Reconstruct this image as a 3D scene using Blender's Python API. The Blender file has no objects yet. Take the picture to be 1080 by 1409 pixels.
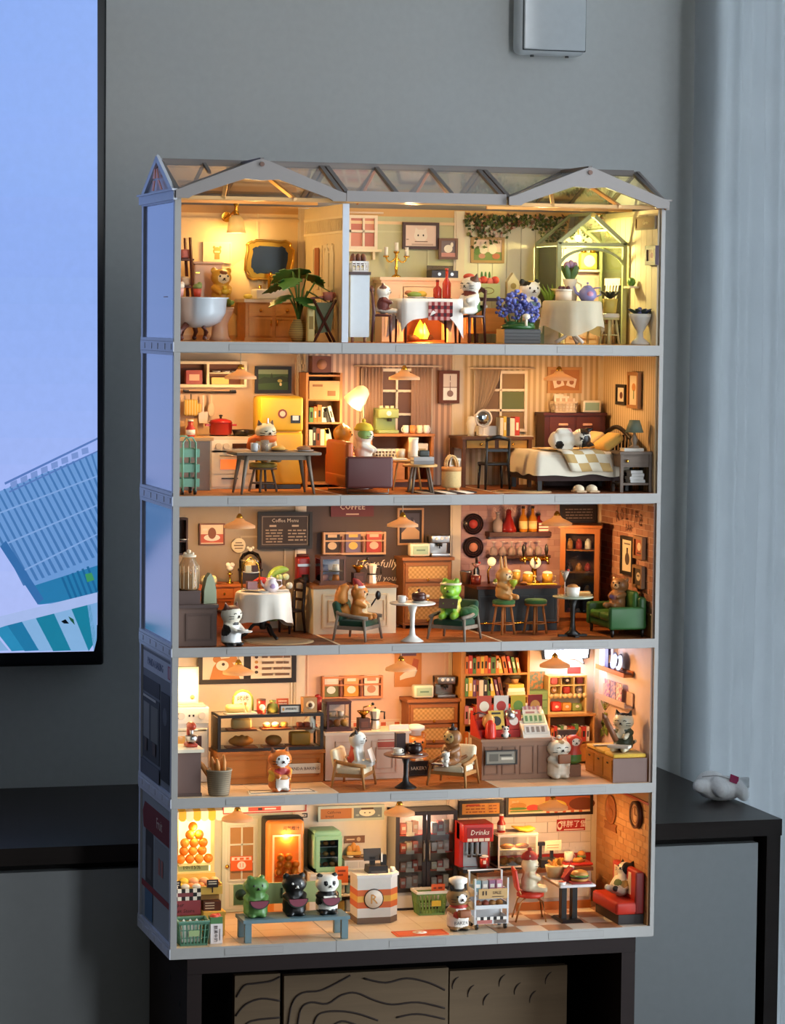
import bpy, bmesh, math, random
from mathutils import Matrix, Vector, Euler
random.seed(7)
S = 0.01                                   # lengths below are centimetres
SC = bpy.context.scene
COL = SC.collection
PI = math.pi
R = math.radians
# ------------------------------------------------------------------ camera
FPX = 4050.017
CAM = Vector((-54.14557, -266.41472, 59.81433))
YAW, PITCH, ROLL = 0.27509, -0.06529, 0.01092
_f = Vector((math.sin(YAW)*math.cos(PITCH), math.cos(YAW)*math.cos(PITCH), math.sin(PITCH)))
_r = Vector((math.cos(YAW), -math.sin(YAW), 0))
_u = _r.cross(_f)
_r, _u = math.cos(ROLL)*_r+math.sin(ROLL)*_u, -math.sin(ROLL)*_r+math.cos(ROLL)*_u
cd = bpy.data.cameras.new('camera'); co = bpy.data.objects.new('camera', cd); COL.objects.link(co)
co.matrix_world = Matrix.Translation(CAM*S) @ Matrix((_r, _u, -_f)).transposed().to_4x4()
cd.sensor_fit = 'VERTICAL'; cd.sensor_height = 24; cd.lens = FPX/1409*24; cd.clip_start = 0.02; cd.clip_end = 60
SC.camera = co
# ------------------------------------------------------------------ world, daylight, exposure
wd = bpy.data.worlds.new('dim_room_daylight'); SC.world = wd; wd.use_nodes = True
wd.node_tree.nodes['Background'].inputs[0].default_value = (0.84, 0.92, 0.95, 1)
wd.node_tree.nodes['Background'].inputs[1].default_value = 0.09
def area(name, loc, rot, sx, sy, power, col):
    l = bpy.data.lights.new(name, 'AREA'); l.shape = 'RECTANGLE'; l.size = sx*S; l.size_y = sy*S; l.energy = power; l.color = col
    o = bpy.data.objects.new(name, l); COL.objects.link(o); o.location = Vector(loc)*S; o.rotation_euler = rot; return o
area('window_daylight', (68.5, -80, 72), (R(90), 0, R(90)), 110, 180, 7, (0.88, 0.95, 1.0))
fl = area('added_front_fill', (64, -235, 95), (R(84), 0, R(1)), 20, 130, 3.0, (0.9, 0.95, 1.0)); fl.data.spread = R(80)  # added front fill inside the room; no window stands there
area('daylight_behind_curtain', (86, 14, 65), (R(90), 0, R(90)), 110, 190, 115, (0.9, 0.95, 1.0))
vs = SC.view_settings
vs.view_transform = 'Standard'; vs.look = 'None'; vs.gamma = 1; vs.exposure = 0; vs.use_curve_mapping = False
SC.display_settings.display_device = 'sRGB'
cy = SC.cycles
cy.use_denoising = True; cy.max_bounces = 6; cy.diffuse_bounces = 3; cy.glossy_bounces = 3; cy.transmission_bounces = 4
cy.transparent_max_bounces = 12; cy.caustics_reflective = False; cy.caustics_refractive = False; cy.sample_clamp_indirect = 4; cy.sample_clamp_direct = 0
cy.use_light_tree = True
# ------------------------------------------------------------------ helpers: pixels of the survey to real points
def ray(px, py): return _f+(px-540)/FPX*_r-(py-704.5)/FPX*_u
def atY(px, py, Y):
    d = ray(px, py); return CAM+d*((Y-CAM.y)/d.y)
def atZ(px, py, Z):
    d = ray(px, py); return CAM+d*((Z-CAM.z)/d.z)
def pX(px, Y, Z):
    k = (px-540)/FPX; d0 = Vector((-CAM.x, Y-CAM.y, Z-CAM.z)); v = _r-k*_f
    return -d0.dot(v)/v.x
# ------------------------------------------------------------------ materials
_mc = {}
def lin(h):
    h = h.lstrip('#'); c = [int(h[i:i+2], 16)/255 for i in (0, 2, 4)]
    return tuple(x/12.92 if x <= .04045 else ((x+.055)/1.055)**2.4 for x in c)+(1,)
def mt(h, rough=.5, kind='plain', h2=None, sc=None, axis=0, em=0, coat=0):
    key = (h, rough, kind, h2, sc, axis, em, coat)
    if key in _mc: return _mc[key]
    m = bpy.data.materials.new(f'{kind}_{h.lstrip("#")}'); m.use_nodes = True; _mc[key] = m
    nt = m.node_tree; N = nt.nodes; L = nt.links; b = N['Principled BSDF']; c = lin(h)
    b.inputs['Roughness'].default_value = rough
    if coat: b.inputs['Coat Weight'].default_value = coat; b.inputs['Coat Roughness'].default_value = .12
    tc = N.new('ShaderNodeTexCoord'); mp = N.new('ShaderNodeMapping'); L.new(tc.outputs['Object'], mp.inputs[0])
    def mix(fac, a, d):
        x = N.new('ShaderNodeMix'); x.data_type = 'RGBA'; x.inputs[6].default_value = a; x.inputs[7].default_value = d
        L.new(fac, x.inputs[0]); L.new(x.outputs[2], b.inputs['Base Color']); return x
    def k(c, f): return tuple(min(1, x*f) for x in c[:3])+(1,)
    if kind in ('plain', 'fabric', 'metal', 'emit', 'trans'):
        n = N.new('ShaderNodeTexNoise'); n.inputs['Scale'].default_value = sc or (600 if kind == 'fabric' else 120); n.inputs['Detail'].default_value = 3
        L.new(mp.outputs[0], n.inputs[0]); a = .12 if kind == 'fabric' else .05
        x = mix(n.outputs[0], k(c, 1-a), k(c, 1+a))
        if kind == 'fabric':
            bp = N.new('ShaderNodeBump'); bp.inputs['Strength'].default_value = .4; bp.inputs['Distance'].default_value = .0004
            L.new(n.outputs[0], bp.inputs['Height']); L.new(bp.outputs[0], b.inputs['Normal']); b.inputs['Sheen Weight'].default_value = .15
        if kind == 'metal': b.inputs['Metallic'].default_value = 1
        if kind == 'emit':
            L.new(x.outputs[2], b.inputs['Emission Color']); b.inputs['Emission Strength'].default_value = em
        if kind == 'trans':
            t = N.new('ShaderNodeBsdfTranslucent'); L.new(x.outputs[2], t.inputs[0]); ms = N.new('ShaderNodeMixShader'); ms.inputs[0].default_value = em or .45
            L.new(b.outputs[0], ms.inputs[1]); L.new(t.outputs[0], ms.inputs[2]); L.new(ms.outputs[0], N['Material Output'].inputs[0])
    elif kind == 'wood':
        b.inputs['Specular IOR Level'].default_value = .25
        s = sc or 60; v = [s, s, s]; v[axis] = s*.08; mp.inputs['Scale'].default_value = v
        n = N.new('ShaderNodeTexNoise'); n.inputs['Scale'].default_value = 3; n.inputs['Detail'].default_value = 5; n.inputs['Roughness'].default_value = .65
        L.new(mp.outputs[0], n.inputs[0]); mix(n.outputs[0], k(c, .62) if not h2 else lin(h2), k(c, 1.2))
    elif kind == 'stripe':
        w = N.new('ShaderNodeTexWave'); w.bands_direction = 'XYZ'[axis]; w.inputs['Scale'].default_value = sc or 20; w.inputs['Distortion'].default_value = 0
        L.new(mp.outputs[0], w.inputs[0]); r = N.new('ShaderNodeMath'); r.operation = 'GREATER_THAN'; r.inputs[1].default_value = .5
        L.new(w.outputs[1], r.inputs[0]); mix(r.outputs[0], c, lin(h2))
    elif kind == 'check':
        w = N.new('ShaderNodeTexChecker'); w.inputs['Scale'].default_value = sc or 100; w.inputs[1].default_value = c; w.inputs[2].default_value = lin(h2)
        L.new(mp.outputs[0], w.inputs[0]); L.new(w.outputs[0], b.inputs['Base Color'])
    elif kind == 'blot':                    # speckled print of two colours
        n = N.new('ShaderNodeTexNoise'); n.inputs['Scale'].default_value = sc or 150; n.inputs['Detail'].default_value = 4
        L.new(mp.outputs[0], n.inputs[0]); r = N.new('ShaderNodeMapRange'); r.inputs[1].default_value = .45; r.inputs[2].default_value = .56
        L.new(n.outputs[0], r.inputs[0]); mix(r.outputs[0], c, lin(h2))
    elif kind == 'glass':
        for q in list(N):
            if q.type != 'OUTPUT_MATERIAL': N.remove(q)
        t = N.new('ShaderNodeBsdfTransparent'); t.inputs[0].default_value = c
        g = N.new('ShaderNodeBsdfGlossy'); g.inputs['Roughness'].default_value = rough
        fr = N.new('ShaderNodeFresnel'); fr.inputs[0].default_value = 1.45
        ms = N.new('ShaderNodeMixShader'); L.new(fr.outputs[0], ms.inputs[0]); L.new(t.outputs[0], ms.inputs[1]); L.new(g.outputs[0], ms.inputs[2])
        if em:                              # milky plastic: a share of diffuse
            df = N.new('ShaderNodeBsdfDiffuse'); df.inputs[0].default_value = lin(h2 or h); m2 = N.new('ShaderNodeMixShader'); m2.inputs[0].default_value = em
            L.new(ms.outputs[0], m2.inputs[1]); L.new(df.outputs[0], m2.inputs[2]); ms = m2
        L.new(ms.outputs[0], N['Material Output'].inputs[0])
    return m
def wood(h, axis=0, rough=.45, sc=None): return mt(h, rough, 'wood', None, sc, axis)
def fab(h, rough=.9): return mt(h, rough, 'fabric')
def met(h, rough=.3): return mt(h, rough, 'metal')
def emit(h, s, rough=.4): return mt(h, rough, 'emit', em=s)
def glass(h='#F4F8F8', rough=.05, milk=0, h2=None): return mt(h, rough, 'glass', h2, em=milk)
WHITE = mt('#E9E6E0', .4); BLACK = mt('#17130F', .4); CREAM = mt('#EBDDC4', .45); GOLD = met('#D9A441', .25); STEEL = met('#B9BAB8', .3)
DARKWOOD = wood('#3B1C14', 2); PAPER = mt('#F1EADB', .8)
# ------------------------------------------------------------------ mesh collector
class M:
    def __init__(s, mat=None): s.v = []; s.f = []; s.k = []; s.sm = []; s.ms = []; s.X = None; s.ci = 0; s.loose = False; mat and s.m(mat)
    def m(s, mat):
        if mat not in s.ms: s.ms.append(mat)
        s.ci = s.ms.index(mat); return s
    def x(s, loc=(0, 0, 0), rx=0, ry=0, rz=0):
        s.X = Matrix.Translation(loc) @ Euler((R(rx), R(ry), R(rz))).to_matrix().to_4x4(); return s
    def o(s): s.X = None; return s
    def add(s, vs, fs, sm=False):
        n = len(s.v)
        s.v += [tuple(s.X @ Vector(p)) for p in vs] if s.X else list(vs)
        s.f += [tuple(i+n for i in f) for f in fs]; s.k += [s.ci]*len(fs); s.sm += [sm]*len(fs); return s
    def b(s, cx, cy, z, w, d, h, t=1.0, tx=0):       # box on z, top scaled by t, top shifted by tx
        x, y = w/2, d/2
        return s.add([(cx-x, cy-y, z), (cx+x, cy-y, z), (cx+x, cy+y, z), (cx-x, cy+y, z), (cx-x*t+tx, cy-y*t, z+h), (cx+x*t+tx, cy-y*t, z+h), (cx+x*t+tx, cy+y*t, z+h), (cx-x*t+tx, cy+y*t, z+h)],
                     [(3, 2, 1, 0), (4, 5, 6, 7), (0, 1, 5, 4), (1, 2, 6, 5), (2, 3, 7, 6), (3, 0, 4, 7)])
    def rb(s, cx, cy, z, w, d, h, r=.2, seg=3):       # box with rounded edges
        bm = bmesh.new(); bmesh.ops.create_cube(bm, size=1)
        for v in bm.verts: v.co = Vector((cx+v.co.x*w, cy+v.co.y*d, z+h/2+v.co.z*h))
        bmesh.ops.bevel(bm, geom=list(bm.edges), offset=min(r, .49*min(w, d, h)), segments=seg, profile=.5, affect='EDGES')
        bm.verts.index_update(); s.add([tuple(v.co) for v in bm.verts], [tuple(v.index for v in f.verts) for f in bm.faces], True); bm.free(); return s
    def l(s, cx, cy, pr, n=16, sm=True):              # lathe of (radius, z)
        vs = []; fs = []
        for r, z in pr:
            vs += [(cx+r*math.cos(2*PI*i/n), cy+r*math.sin(2*PI*i/n), z) for i in range(n)]
        for j in range(len(pr)-1):
            for i in range(n):
                a, b2 = j*n+i, j*n+(i+1) % n; fs.append((a, b2, b2+n, a+n))
        if pr[0][0] > 1e-4: fs.append(tuple(reversed(range(n))))
        if pr[-1][0] > 1e-4: fs.append(tuple(range(len(vs)-n, len(vs))))
        return s.add(vs, fs, sm)
    def c(s, cx, cy, z, r, h, r2=None, n=14):         # cylinder or cone
        r2 = r if r2 is None else r2
        n0 = len(s.sm); s.l(cx, cy, [(r, z), (max(r2, 1e-3), z+h)], n)
        for i in range(n0+n, len(s.sm)): s.sm[i] = False
        return s
    def e(s, cx, cy, cz, rx, ry=None, rz=None, n=12):  # ellipsoid
        ry = rx if ry is None else ry; rz = rx if rz is None else rz
        vs = [(cx, cy, cz-rz)]; fs = []; q = max(5, n*2//3)
        for j in range(1, q):
            a = -PI/2+PI*j/q
            vs += [(cx+rx*math.cos(a)*math.cos(2*PI*i/n), cy+ry*math.cos(a)*math.sin(2*PI*i/n), cz+rz*math.sin(a)) for i in range(n)]
        vs.append((cx, cy, cz+rz)); t = len(vs)-1
        for i in range(n):
            k2 = (i+1) % n; fs.append((0, 1+k2, 1+i)); fs.append((t, t-n+i, t-n+k2))
            for j in range(q-2): a, b2 = 1+j*n+i, 1+j*n+k2; fs.append((a, b2, b2+n, a+n))
        return s.add(vs, fs, True)
    def t(s, pts, r, n=8, closed=False):              # tube along points; r number or list
        P = [Vector(p) for p in pts]; q = len(P); rs = r if isinstance(r, (list, tuple)) else [r]*q; vs = []; fs = []; up = Vector((0, 0, 1))
        for i, p in enumerate(P):
            a = P[(i-1) % q] if closed else P[max(i-1, 0)]; b2 = P[(i+1) % q] if closed else P[min(i+1, q-1)]
            d = (b2-a).normalized()
            s1 = d.cross(up) if abs(d.z) < .95 else d.cross(Vector((0, 1, 0)))
            s1.normalize(); s2 = s1.cross(d)
            vs += [tuple(p+rs[i]*(math.cos(2*PI*j/n)*s1+math.sin(2*PI*j/n)*s2)) for j in range(n)]
        for i in range(q if closed else q-1):
            for j in range(n):
                a, b2 = i*n+j, i*n+(j+1) % n; c2, d2 = ((i+1) % q)*n+j, ((i+1) % q)*n+(j+1) % n; fs.append((a, b2, d2, c2))
        if not closed: fs.append(tuple(reversed(range(n)))); fs.append(tuple(range((q-1)*n, q*n)))
        return s.add(vs, fs, n > 4)
    def g(s, pts, ax, a0, a1):                        # polygon (2-D) pushed along an axis: 'x' pts=(y,z) 'y' pts=(x,z) 'z' pts=(x,y)
        n = len(pts)
        def mk(p, a): return (a, p[0], p[1]) if ax == 'x' else (p[0], a, p[1]) if ax == 'y' else (p[0], p[1], a)
        vs = [mk(p, a0) for p in pts]+[mk(p, a1) for p in pts]
        ar = sum(pts[i][0]*pts[(i+1) % n][1]-pts[(i+1) % n][0]*pts[i][1] for i in range(n))
        fs = [tuple(reversed(range(n))), tuple(range(n, 2*n))]+[(i, (i+1) % n, n+(i+1) % n, n+i) for i in range(n)]
        if (ar < 0) != (ax == 'y'): fs = [tuple(reversed(f)) for f in fs]
        return s.add(vs, fs)
    def fr(s, cx, cy, z, w, h, d, t):                 # picture-frame of four bars, standing on z, depth d about cy
        s.b(cx, cy, z, w, d, t); s.b(cx, cy, z+h-t, w, d, t); s.b(cx-w/2+t/2, cy, z+t, t, d, h-2*t); return s.b(cx+w/2-t/2, cy, z+t, t, d, h-2*t)
    def mesh(s, name):
        me = bpy.data.meshes.new(name); me.from_pydata([(a*S, b*S, c*S) for a, b, c in s.v], [], s.f)
        for q in s.ms: me.materials.append(q)
        me.polygons.foreach_set('material_index', s.k); me.polygons.foreach_set('use_smooth', s.sm); me.update(); return me
# ------------------------------------------------------------------ things and parts
def link(name, data, parent=None, loc=(0, 0, 0), rot=(0, 0, 0)):
    o = bpy.data.objects.new(name, data); COL.objects.link(o); o.location = Vector(loc)*S; o.rotation_euler = rot
    if parent is not None: o.parent = parent
    return o
def tag(o, label, cat, group=None, kind=None):
    if label: o['label'] = label
    if cat: o['category'] = cat
    if group: o['group'] = group
    if kind: o['kind'] = kind
    return o
class T:                                              # a thing: an Empty at its base, parts below it
    def __init__(s, name, label, cat, x, y, z, rz=0, group=None, rx=0, ry=0):
        s.o = tag(link(name, None, None, (x, y, z), (R(rx), R(ry), R(rz))), label, cat, group); s.o.empty_display_size = .005
    def p(s, name, m, mat=None, parent=None, label=None, kind=None):
        if mat is not None: m.ms = [mat]; m.k = [0]*len(m.f)
        o = link(name, m.mesh(name), parent or s.o)
        if label: o['label'] = label
        if kind: o['kind'] = kind
        return o
    def txt(s, text, size, mat, loc, rz=0, rx=90, parent=None, name='lettering', al='CENTER', wide=1, shear=0):
        c = bpy.data.curves.new(name, 'FONT'); c.body = text; c.size = size*S; c.align_x = al; c.align_y = 'CENTER'; c.extrude = .006*S; c.space_line = .85
        c.resolution_u = 1; c.shear = shear; c.materials.append(mat)
        q = bpy.data.objects.new('tmp', c); COL.objects.link(q); dg = bpy.context.evaluated_depsgraph_get(); me = bpy.data.meshes.new_from_object(q.evaluated_get(dg)); bpy.data.objects.remove(q); bpy.data.curves.remove(c)
        if not me.materials: me.materials.append(mat)
        o = link(name, me, parent or s.o, loc, (R(rx), 0, R(rz))); o.scale = (wide, 1, 1); return o
    def lamp(s, name, loc, power, col, r=.35):
        l = bpy.data.lights.new(name, 'POINT'); l.energy = power; l.color = col; l.shadow_soft_size = r*S
        return link(name, l, s.o, loc)
def one(name, label, cat, m, x, y, z, rz=0, group=None, mat=None, kind=None, rx=0, ry=0):   # a thing that is one mesh
    if mat is not None: m.ms = [mat]; m.k = [0]*len(m.f)
    return tag(link(name, m.mesh(name), None, (x, y, z), (R(rx), R(ry), R(rz))), label, cat, group, kind)
def dup(src, x, y, z, rz=0, label=None, group=None, rx=0, ry=0):
    def cp(o, par):
        c = o.copy(); COL.objects.link(c); c.parent = par
        for ch in o.children: cp(ch, c)
        return c
    o = src.o if isinstance(src, T) else src
    c = cp(o, None); c.location = Vector((x, y, z))*S; c.rotation_euler = (R(rx), R(ry), R(rz))
    if label: c['label'] = label
    if group: c['group'] = group
    return c
def struct(name, m, mat=None, parent=None):
    if mat is not None: m.ms = [mat]; m.k = [0]*len(m.f)
    o = link(name, m.mesh(name), parent); 
    if parent is None: o['kind'] = 'structure'
    return o
WARM = (1.0, .56, .22); AMBER = (1.0, .5, .16); YELL = (1.0, .68, .26)

# ================================================================== the room
def atX(px, py, X):
    d = ray(px, py); return CAM+d*((X-CAM.x)/d.x)
WALLC = mt('#DADCDA', .75)
struct('wall_back', M(WALLC).b(-93, 60.6, -45, 340, 6, 250))
struct('floor', M().b(-93, -129, -48, 340, 380, 3), wood('#6A5848', 0))
w = M(WALLC).b(78, 56.2, -45, 6, 1.8, 250).b(78, -123.5, -45, 6, 357, 15).b(78, -123.5, 165, 6, 357, 40).b(78, -282, -30, 6, 42, 195)
struct('wall_right', w)
wf = M(mt('#DADDDD', .4)).b(76, 53.5, -30, 2, 3, 195).b(76, -120, -30, 2, 3, 195).b(76, -260, -30, 2, 3, 195).b(76, -103, -30, 2, 314, 3).b(76, -103, 162, 2, 314, 3)
fw = struct('window_1', wf)
struct('window_glass', M(glass('#F2F7FA')).b(76, -103, -27, .4, 310, 189), parent=fw)
# curtain: pleats given as (x, y)
pl = [(73.6, 56.5), (72.4, 55.4), (72.0, 53.8), (72.8, 52.2), (73.9, 50.6), (74.0, 47), (73.6, 44.0), (71.8, 43.4), (70.9, 42.0), (71.2, 40.6), (71.9, 39.6), (71.5, 38.4), (72.0, 36.8), (71.7, 35.6), (72.6, 33.6), (73.0, 31.6), (71.5, 31), (70.6, 30.0), (71.0, 28.6), (71.7, 27.6), (71.3, 26.2), (71.9, 24.4), (71.5, 22.8), (72.4, 20.5), (72.6, 17), (71.2, 12), (70.6, 8), (71.6, 2), (70.4, -2), (69.4, -6), (70.4, -9), (72.8, -11)]
def smooth(p, n=4):
    o = []
    for i in range(len(p)-1):
        a, b, c, d = p[max(i-1, 0)], p[i], p[i+1], p[min(i+2, len(p)-1)]
        for j in range(n):
            t = j/n; o.append(tuple(.5*(2*b[q]+(c[q]-a[q])*t+(2*a[q]-5*b[q]+4*c[q]-d[q])*t*t+(3*b[q]-a[q]-3*c[q]+d[q])*t**3) for q in range(len(b))))
    return o+[tuple(p[-1])]
pp = smooth(pl); vs = []; fs = []; nz = 9
for k in range(nz):
    z = -44+k*26.5
    for i, (a, b) in enumerate(pp):
        g = 1+.12*math.sin(k*1.7+i*.35); vs.append((72+(a-72)*g, b+.5*math.sin(k*.9+i*.2), z))
n = len(pp)
for k in range(nz-1):
    for i in range(n-1): fs.append((k*n+i, k*n+i+1, (k+1)*n+i+1, (k+1)*n+i))
cu = M(mt('#CDD0D2', .9, 'trans', em=.32, sc=25)).add(vs, fs, True)
T_c = T('curtain', 'pale grey linen curtain hanging in pleats beside the right wall', 'curtain', 0, 0, 0)
T_c.p('drape', cu).modifiers.new('thick', 'SOLIDIFY').thickness = .0012
T_c.p('curtain_rail', M(met('#9A9A98')).t([(72, 57, 168.6), (72, -30, 168.6)], .8))
# white appliance on the wall
a, b = atY(713, 77, 54.3), atY(807, 77, 54.3); cx = (a.x+b.x)/2; wz = b.x-a.x; z0 = b.z
t = T('wall_device', 'white rounded flat appliance fixed high on the grey wall', 'appliance', cx, 57, z0)
t.p('housing', M(mt('#DDE3E6', .35)).rb(0, -1.4, 0, wz, 2.6, 17, .8, 4))
t.p('panel_gap', M(mt('#4A5054', .6)).rb(.2, -2.66, .42, wz-.62, .2, 16, .5, 4)); t.p('front_panel', M(mt('#E4EAED', .2, coat=.5)).rb(0.2, -2.8, .52, wz-.82, .3, 16, .5, 4), label='glossy pale front panel')
for s in (-2.1, 2.1): t.p('foot', M(mt('#55595C', .5)).c(s, -1.6, -.22, .22, .22))
# television
YT = 52.9
def scr(pts, d=0): return [(lambda q: (q.x, q.z))(atY(x, y, YT-.3-d)) for x, y in pts]
def screen(h, s=1.0):
    m = mt(h, .4, 'emit', em=s); m.node_tree.nodes['Principled BSDF'].inputs['Base Color'].default_value = (.01, .01, .01, 1)
    for l in list(m.node_tree.links):
        if l.to_socket.name == 'Base Color': m.node_tree.links.remove(l)
    return m
bx, bz, tx = atY(143, 915, YT).x, atY(143, 915, YT).z, -122
t = T('television', 'large black-framed television showing a tilted blue tower block', 'television', (bx+tx)/2, YT+2.5, bz)
ox, oy, oz = t.o.location/S
def sp(h, pts, d, s=1.0, m=None):
    m = m or M(); m.m(screen(h, s)); return m.g([(x-ox, z-oz) for x, z in scr(pts, d)], 'y', YT-.32-d-oy, YT-.3-d-oy)
t.p('housing', M(mt('#0B0C10', .3)).rb(0, -.4, 0, bx-tx, 4.2, 74, .3))
ft = [(-1480, -60), (134, -60), (134, 880), (132, 888), (128, 893), (120, 896), (-1480, 950)]
sk = M()
NB = 26; SK = ['#86A8EE', '#86A8EE', '#88A9EF', '#8BABF0', '#90AEF1', '#96B2F3', '#9CB4F4', '#A4B8F5', '#ABBCF5', '#AFBDF4']
def hmix(a, b, f): return '#'+''.join('%02X' % round(int(a[i:i+2], 16)*(1-f)+int(b[i:i+2], 16)*f) for i in (1, 3, 5))
for i in range(NB):
    y0, y1 = -60+i*36.8, -60+(i+1)*36.8
    q_ = i/NB*9; h = hmix(SK[int(q_)], SK[min(int(q_)+1, 9)], q_ % 1)
    y1 = min(y1, 896)
    x1 = 134 if i < NB-1 else 129
    sp(h, [(-1480, y0), (x1, y0), (x1, y1), (-1480, y1+(30 if i == NB-1 else 0))], 0, 1.0, sk)
t.p('screen', sk, label='bright blue sky on the screen')
b = M()
sp('#6F9FDD', [(-60, 700), (128, 624), (134, 622), (134, 826), (52, 832), (0, 752), (-60, 700)], .03, .9, b)
for i in range(19):
    x = -30+i*8.6; y = 687-i*3.45
    sp('#4D84C6', [(x, y), (x+2.6, y-1), (min(x+66, 134), y+118-(x > 68)*(x-68)*1.7), (min(x+62, 134), y+119-(x > 72)*(x-72)*1.7)], .05, .8, b)
for i, (p0, p1) in enumerate([(0, 0), (44, 0), (88, 0)]):
    sp('#86AEE8', [(-20+i*26, 712+i*36), (134, 654+i*40), (134, 656+i*40), (-19+i*26, 714+i*36)], .07, .9, b)
sp('#2C86BE', [(40, 808), (134, 778), (134, 820), (54, 832)], .06, .8, b)
for i in range(6): sp('#1F6FA8', [(84+i*7, 795-i*3), (87+i*7, 794-i*3), (100+i*7, 825-i*2), (97+i*7, 826-i*2)], .08, .8, b)
sp('#3B78BC', [(0, 752), (8, 744), (60, 824), (52, 832)], .09, .8, b)
t.p('screen_tower', b, label='striped blue tower block on the screen')
b = M()
sp('#5B7FC4', [(6, 664), (134, 602), (134, 605), (7, 667)], .05, .9, b); sp('#5B7FC4', [(12, 676), (134, 620), (134, 622), (13, 678)], .05, .9, b)
for i in range(8): sp('#7E9BDB', [(14+i*14, 664-i*6.6), (23+i*14, 660-i*6.4), (24+i*14, 668-i*6.4), (15+i*14, 672-i*6.6)], .05, .9, b)
t.p('screen_railing', b)
b = M()
sp('#A8BDEE', [(-60, 870), (0, 848), (134, 815), (134, 829), (8, 861), (-60, 884)], .1, .95, b)
for i, (x, w, h) in enumerate([(-70, 22, '#2E93C4'), (-34, 22, '#8DB9EC'), (-8, 18, '#2E93C4'), (10, 20, '#237FB0'), (30, 19, '#8CBCEC'), (49, 25, '#1D86A8'), (74, 24, '#8CBCEC'), (98, 26, '#1B86A6'), (120, 14, '#7FB3E8')]):
    y = 861-(x-8)*.262; y2 = y-w*.262; e = 24
    x0, x1 = max(min(x+e, 129), -80), max(min(x+w+e, 131), -80)
    sp(h, [(x, y), (min(x+w, 134), y2), (x1 if x+w+e < 134 else 133, 895 if x+w+e < 134 else 880), (x0, 896)], .08, .85, b)
sp('#4FB87A', [(117, 790), (126, 788), (130, 798), (120, 801)], .12, .6, b)
sp('#0A2038', [(84, 855), (90, 852), (95, 858), (88, 858)], .12, .2, b); sp('#2F7F5A', [(94, 848), (101, 852), (103, 860), (97, 854)], .12, .4, b)
t.p('screen_pavilion', b, label='teal striped canopy on the screen')
# low television cabinet
CW = wood('#2E2623', 0, .35, 40)
X1 = 69.98; zt = 7.41
t = T('media_cabinet', 'long dark wooden media cabinet with white doors behind the doll house', 'cabinet', -45, 38.5, -45)
t.p('cabinet_top', M(CW).b(0.05, 0, 45+zt-1.75, 229.9, 37, 1.75))
t.p('side_panel', M(CW).b(114.2, .1, 0, 1.55, 36.6, 45+zt-1.78)); t.p('side_panel', M(CW).b(-114, .1, 0, 1.55, 36.6, 45+zt-1.78))
t.p('carcass', M(mt('#14110F', .7)).b(0, .9, 2, 226, 33, 45+zt-4))
for i in range(4):
    x0 = -113+i*56.55
    t.p('door', M(mt('#A8AEB0', .45)).b(x0+28.1, -17.2, 3, 55.6, 1.4, 45+zt-2.45-3-.1))
# console under the house
KW = wood('#1E0F0C', 0, .7, 40); KD = wood('#1B1615', 2, .6, 40)
t = T('stand', 'dark brown open wooden stand carrying the doll house', 'stand', 23.9, 9.2, -45)
kw = 46.19-1.65; zc = 44.98
t.p('stand_top', M(KW).b(0, 0, zc-1.45, kw, 18.3, 1.45))
for s in (-1, 1):
    q = M(KW).b(s*(kw/2-.7), 0, 0, 1.4, 18.2, zc-1.47)
    sd = t.p('side_panel', q)
    if s < 0:
        for (yy, zz) in ((-1.2, -1.9), (-5.6, -3.4)):
            t.p('cable_hole', M(mt('#060505', .9)).x((-kw/2-.01, yy, zc+zz-1.6), 0, 90, 0).l(0, 0, [(.42, 0), (.42, .03)], 12).o(), parent=sd)
t.p('back_panel', M(mt('#0E0B0A', .8)).b(0, 8.6, 0, kw-3, .8, zc-1.5))
t.p('bottom_panel', M(KD).b(0, 0, 1, kw-3, 17.5, 1.4))
# carved boards stored in the stand
for i, (xa, xb) in enumerate(((322.6, 386), (390.5, 617.6), (618.6, 781))):
    yb = 6; A = atY(xa, 1342-(xa-322)*.026, yb); B = atY(xb, 1342-(xb-322)*.026, yb)
    wv = B.x-A.x; t = T('carved_board', ['narrow pale board with dark wavy grooves at the left in the stand', 'wide pale board with dark wavy grooves in the middle of the stand', 'pale board with faint crescent grooves at the right in the stand'][i], 'board', A.x+wv/2, yb, -45)
    zt2 = (A.z+B.z)/2+45
    t.p('board', M(wood('#6E5A44', 0, .8, 25)).b(0, .5, 2.42, wv-.08, 1, zt2-2.42))
    rnd = random.Random(i+3); gm = M(mt('#2A1C14', .9))
    if i < 2:
        for ln in ([[(325, 1372), (336, 1356), (352, 1353), (372, 1350), (385, 1344)], [(324, 1398), (338, 1382), (360, 1374), (385, 1377)], [(330, 1420), (345, 1405), (385, 1400)]], [[(396, 1412), (402, 1380), (416, 1366), (440, 1363), (462, 1353), (482, 1342)], [(409, 1414), (414, 1388), (428, 1379), (450, 1381), (470, 1369), (490, 1366), (515, 1376), (540, 1382), (575, 1379), (612, 1387)], [(430, 1414), (438, 1396), (460, 1391), (490, 1394), (520, 1404)], [(500, 1346), (530, 1352), (560, 1346), (590, 1352), (612, 1362)], [(450, 1416), (470, 1405), (490, 1410)], [(545, 1400), (575, 1395), (612, 1402)]])[i]:
            gm.t(smooth([((lambda q: (q.x-A.x-wv/2, -.02, q.z+45))(atY(a, b, yb))) for a, b in ln], 4), .1, 5)
    else:
        for k in range(7):
            cx2 = -wv/2+1.4+k*1.6; cz = zt2-1.6-(k % 3)*.9
            gm.t([(cx2+1.1*math.cos(2+j*.26), -.02, cz+1.1*math.sin(2+j*.26)) for j in range(6)], [.03, .07, .09, .08, .06, .03], 5)
    t.p('groove', gm, kind='stuff')
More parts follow.
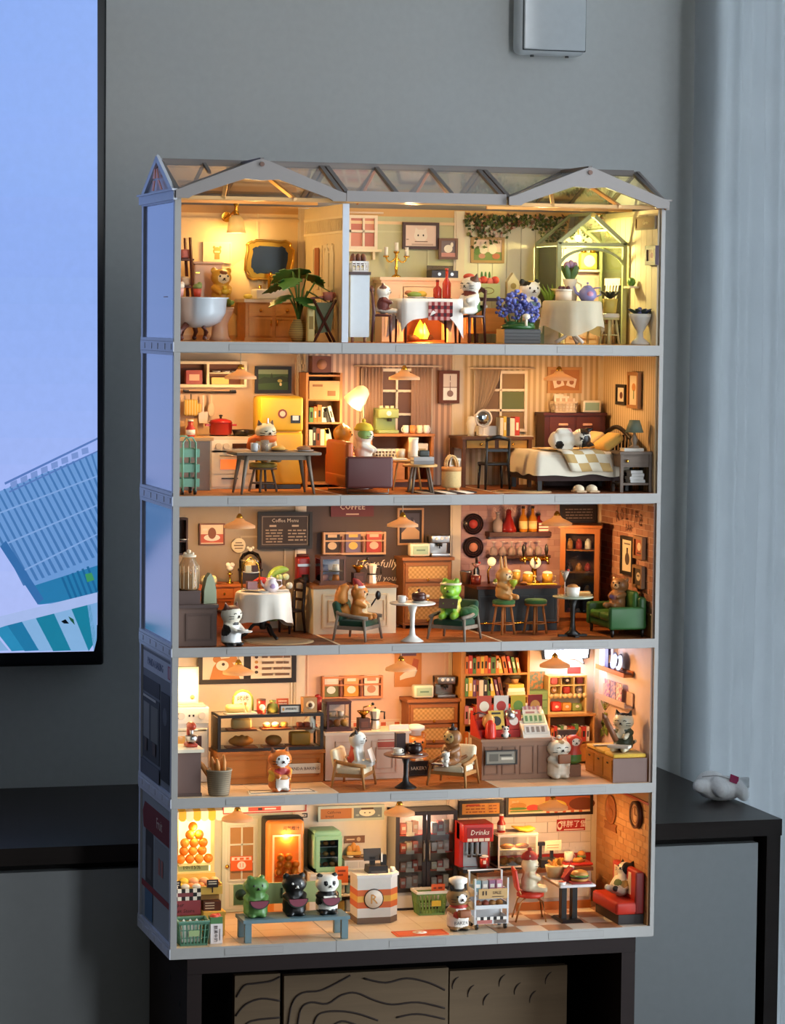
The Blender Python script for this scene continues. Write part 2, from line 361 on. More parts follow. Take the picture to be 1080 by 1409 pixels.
# white plush on the cabinet
q = atZ(992, 1101, zt)
FUR = fab('#F3F2F1')
PLUSH = (q.x, q.y, zt)

# ================================================================== the doll house
Z0 = [0, 14.188, 28.348, 42.379, 56.615, 70.745]; Z1 = [1.028, 15.133, 29.211, 43.32, 57.583]
FZ = [z+.05 for z in Z1]; YB = 15.5
PLAST = mt('#A4A09C', .5); PLASTS = mt('#D9DCE6', .35); LATCH = mt('#A19D99', .5); SEAM = mt('#86827E', .6)
STO = []
LAB = ['bottom storey of the doll house with fruit shop, checkout and burger bar', 'second storey from below with bakery and pink book shop', 'middle storey of the doll house with cafe and brick walled bar', 'fourth storey from below with kitchen, lounge and striped bedroom', 'top storey of the doll house with bathroom, dining room and garden room']
for k in range(5):
    z0, z1, z2 = Z0[k], Z1[k], Z0[k+1]
    t = T('house_storey', LAB[k], 'doll house', 0, 0, z0, group='stacked storeys of the doll house'); STO.append(t)
    h = z2-z0-.01; f = z1-z0
    t.p('floor_slab', M(PLAST).b(24, 8, 0, 48, 16, f))
    for i in range(3): t.p('latch_tab', M(SEAM).b(8+16*i, -.01, .2, 5.64, .02, f-.4).m(LATCH).b(8+16*i, -.012, .22, 5.6, .024, f-.44))
    for i in (16, 32): t.p('slab_seam', M(SEAM).b(i, -.005, .02, .035, .02, f-.04))
    lw = t.p('left_wall', M(PLASTS).b(.32, 8, f, .1, 15.9, h-f).b(.13, .42, f, .26, .58, h-f).b(.13, 15.6, f, .26, .8, h-f).b(.1, 8.05, f, .32, 15.8, .28).b(.1, 8.05, h-.3, .32, 15.8, .3).m(PLAST).b(.3, .06, f, .6, .12, h-f))
    t.p('window_panel', M(mt('#949CB2', .1, coat=1) if k > 1 else mt('#B4B7B9', .5)).b(.23, 7.95, f+.28, .06, 14.5, h-f-.58), parent=lw)
    bl = M(PLASTS).b(-.04, 8, .02, .08, 16, f-.06)
    for j in range(5): bl.b(-.09, 1.6+j*3.2, .2, .08, 1.5+.5*(j % 2), f-.42)
    t.p('belt_trim', bl, parent=lw)
    rw = t.p('right_wall', M(PLAST).b(47.8, 8, f, .4, 16, h-f)); t.rw = rw
    t.bw = []
    for i in range(3): t.bw.append(t.p('back_wall', M(PLAST).b(8+16*i, 15.85, f, 15.98, .3, h-f)))
    if k < 4: t.p('ceiling_panel', M(PLAST).b(24, 8, h-.06, 46.8, 15.4, .05))
# linings: one colour per module of the back wall (x0,x1), left lining, right lining
def lining(k, cols, left, right):
    t = STO[k]; f = Z1[k]-Z0[k]; h = Z0[k+1]-Z0[k]-.08
    for i, m in enumerate(cols):
        t.p('wall_lining', M(m).b(8+16*i, 15.62, f, 15.9, .14, h-f), parent=t.bw[i])
    t.p('left_lining', M(left).b(.48, 7.95, f, .2, 15.1, h-f)); t.p('right_lining', M(right).b(47.5, 7.95, f, .2, 15.1, h-f), parent=t.rw)
    for i in (16, 32): t.p('pilaster', M(mt('#E8D6BC', .5)).b(i, 15.43, f, .7, .22, h-f).b(i, 15.46, f, 1.1, .14, h-f))
    t.p('pilaster', M(mt('#E8D6BC', .5)).b(47.2, 15.38, f, .5, .34, h-f))
STR1 = mt('#DDB79B', .7, 'stripe', '#B08A78', 52, 0); STR2 = mt('#E8D0A8', .7, 'stripe', '#CDAE80', 52, 0); STR3 = mt('#E8D0A8', .7, 'stripe', '#CDAE80', 52, 1)
lining(0, [mt('#D5D9C6', .6), mt('#DCD3C6', .6), mt('#CDBBA6', .6)], mt('#E2D9C4', .6), mt('#B98A5C', .7))
lining(1, [mt('#EED9BE', .6), mt('#EBC0A4', .6), mt('#F0D4B8', .6)], mt('#EED9BE', .6), mt('#F2D2C0', .6))
lining(2, [mt('#A08D76', .6), mt('#55443F', .7), mt('#B98C8A', .7)], mt('#A08D76', .6), mt('#C9A890', .8))
lining(3, [mt('#E6C49C', .6), STR1, STR2], mt('#E6C49C', .6), STR3)
lining(4, [mt('#F0D2A2', .6), mt('#C9C49A', .6), mt('#CFC8A8', .6)], mt('#E9B99A', .6), mt('#E2D2B4', .6))
# floors made of pieces
def pieces(t, name, par, boxes, mats, seed=1):
    r = random.Random(seed); cache = {}
    for b in boxes:
        x, y, z, w, d, h = b[:6]; q = b[6] if len(b) > 6 else None
        m = q or r.choice(mats); key = (round(w, 3), round(d, 3), round(h, 3), m.name)
        if key not in cache: cache[key] = M(m).b(0, 0, 0, w, d, h).mesh(name)
        o = link(name, cache[key], par or t.o, (x, y, z))
def planks(k, x0, x1, cols, wd=1.0):
    t = STO[k]; f = Z1[k]-Z0[k]; bx = []; r = random.Random(k*9+int(x0)); y = .12
    while y < YB-.1:
        d = min(wd, YB-.05-y); x = x0; first = True
        while x < x1-.05:
            L_ = min((r.choice([2.4, 3.6, 4.8]) if first else 5.2), x1-x); L_ = round(L_, 1); first = False
            if x1-x-L_ < .4: L_ = x1-x
            bx.append((x+L_/2, y+d/2, f, L_-.05, d-.05, .03)); x += L_
        y += d
    base = t.p('floor_boards', M(mt('#4A2E1E', .8)).b((x0+x1)/2, 7.8, f-.01, x1-x0, 15.3, .015))
    pieces(t, 'plank', base, bx, [wood(c, 0, .5, 70) for c in cols], k)
def tiles(k, x0, x1, cols, nx, ny, chk=None, gap=.05):
    t = STO[k]; f = Z1[k]-Z0[k]; bx = []; w = (x1-x0)/nx; d = (YB-.12)/ny; ms = [mt(c, .3) for c in cols]
    for i in range(nx):
        for j in range(ny): bx.append((x0+(i+.5)*w, .1+(j+.5)*d, f, w-gap, d-gap, .03)+((ms[(i+j) % 2],) if chk else ()))
    base = t.p('floor_tiles', M(mt('#B99A78', .8)).b((x0+x1)/2, 7.8, f-.01, x1-x0, 15.3, .015)); pieces(t, 'tile', base, bx, ms, k)
tiles(0, .6, 16, ['#E3BE96', '#E0B98F', '#E6C39C'], 5, 5); tiles(0, 16.1, 32, ['#E6D2B4', '#E2CCAC', '#EAD6BA'], 5, 5); tiles(0, 32.1, 47.35, ['#B98660', '#EEDCC4'], 6, 6, True, .02)
tiles(1, .6, 15.9, ['#EFCFA6', '#ECCAA0'], 4, 4); planks(1, 16.1, 32, ['#B4703C', '#A8662F', '#BC7A46']); tiles(1, 32.1, 47.35, ['#EBC29A', '#E8BE94'], 4, 4)
planks(2, .6, 15.9, ['#7E4C30', '#74442A', '#895438'], 1.2); planks(2, 16.1, 32, ['#B46A38', '#A85F2F', '#BC7542']); planks(2, 32.1, 47.35, ['#94592F', '#8A5030', '#A06438'])
planks(3, .6, 15.9, ['#C07B42', '#B57038', '#C9854C']); planks(3, 16.1, 32, ['#A8632F', '#9C5829', '#B26C38']); planks(3, 32.1, 47.35, ['#94542F', '#8A4C2A', '#9E5E38'])
tiles(4, .6, 16, ['#C98A50', '#C08048'], 4, 4); planks(4, 16.5, 32, ['#C07B48', '#B57040']); planks(4, 32.1, 47.35, ['#C8955A', '#BE8A50'])
for k in (1, 2, 3):
    for i in (16, 32): STO[k].p('floor_strip', M(mt('#E8D2B4', .5)).b(i+.02, 7.8, Z1[k]-Z0[k]+.001, .3, 15.2, .035))
# bricks on the walls
def bricks(k, wall, par, u0, u1, v0, v1, L_, H, mats, proud=.05, seed=3):
    t = STO[k]; r = random.Random(seed); cache = {}; row = 0; v = v0
    while v < v1-.2:
        hh = min(H, v1-v); u = u0-(L_/2 if row % 2 else 0)
        while u < u1:
            a, b = max(u, u0), min(u+L_, u1)
            if b-a > .25:
                w = round(b-a-.07, 2); m = r.choice(mats); pr = round(proud*r.choice([.8, 1, 1.2]), 3); key = (w, round(hh, 2), pr, m.name)
                if key not in cache:
                    cache[key] = (M(m).b(0, -pr/2, 0, w, pr, hh-.07) if wall == 'y' else M(m).b(-pr/2, 0, 0, pr, w, hh-.07)).mesh('brick')
                link('brick', cache[key], par, ((a+b)/2, 15.55, v) if wall == 'y' else (47.4, (a+b)/2, v))
            u += L_
        v += H; row += 1
bricks(0, 'x', STO[0].rw, .15, 15.1, 1.05, 13.1, 1.55, .62, [mt(c, .7) for c in ('#C58C56', '#BF854F', '#CB945E')])
bricks(2, 'x', STO[2].rw, .15, 15.1, 3.2, 13.9, 1.55, .62, [mt(c, .8) for c in ('#A8735C', '#B27C62', '#9C6852', '#BA866C')])
bricks(2, 'y', STO[2].bw[2], 32.6, 46.9, 1.0, 13.8, 1.8, .6, [mt(c, .7) for c in ('#C29896', '#BC9190', '#C89F9C')], .03)
bricks(0, 'y', STO[0].bw[2], 32.6, 46.9, 5.6, 13.1, 2.4, 1.1, [mt(c, .4) for c in ('#EBDCCB', '#E6D5C2', '#EFE1D2')], .04)
STO[2].p('wainscot', M(wood('#A87848', 1)).b(47.35, 7.7, 0.87, .12, 15.0, 2.3).b(47.3, 7.7, 3.1, .22, 15.0, .14), parent=STO[2].rw)
STO[0].p('wall_band', M(mt('#B02818', .5)).b(39.6, 15.52, 4.6, 14.6, .1, .95), parent=STO[0].bw[2])
STO[0].p('wall_band', M(mt('#B03A20', .5)).b(47.3, 7.7, 12.9, .12, 15, .22), parent=STO[0].rw)
# upright boards in the garden room, panel mouldings elsewhere
bx = [(32.5+.75+i*1.5, 15.5, .99, 1.44, .1, 12.6) for i in range(10)]
pieces(STO[4], 'board', STO[4].bw[2], bx, [mt(c, .6) for c in ('#E8E0C4', '#E3DABC', '#EBE4CC')])
bx = [(47.36, .95+i*1.5, .99, .1, 1.44, 12.6) for i in range(10)]
pieces(STO[4], 'board', STO[4].rw, bx, [mt(c, .6) for c in ('#EBDCBE', '#E6D6B6')])
def moulding(k, par, cx, z, w, h, m, d=.1): STO[k].p('moulding', M(m).fr(cx, 15.5, z-Z0[k], w, h, d, .16), parent=par)
# roof: main gable along the house with two cross gables in front
t = T('house_roof', 'grey framed glass roof with two front gables crowning the doll house', 'roof', 24, 8, Z0[5])
RF = mt('#8A827E', .5); RD = mt('#6C6460', .5); zr = 3.62
GL = glass('#E2E4E4', .1, .3, '#B9BCBE')
ev = .55                                              # eave height over base
def YL(z): return -8.25+(z-ev)/(zr-ev)*8.25
t.p('ridge_beam', M(RD).b(0, 0, zr-.25, 47.4, .5, .5).b(0, 0, zr+.2, 47.2, .25, .18))
t.p('eave_beam', M(RF).b(0, -8.15, 0, 15.6, .5, .98))
t.p('eave_beam', M(RF).b(0, 8.1, 0, 47.8, .5, .9)); t.p('wall_plate', M(mt('#D9A868', .5)).b(0, 7.6, -.75, 46.8, .35, .75).b(0, -7.4, -.12, 46.8, .3, .3))
def beam(m, a, b, w, hgt):
    a, b = Vector(a), Vector(b); d = (b-a); L_ = d.length; d.normalize(); s1 = d.cross(Vector((0, 0, 1))).normalized(); n = s1.cross(d)
    vs = []
    for p in (a, b):
        for i, j in ((-1, -1), (1, -1), (1, 1), (-1, 1)): vs.append(tuple(p+s1*w/2*i+n*hgt/2*j))
    return m.add(vs, [(3, 2, 1, 0), (4, 5, 6, 7), (0, 1, 5, 4), (1, 2, 6, 5), (2, 3, 7, 6), (3, 0, 4, 7)])
for x in (-23.7, -8.2, -7.6, -2.7, 2.7, 7.6, 8.2, 23.7):
    t.p('rafter', beam(M(RD), (x, -8.2, ev), (x, 0, zr), .42, .32)); t.p('rafter', beam(M(RD), (x, 8.2, ev), (x, 0, zr), .42, .32))
for x in (-16, 16, -19.6, 19.6): t.p('rafter', beam(M(RD), (x, -2.6, ev+(zr-ev)*5.6/8.2), (x, 0, zr), .3, .26)); t.p('rafter', beam(M(RD), (x, 8.2, ev), (x, 0, zr), .3, .26))
for xa, xb in ((-7.4, -2.9), (-2.5, 2.5), (2.9, 7.4)):
    t.p('roof_pane', M(GL).add([(xa, -8.1, ev), (xb, -8.1, ev), (xb, -.2, zr-.1), (xa, -.2, zr-.1)], [(0, 1, 2, 3)]))
for xa, xb in ((-23.5, -16), (-16, -8.4), (-7.4, -2.7), (-2.7, 2.7), (2.7, 7.4), (8.4, 16), (16, 23.5)):
    t.p('roof_pane', M(GL).add([(xa, 8.1, ev), (xb, 8.1, ev), (xb, .2, zr-.1), (xa, .2, zr-.1)], [(0, 3, 2, 1)]))
for s in (-1, 1):
    c = s*16; za = 3.5; ya = -.5
    g = M(RF)
    # barge board with a flat-topped arch beneath
    out = [(c-8.05, -.02), (c-8.05, .75), (c-7.6, .85), (c-.5, za+.12), (c+.5, za+.12), (c+7.6, .85), (c+8.05, .75), (c+8.05, -.02)]
    inn = [(c+6.8, -.02), (c+6.5, .2), (c+1.9, 1.95), (c+1.3, 1.72), (c-1.3, 1.72), (c-1.9, 1.95), (c-6.5, .2), (c-6.8, -.02)]
    top = out[:4]+[(c, za+.2)]; 
    def band(pts_out, pts_in): 
        for i in range(len(pts_out)-1): g.g([pts_out[i], pts_in[i], pts_in[i+1], pts_out[i+1]], 'y', -8.75, -8.25)
    half_o = [(8.05, -.02), (8.05, .75), (7.6, .85), (.5, za+.1), (0, za+.2)]; half_i = [(6.8, -.02), (6.75, .05), (6.5, .2), (1.6, 1.85), (0, 1.72)]
    band([(c+x, z) for x, z in half_o], [(c+x, z) for x, z in half_i]); band([(c-x, z) for x, z in half_o], [(c-x, z) for x, z in half_i])
    t.p('barge_board', g)
    t.p('gable_knob', M(mt('#6B4A3C', .5)).x((c, -8.78, za-.28), 90, 0, 0).c(0, 0, -.06, .22, .14).o())
    t.p('gable_ridge', beam(M(RD), (c, -8.7, za+.2), (c, ya, za+.2), .34, .25))
    t.p('gable_sheet', M(RD).add([(c-7.9, -8.4, .9), (c, -8.4, za+.25), (c, -8.1, za+.3), (c-7.9, -8.1, .95)], [(0, 1, 2, 3)]).add([(c+7.9, -8.4, .9), (c, -8.4, za+.25), (c, -8.1, za+.3), (c+7.9, -8.1, .95)], [(3, 2, 1, 0)]))
    for q in (-1, 1):
        t.p('roof_pane', M(GL).add([(c+q*7.7, -8.2, .8), (c, -8.2, za+.1), (c, ya, za+.1)], [(0, 1, 2) if q < 0 else (2, 1, 0)]))
        t.p('roof_pane', M(GL).add([(c+q*7.5, -8.0, .62), (c, ya-.1, za-.05), (c, -.1, zr-.1), (c+q*7.5, -.1, zr-.1)], [(0, 1, 2, 3) if q < 0 else (3, 2, 1, 0)]))
        t.p('valley_rafter', beam(M(RD), (c+q*7.8, -8.1, .7), (c, ya, za+.1), .26, .22))
        t.p('inner_brace', beam(M(mt('#E0AC6A', .5)), (c+q*3.4, -7.8, .1), (c+q*1.9, -2.5, 2.4), .35, .3))
    t.p('inner_beam', M(mt('#E0AC6A', .5)).b(c, 0, -.1, 15, .35, .45).b(c, -7.6, -.05, 15.2, .3, .3))
for x in (-2.7, 2.7): t.p('inner_brace', M(mt('#C79070', .5)).x((x, 0, 0)).t([(0, 6.8, .4), (0, .2, 3.4), (0, -6.8, .6)], .16, 4).o())
# left and right gable ends
for s in (-1, 1):
    xo = s*24.05
    ge = M(PLASTS if s < 0 else RF)
    for (a, b) in (((-8.4, .1), (0, zr+(.35 if s < 0 else .0))), ((8.4, .1), (0, zr+(.35 if s < 0 else .0)))): beam(ge, (xo, a[0], a[1]), (xo, b[0], b[1]), .3, .62)
    ge.b(xo, 0, -.15, .34, 16.9, .85).b(xo+s*.1, 0, .66, .5, 17.4, .16).t([(xo, 0, zr+.2), (xo, 0, zr+(.75 if s < 0 else .3))], [.13, .05], 6)
    t.p('gable_frame', ge)
    ga = M(PLASTS).g([(-7, .6), (7, .6), (0, zr-.25)], 'x', xo-s*.22-.05, xo-s*.22+.05)
    gg = t.p('gable_panel', ga)
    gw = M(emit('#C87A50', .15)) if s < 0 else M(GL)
    for pts in (((-.35, 1.1+.1), (-.15, 1.1), (-.15, 2.0), (-.55, 2.0)), ((.35, 1.2), (.15, 2.0), (.55, 2.0), (1.0, 1.1))): pass
    for pts in (((-3.1, .95), (-2.3, .95), (-.9, 1.9), (-1.5, 1.9)), ((-1.35, 2.1), (-.3, 2.1), (-.3, 3.0), (-.6, 3.0)), ((.3, 2.1), (1.4, 2.1), (.7, 3.0), (.3, 3.0)), ((.4, 1.9), (1.2, 1.9), (1.9, 1.0), (1.0, .95))):
        gw.g(list(pts), 'x', xo+s*.0-.2 if s < 0 else xo-.02, xo-.12 if s < 0 else xo+.02)
    gl = t.p('gable_glass', M(mt('#B98672', .4)) if 0 else gw)
t.p('added_glow_strip', M(emit('#FFE0A8', 2)).b(0, -7.75, .5, 14.5, .12, .1)); [t.lamp('added_fill_light', (x_, -6.3, -.5), p_, c_, .6) for x_, p_, c_ in ((-16, .11, (1, .62, .24)), (-1, .24, (1, .68, .32)), (12, .10, (1, .78, .4)))]  # added glow bar and unseen fill lamps that warm the top rooms
# pendant lamps
def pendant(k, i, cx, colr, pw, lab, cy_=7.5, tint=WARM):
    zc = Z0[k+1]-.1
    t = T('pendant_lamp', lab, 'lamp', cx, cy_, zc, group=None)
    t.p('cord', M(mt('#C9B79A', .5)).c(0, 0, -1.4, .05, 1.4, n=6)); t.p('cap', M(GOLD).l(0, 0, [(.12, -1.1), (.3, -1.35), (.34, -1.62)], 12))
    t.p('lamp_shade', M(mt(colr, .45, 'trans', em=.5)).l(0, 0, [(.33, -1.55), (.55, -1.8), (1.1, -2.05), (1.5, -2.25), (1.52, -2.5), (1.42, -2.5), (1.4, -2.3), (1.0, -2.12), (.4, -1.85)], 22))
    t.p('bulb', M(emit('#FFE0A8', 6)).e(0, 0, -2.25, .24))
    t.lamp('pendant_light', (0, 0, -2.7), pw, tint, .5); return t

ROOM=[['fruit shop','checkout','burger bar'],['bakery counter','bakery tables','book shop'],['tea room','cafe counter','brick walled bar'],['kitchen','lounge','striped bedroom']]
PW=[[.26,.27,.30],[.25,.28,.27],[.26,.27,.34],[.26,.22,.24]]
for k in range(4):
 for i in range(3):
  pendant(k,i,[8,24.2,40][i],'#F7D9AE',PW[k][i],f'amber pendant lamp hanging over the {ROOM[k][i]}')

# ================================================================== kit of parts
def rct(x0,y0,x1,y1,Y): # pixel rectangle -> centre x, base z, width, height on an upright plane at depth Y
 xm,ym=(x0+x1)/2,(y0+y1)/2
 a,b=atY(x0,ym,Y),atY(x1,ym,Y);c,d=atY(xm,y1,Y),atY(xm,y0,Y)
 return(a.x+b.x)/2,c.z,b.x-a.x,d.z-c.z
def rcx(x0,y0,x1,y1,X): # the same on a plane at X: centre y, base z, width, height
 xm,ym=(x0+x1)/2,(y0+y1)/2
 a,b=atX(x0,ym,X),atX(x1,ym,X);c,d=atX(xm,y1,X),atX(xm,y0,X)
 return(a.y+b.y)/2,c.z,a.y-b.y,d.z-c.z
def art(t,par,lst,w,h,y,z0=0,nm='print',cx=0): # flat print in unit coordinates (0..1) on the plane y
 m=M();n=0
 for i,q in enumerate(lst):
  yy=y-.012*(i+1)
  if q[0]=='t':
   t.txt(q[2],q[5]*h if len(q)>5 else.2*h,mt(q[1],.6),(cx+(q[3]-.5)*w,yy,z0+q[4]*h),parent=par,wide=q[6]if len(q)>6 else 1);continue
  m.m(q[1]if not isinstance(q[1],str)else mt(q[1],.6));n+=1
  if q[0]=='r':pts=[(q[2],q[3]),(q[4],q[3]),(q[4],q[5]),(q[2],q[5])]
  elif q[0]=='e':pts=[(q[2]+q[4]*math.cos(a*PI/9),q[3]+q[5]*math.sin(a*PI/9))for a in range(18)]
  else:pts=q[2]
  m.g([(cx+(u-.5)*w,z0+v*h)for u,v in pts],'y',yy,yy+.012)
 if n:t.p(nm,m,parent=par)
def lines(hexc,u0,u1,v0,v1,n,gap=.5,seed=1): # rows of tiny unreadable print as short dashes
 o=[];r=random.Random(seed);dv=(v1-v0)/n
 for i in range(n):
  u=u0;v=v1-(i+1)*dv+dv*gap/2
  while u<u1-.01:
   w=min(r.uniform(.05,.16),u1-u);o.append(('r',hexc,u,v,u+w,v+dv*(1-gap)));u+=w+.025
 return o
def pic(name,label,cat,rc,fr='#3A2218',ft=.22,bg='#F0E4D0',ar=(),wall='b',group=None,d=.22,pos=None,frm=None,tilt=0):
 c,z,w,h=rc
 y=pos if pos is not None else(15.48 if wall=='b' else 47.25)
 t=T(name,label,cat,c if wall=='b' else y,y if wall=='b' else c,z,0 if wall=='b' else-90,group)
 t.p('backing',M(mt(bg,.7)if isinstance(bg,str)else bg).b(0,-d*.3,ft*.5,w-ft,d*.5,h-ft))
 if ft:t.p('frame',M(frm or mt(fr,.5)).fr(0,-d*.5,0,w,h,d,ft))
 W2,H2=w-2*ft,h-2*ft
 art(t,None,list(ar),W2,H2,-d*.56,ft);t.w,t.h=w,h;return t
def capsule(m,a,b,r0,r1):
 a,b=Vector(a),Vector(b);n=5
 m.t([tuple(a.lerp(b,i/n))for i in range(n+1)],[r0+(r1-r0)*i/n for i in range(n+1)],10);m.e(*a,r0,n=10);m.e(*b,r1,n=10)
def blob(m,vox,patches,base,sm=6): # closed surface grown round overlapping shapes, coloured in patches
 me=m.mesh('tmp');o=bpy.data.objects.new('tmp',me);COL.objects.link(o)
 r=o.modifiers.new('r','REMESH');r.mode='VOXEL';r.voxel_size=vox*S
 q=o.modifiers.new('s','SMOOTH');q.iterations=sm;q.factor=.5
 dg=bpy.context.evaluated_depsgraph_get();dg.update()
 n=bpy.data.meshes.new_from_object(o.evaluated_get(dg));bpy.data.objects.remove(o);bpy.data.meshes.remove(me)
 n.materials.clear();ms=[base]
 for p in patches:
  if p[0]not in ms:ms.append(p[0])
 for q in ms:n.materials.append(q)
 idx=[0]*len(n.polygons)
 for i,f in enumerate(n.polygons):
  c=f.center/S
  for p in patches:
   a=p[1:]
   if sum(((c[j]-a[j])/a[3+j])**2 for j in range(3))<=1:idx[i]=ms.index(p[0])
 n.polygons.foreach_set('material_index',idx);n.polygons.foreach_set('use_smooth',[True]*len(idx));n.update();return n
def critter(name,label,x,y,z,rz,h,col,pose='stand',ears='cat',pat=(),arms='hold',eyes='dot',tail=1,fat=1.0,dark='#1A1411',nose='#2A1A14',earc=None,snout=None,rx=0,ry=0,extra=None,group=None,legs=1,muzzle=None):
 t=T(name,label,'figurine',x,y,z,rz,group,rx,ry);m=M();w=fat
 m.e(0,0,.27*h,.25*h*w,.22*h*w,.3*h,16);m.e(0,.0,.13*h,.25*h*w,.22*h*w,.13*h,16)
 m.e(0,-.01*h,.72*h,.265*h*w,.235*h,.215*h,16);capsule(m,(0,0,.4*h),(0,0,.6*h),.19*h*w,.18*h*w)
 for s in(-1,1):
  if arms=='hold':capsule(m,(s*.2*h*w,-.03*h,.46*h),(s*.12*h,-.25*h,.36*h),.08*h,.068*h)
  elif arms=='down':capsule(m,(s*.22*h*w,-.02*h,.45*h),(s*.26*h*w,-.08*h,.22*h),.075*h,.065*h)
  elif arms=='up':capsule(m,(s*.2*h*w,-.03*h,.46*h),(s*.17*h,-.26*h,.5*h),.08*h,.068*h)
  if legs:
   if pose=='stand':m.e(s*.13*h,-.12*h,.05*h,.1*h,.15*h,.055*h)
   else:capsule(m,(s*.12*h,-.1*h,.1*h),(s*.14*h,-.4*h,.085*h),.105*h,.085*h)
  if ears=='cat':capsule(m,(s*.15*h,0,.87*h),(s*.19*h,0,1.0*h),.075*h,.018*h)
  elif ears=='bear':m.e(s*.19*h,0,.89*h,.085*h,.06*h,.085*h)
  elif ears=='bunny':capsule(m,(s*.08*h,.02*h,.9*h),(s*.09*h,.06*h,1.25*h),.06*h,.045*h)
  elif ears=='frog':m.e(s*.14*h,-.02*h,.91*h,.075*h,.075*h,.075*h)
 if tail:capsule(m,(.05*h,.18*h,.1*h),(.2*h,.33*h,.2*h),.06*h,.05*h)
 if snout:m.e(0,-.2*h,.67*h,snout*h,snout*1.1*h,snout*.75*h)
 P=[(p[0],)+tuple(q*h for q in p[1:])for p in pat]
 if earc:P+=[(mt(earc,.5),s*.19*h,0,.96*h,.09*h,.14*h,.09*h)for s in(-1,1)]
 if muzzle:P+=[(mt(muzzle,.5),0,-.24*h,.67*h,.12*h,.12*h,.09*h)]
 t.o['build']=0;del t.o['build']
 me=blob(m,max(.022*h,.05),P,mt(col,.38)if isinstance(col,str)else col);me.name='body'
 b=link('body',me,t.o);t.body=b
 fy=-.245*h if not snout else-.24*h
 if eyes:
  for s in(-1,1):
   em=M(mt(dark,.3))
   if eyes=='dot':em.e(s*.1*h,-.215*h,.755*h,.026*h,.02*h,.03*h,8)
   else:em.t([(s*.1*h-.045*h,-.222*h,.75*h),(s*.1*h,-.235*h,.768*h if eyes=='smile' else.735*h),(s*.1*h+.045*h,-.222*h,.75*h)],.011*h,5)
   t.p('eye',em,parent=b)
  ny=-.2*h-(snout*1.1*h if snout else.05*h)
  t.p('nose',M(mt(nose,.4)).e(0,ny,.695*h,.03*h,.02*h,.022*h,8),parent=b)
  t.p('mouth',M(mt(dark,.4)).t([(-.045*h,ny+.012*h,.655*h),(0,ny,.67*h),(.045*h,ny+.012*h,.655*h)],.009*h,4),parent=b)
  if ears=='cat' or eyes=='line':
   wm=M(mt(dark,.4))
   for s in(-1,1):
    for q in(0,.045):wm.t([(s*.13*h,-.215*h,(.69-q)*h),(s*.225*h,-.15*h,(.70-1.4*q)*h)],.007*h,4)
   t.p('whiskers',wm,parent=b)
 return t
def goods(name,label,cat,m,x,y,z,rz=0,group=None):return one(name,label,cat,m,x,y,z,rz,group)
def mug(label,x,y,z,col,r=.3,h=.55,rz=0,group=None,fill=None):
 t=T('mug',label,'mug',x,y,z,rz,group);c=mt(col,.3)
 t.p('cup_body',M(c).l(0,0,[(r*.8,0),(r,h*.2),(r,h),(r*.86,h),(r*.84,h*.5),(0,h*.3)],14))
 t.p('handle',M(c).t([(r*.9+.0+.3*r*math.sin(a*PI/6)*1.6,0,h*.5+.3*h*math.cos(a*PI/6))for a in range(7)],.045,6))
 if fill:t.p('drink',M(mt(fill,.3)).l(0,0,[(r*.85,h*.8),(0,h*.81)],12))
 return t
def plate(label,x,y,z,r,col='#F0E8DC',group=None,name='plate'):
 return one(name,label,'plate',M(mt(col,.25)).l(0,0,[(r*.6,0),(r,.1),(r,.14),(r*.6,.06),(0,.06)],18),x,y,z,0,group)
def bottle(label,x,y,z,r,h,col,cap='#2A1A14',lab=None,neck=.35,name='bottle',group=None):
 t=T(name,label,'bottle',x,y,z,0,group);t.p('bottle_body',M(col).l(0,0,[(r*.9,0),(r,h*.05),(r,h*.5),(r*neck,h*.68),(r*neck,h*.9)],14))
 t.p('cap',M(mt(cap,.4)).c(0,0,h*.9,r*neck*1.15,h*.1))
 if lab:t.p('paper_label',M(mt(lab,.7)).l(0,0,[(r*1.02,h*.12),(r*1.02,h*.42)],14))
 return t
def book(label,x,y,z,w,h,d,col,group,lean=0,flat=0): # spine towards the viewer
 m=M(mt(col,.6))
 if flat:m.b(0,0,0,h,d,.05).b(0,0,w-.05,h,d,.05).b(0,-d/2+.03,.05,h,.06,w-.1).m(PAPER).b(.0,.03,.05,h-.1,d-.12,w-.1)
 else:m.b(-w/2+.03,0,0,.06,d,h).b(w/2-.03,0,0,.06,d,h).b(0,-d/2+.03,0,w-.12,.06,h).m(PAPER).b(0,.03,.05,w-.12,d-.1,h-.1).m(mt('#F2E6CC',.7)if random.random()<.5 else mt('#2A211C',.7)).b(0,-d/2-.004,h*.3,w*.5,.012,h*.4)
 return one('book',label,'book',m,x,y,z,0,group,ry=lean)
_ORD=['first','second','third','fourth','fifth','sixth','seventh','eighth','ninth','tenth','eleventh','twelfth','thirteenth','fourteenth']
_CN=[('#C23A2A','red'),('#D9782E','orange'),('#E8C24A','yellow'),('#5E8A4A','green'),('#3D6A86','blue'),('#EADFC8','cream'),('#8A4A2C','brown'),('#D48A94','pink'),('#2C2A2C','black'),('#7A4A6E','purple')]
def bookrow(x0,x1,y,z,h,d,where,group,cols,seed=1,lean_last=0):
 r=random.Random(seed);x=x0;i=0
 while x<x1-.2:
  w=round(r.uniform(.26,.5),2);hh=h*r.uniform(.8,1);ci=cols[i%len(cols)];c,cn=_CN[ci]
  if x+w>x1:break
  ln=lean_last if(lean_last and x>x0+(x1-x0)*.55)else 0
  book(f'{cn} book, {_ORD[min(i, 13)]} from the left on {where}',x+w/2+(hh*math.sin(R(abs(ln)))/2*0),y,z,w,hh,d,c,group,ln);x+=w+.03+(.12 if ln else 0);i+=1
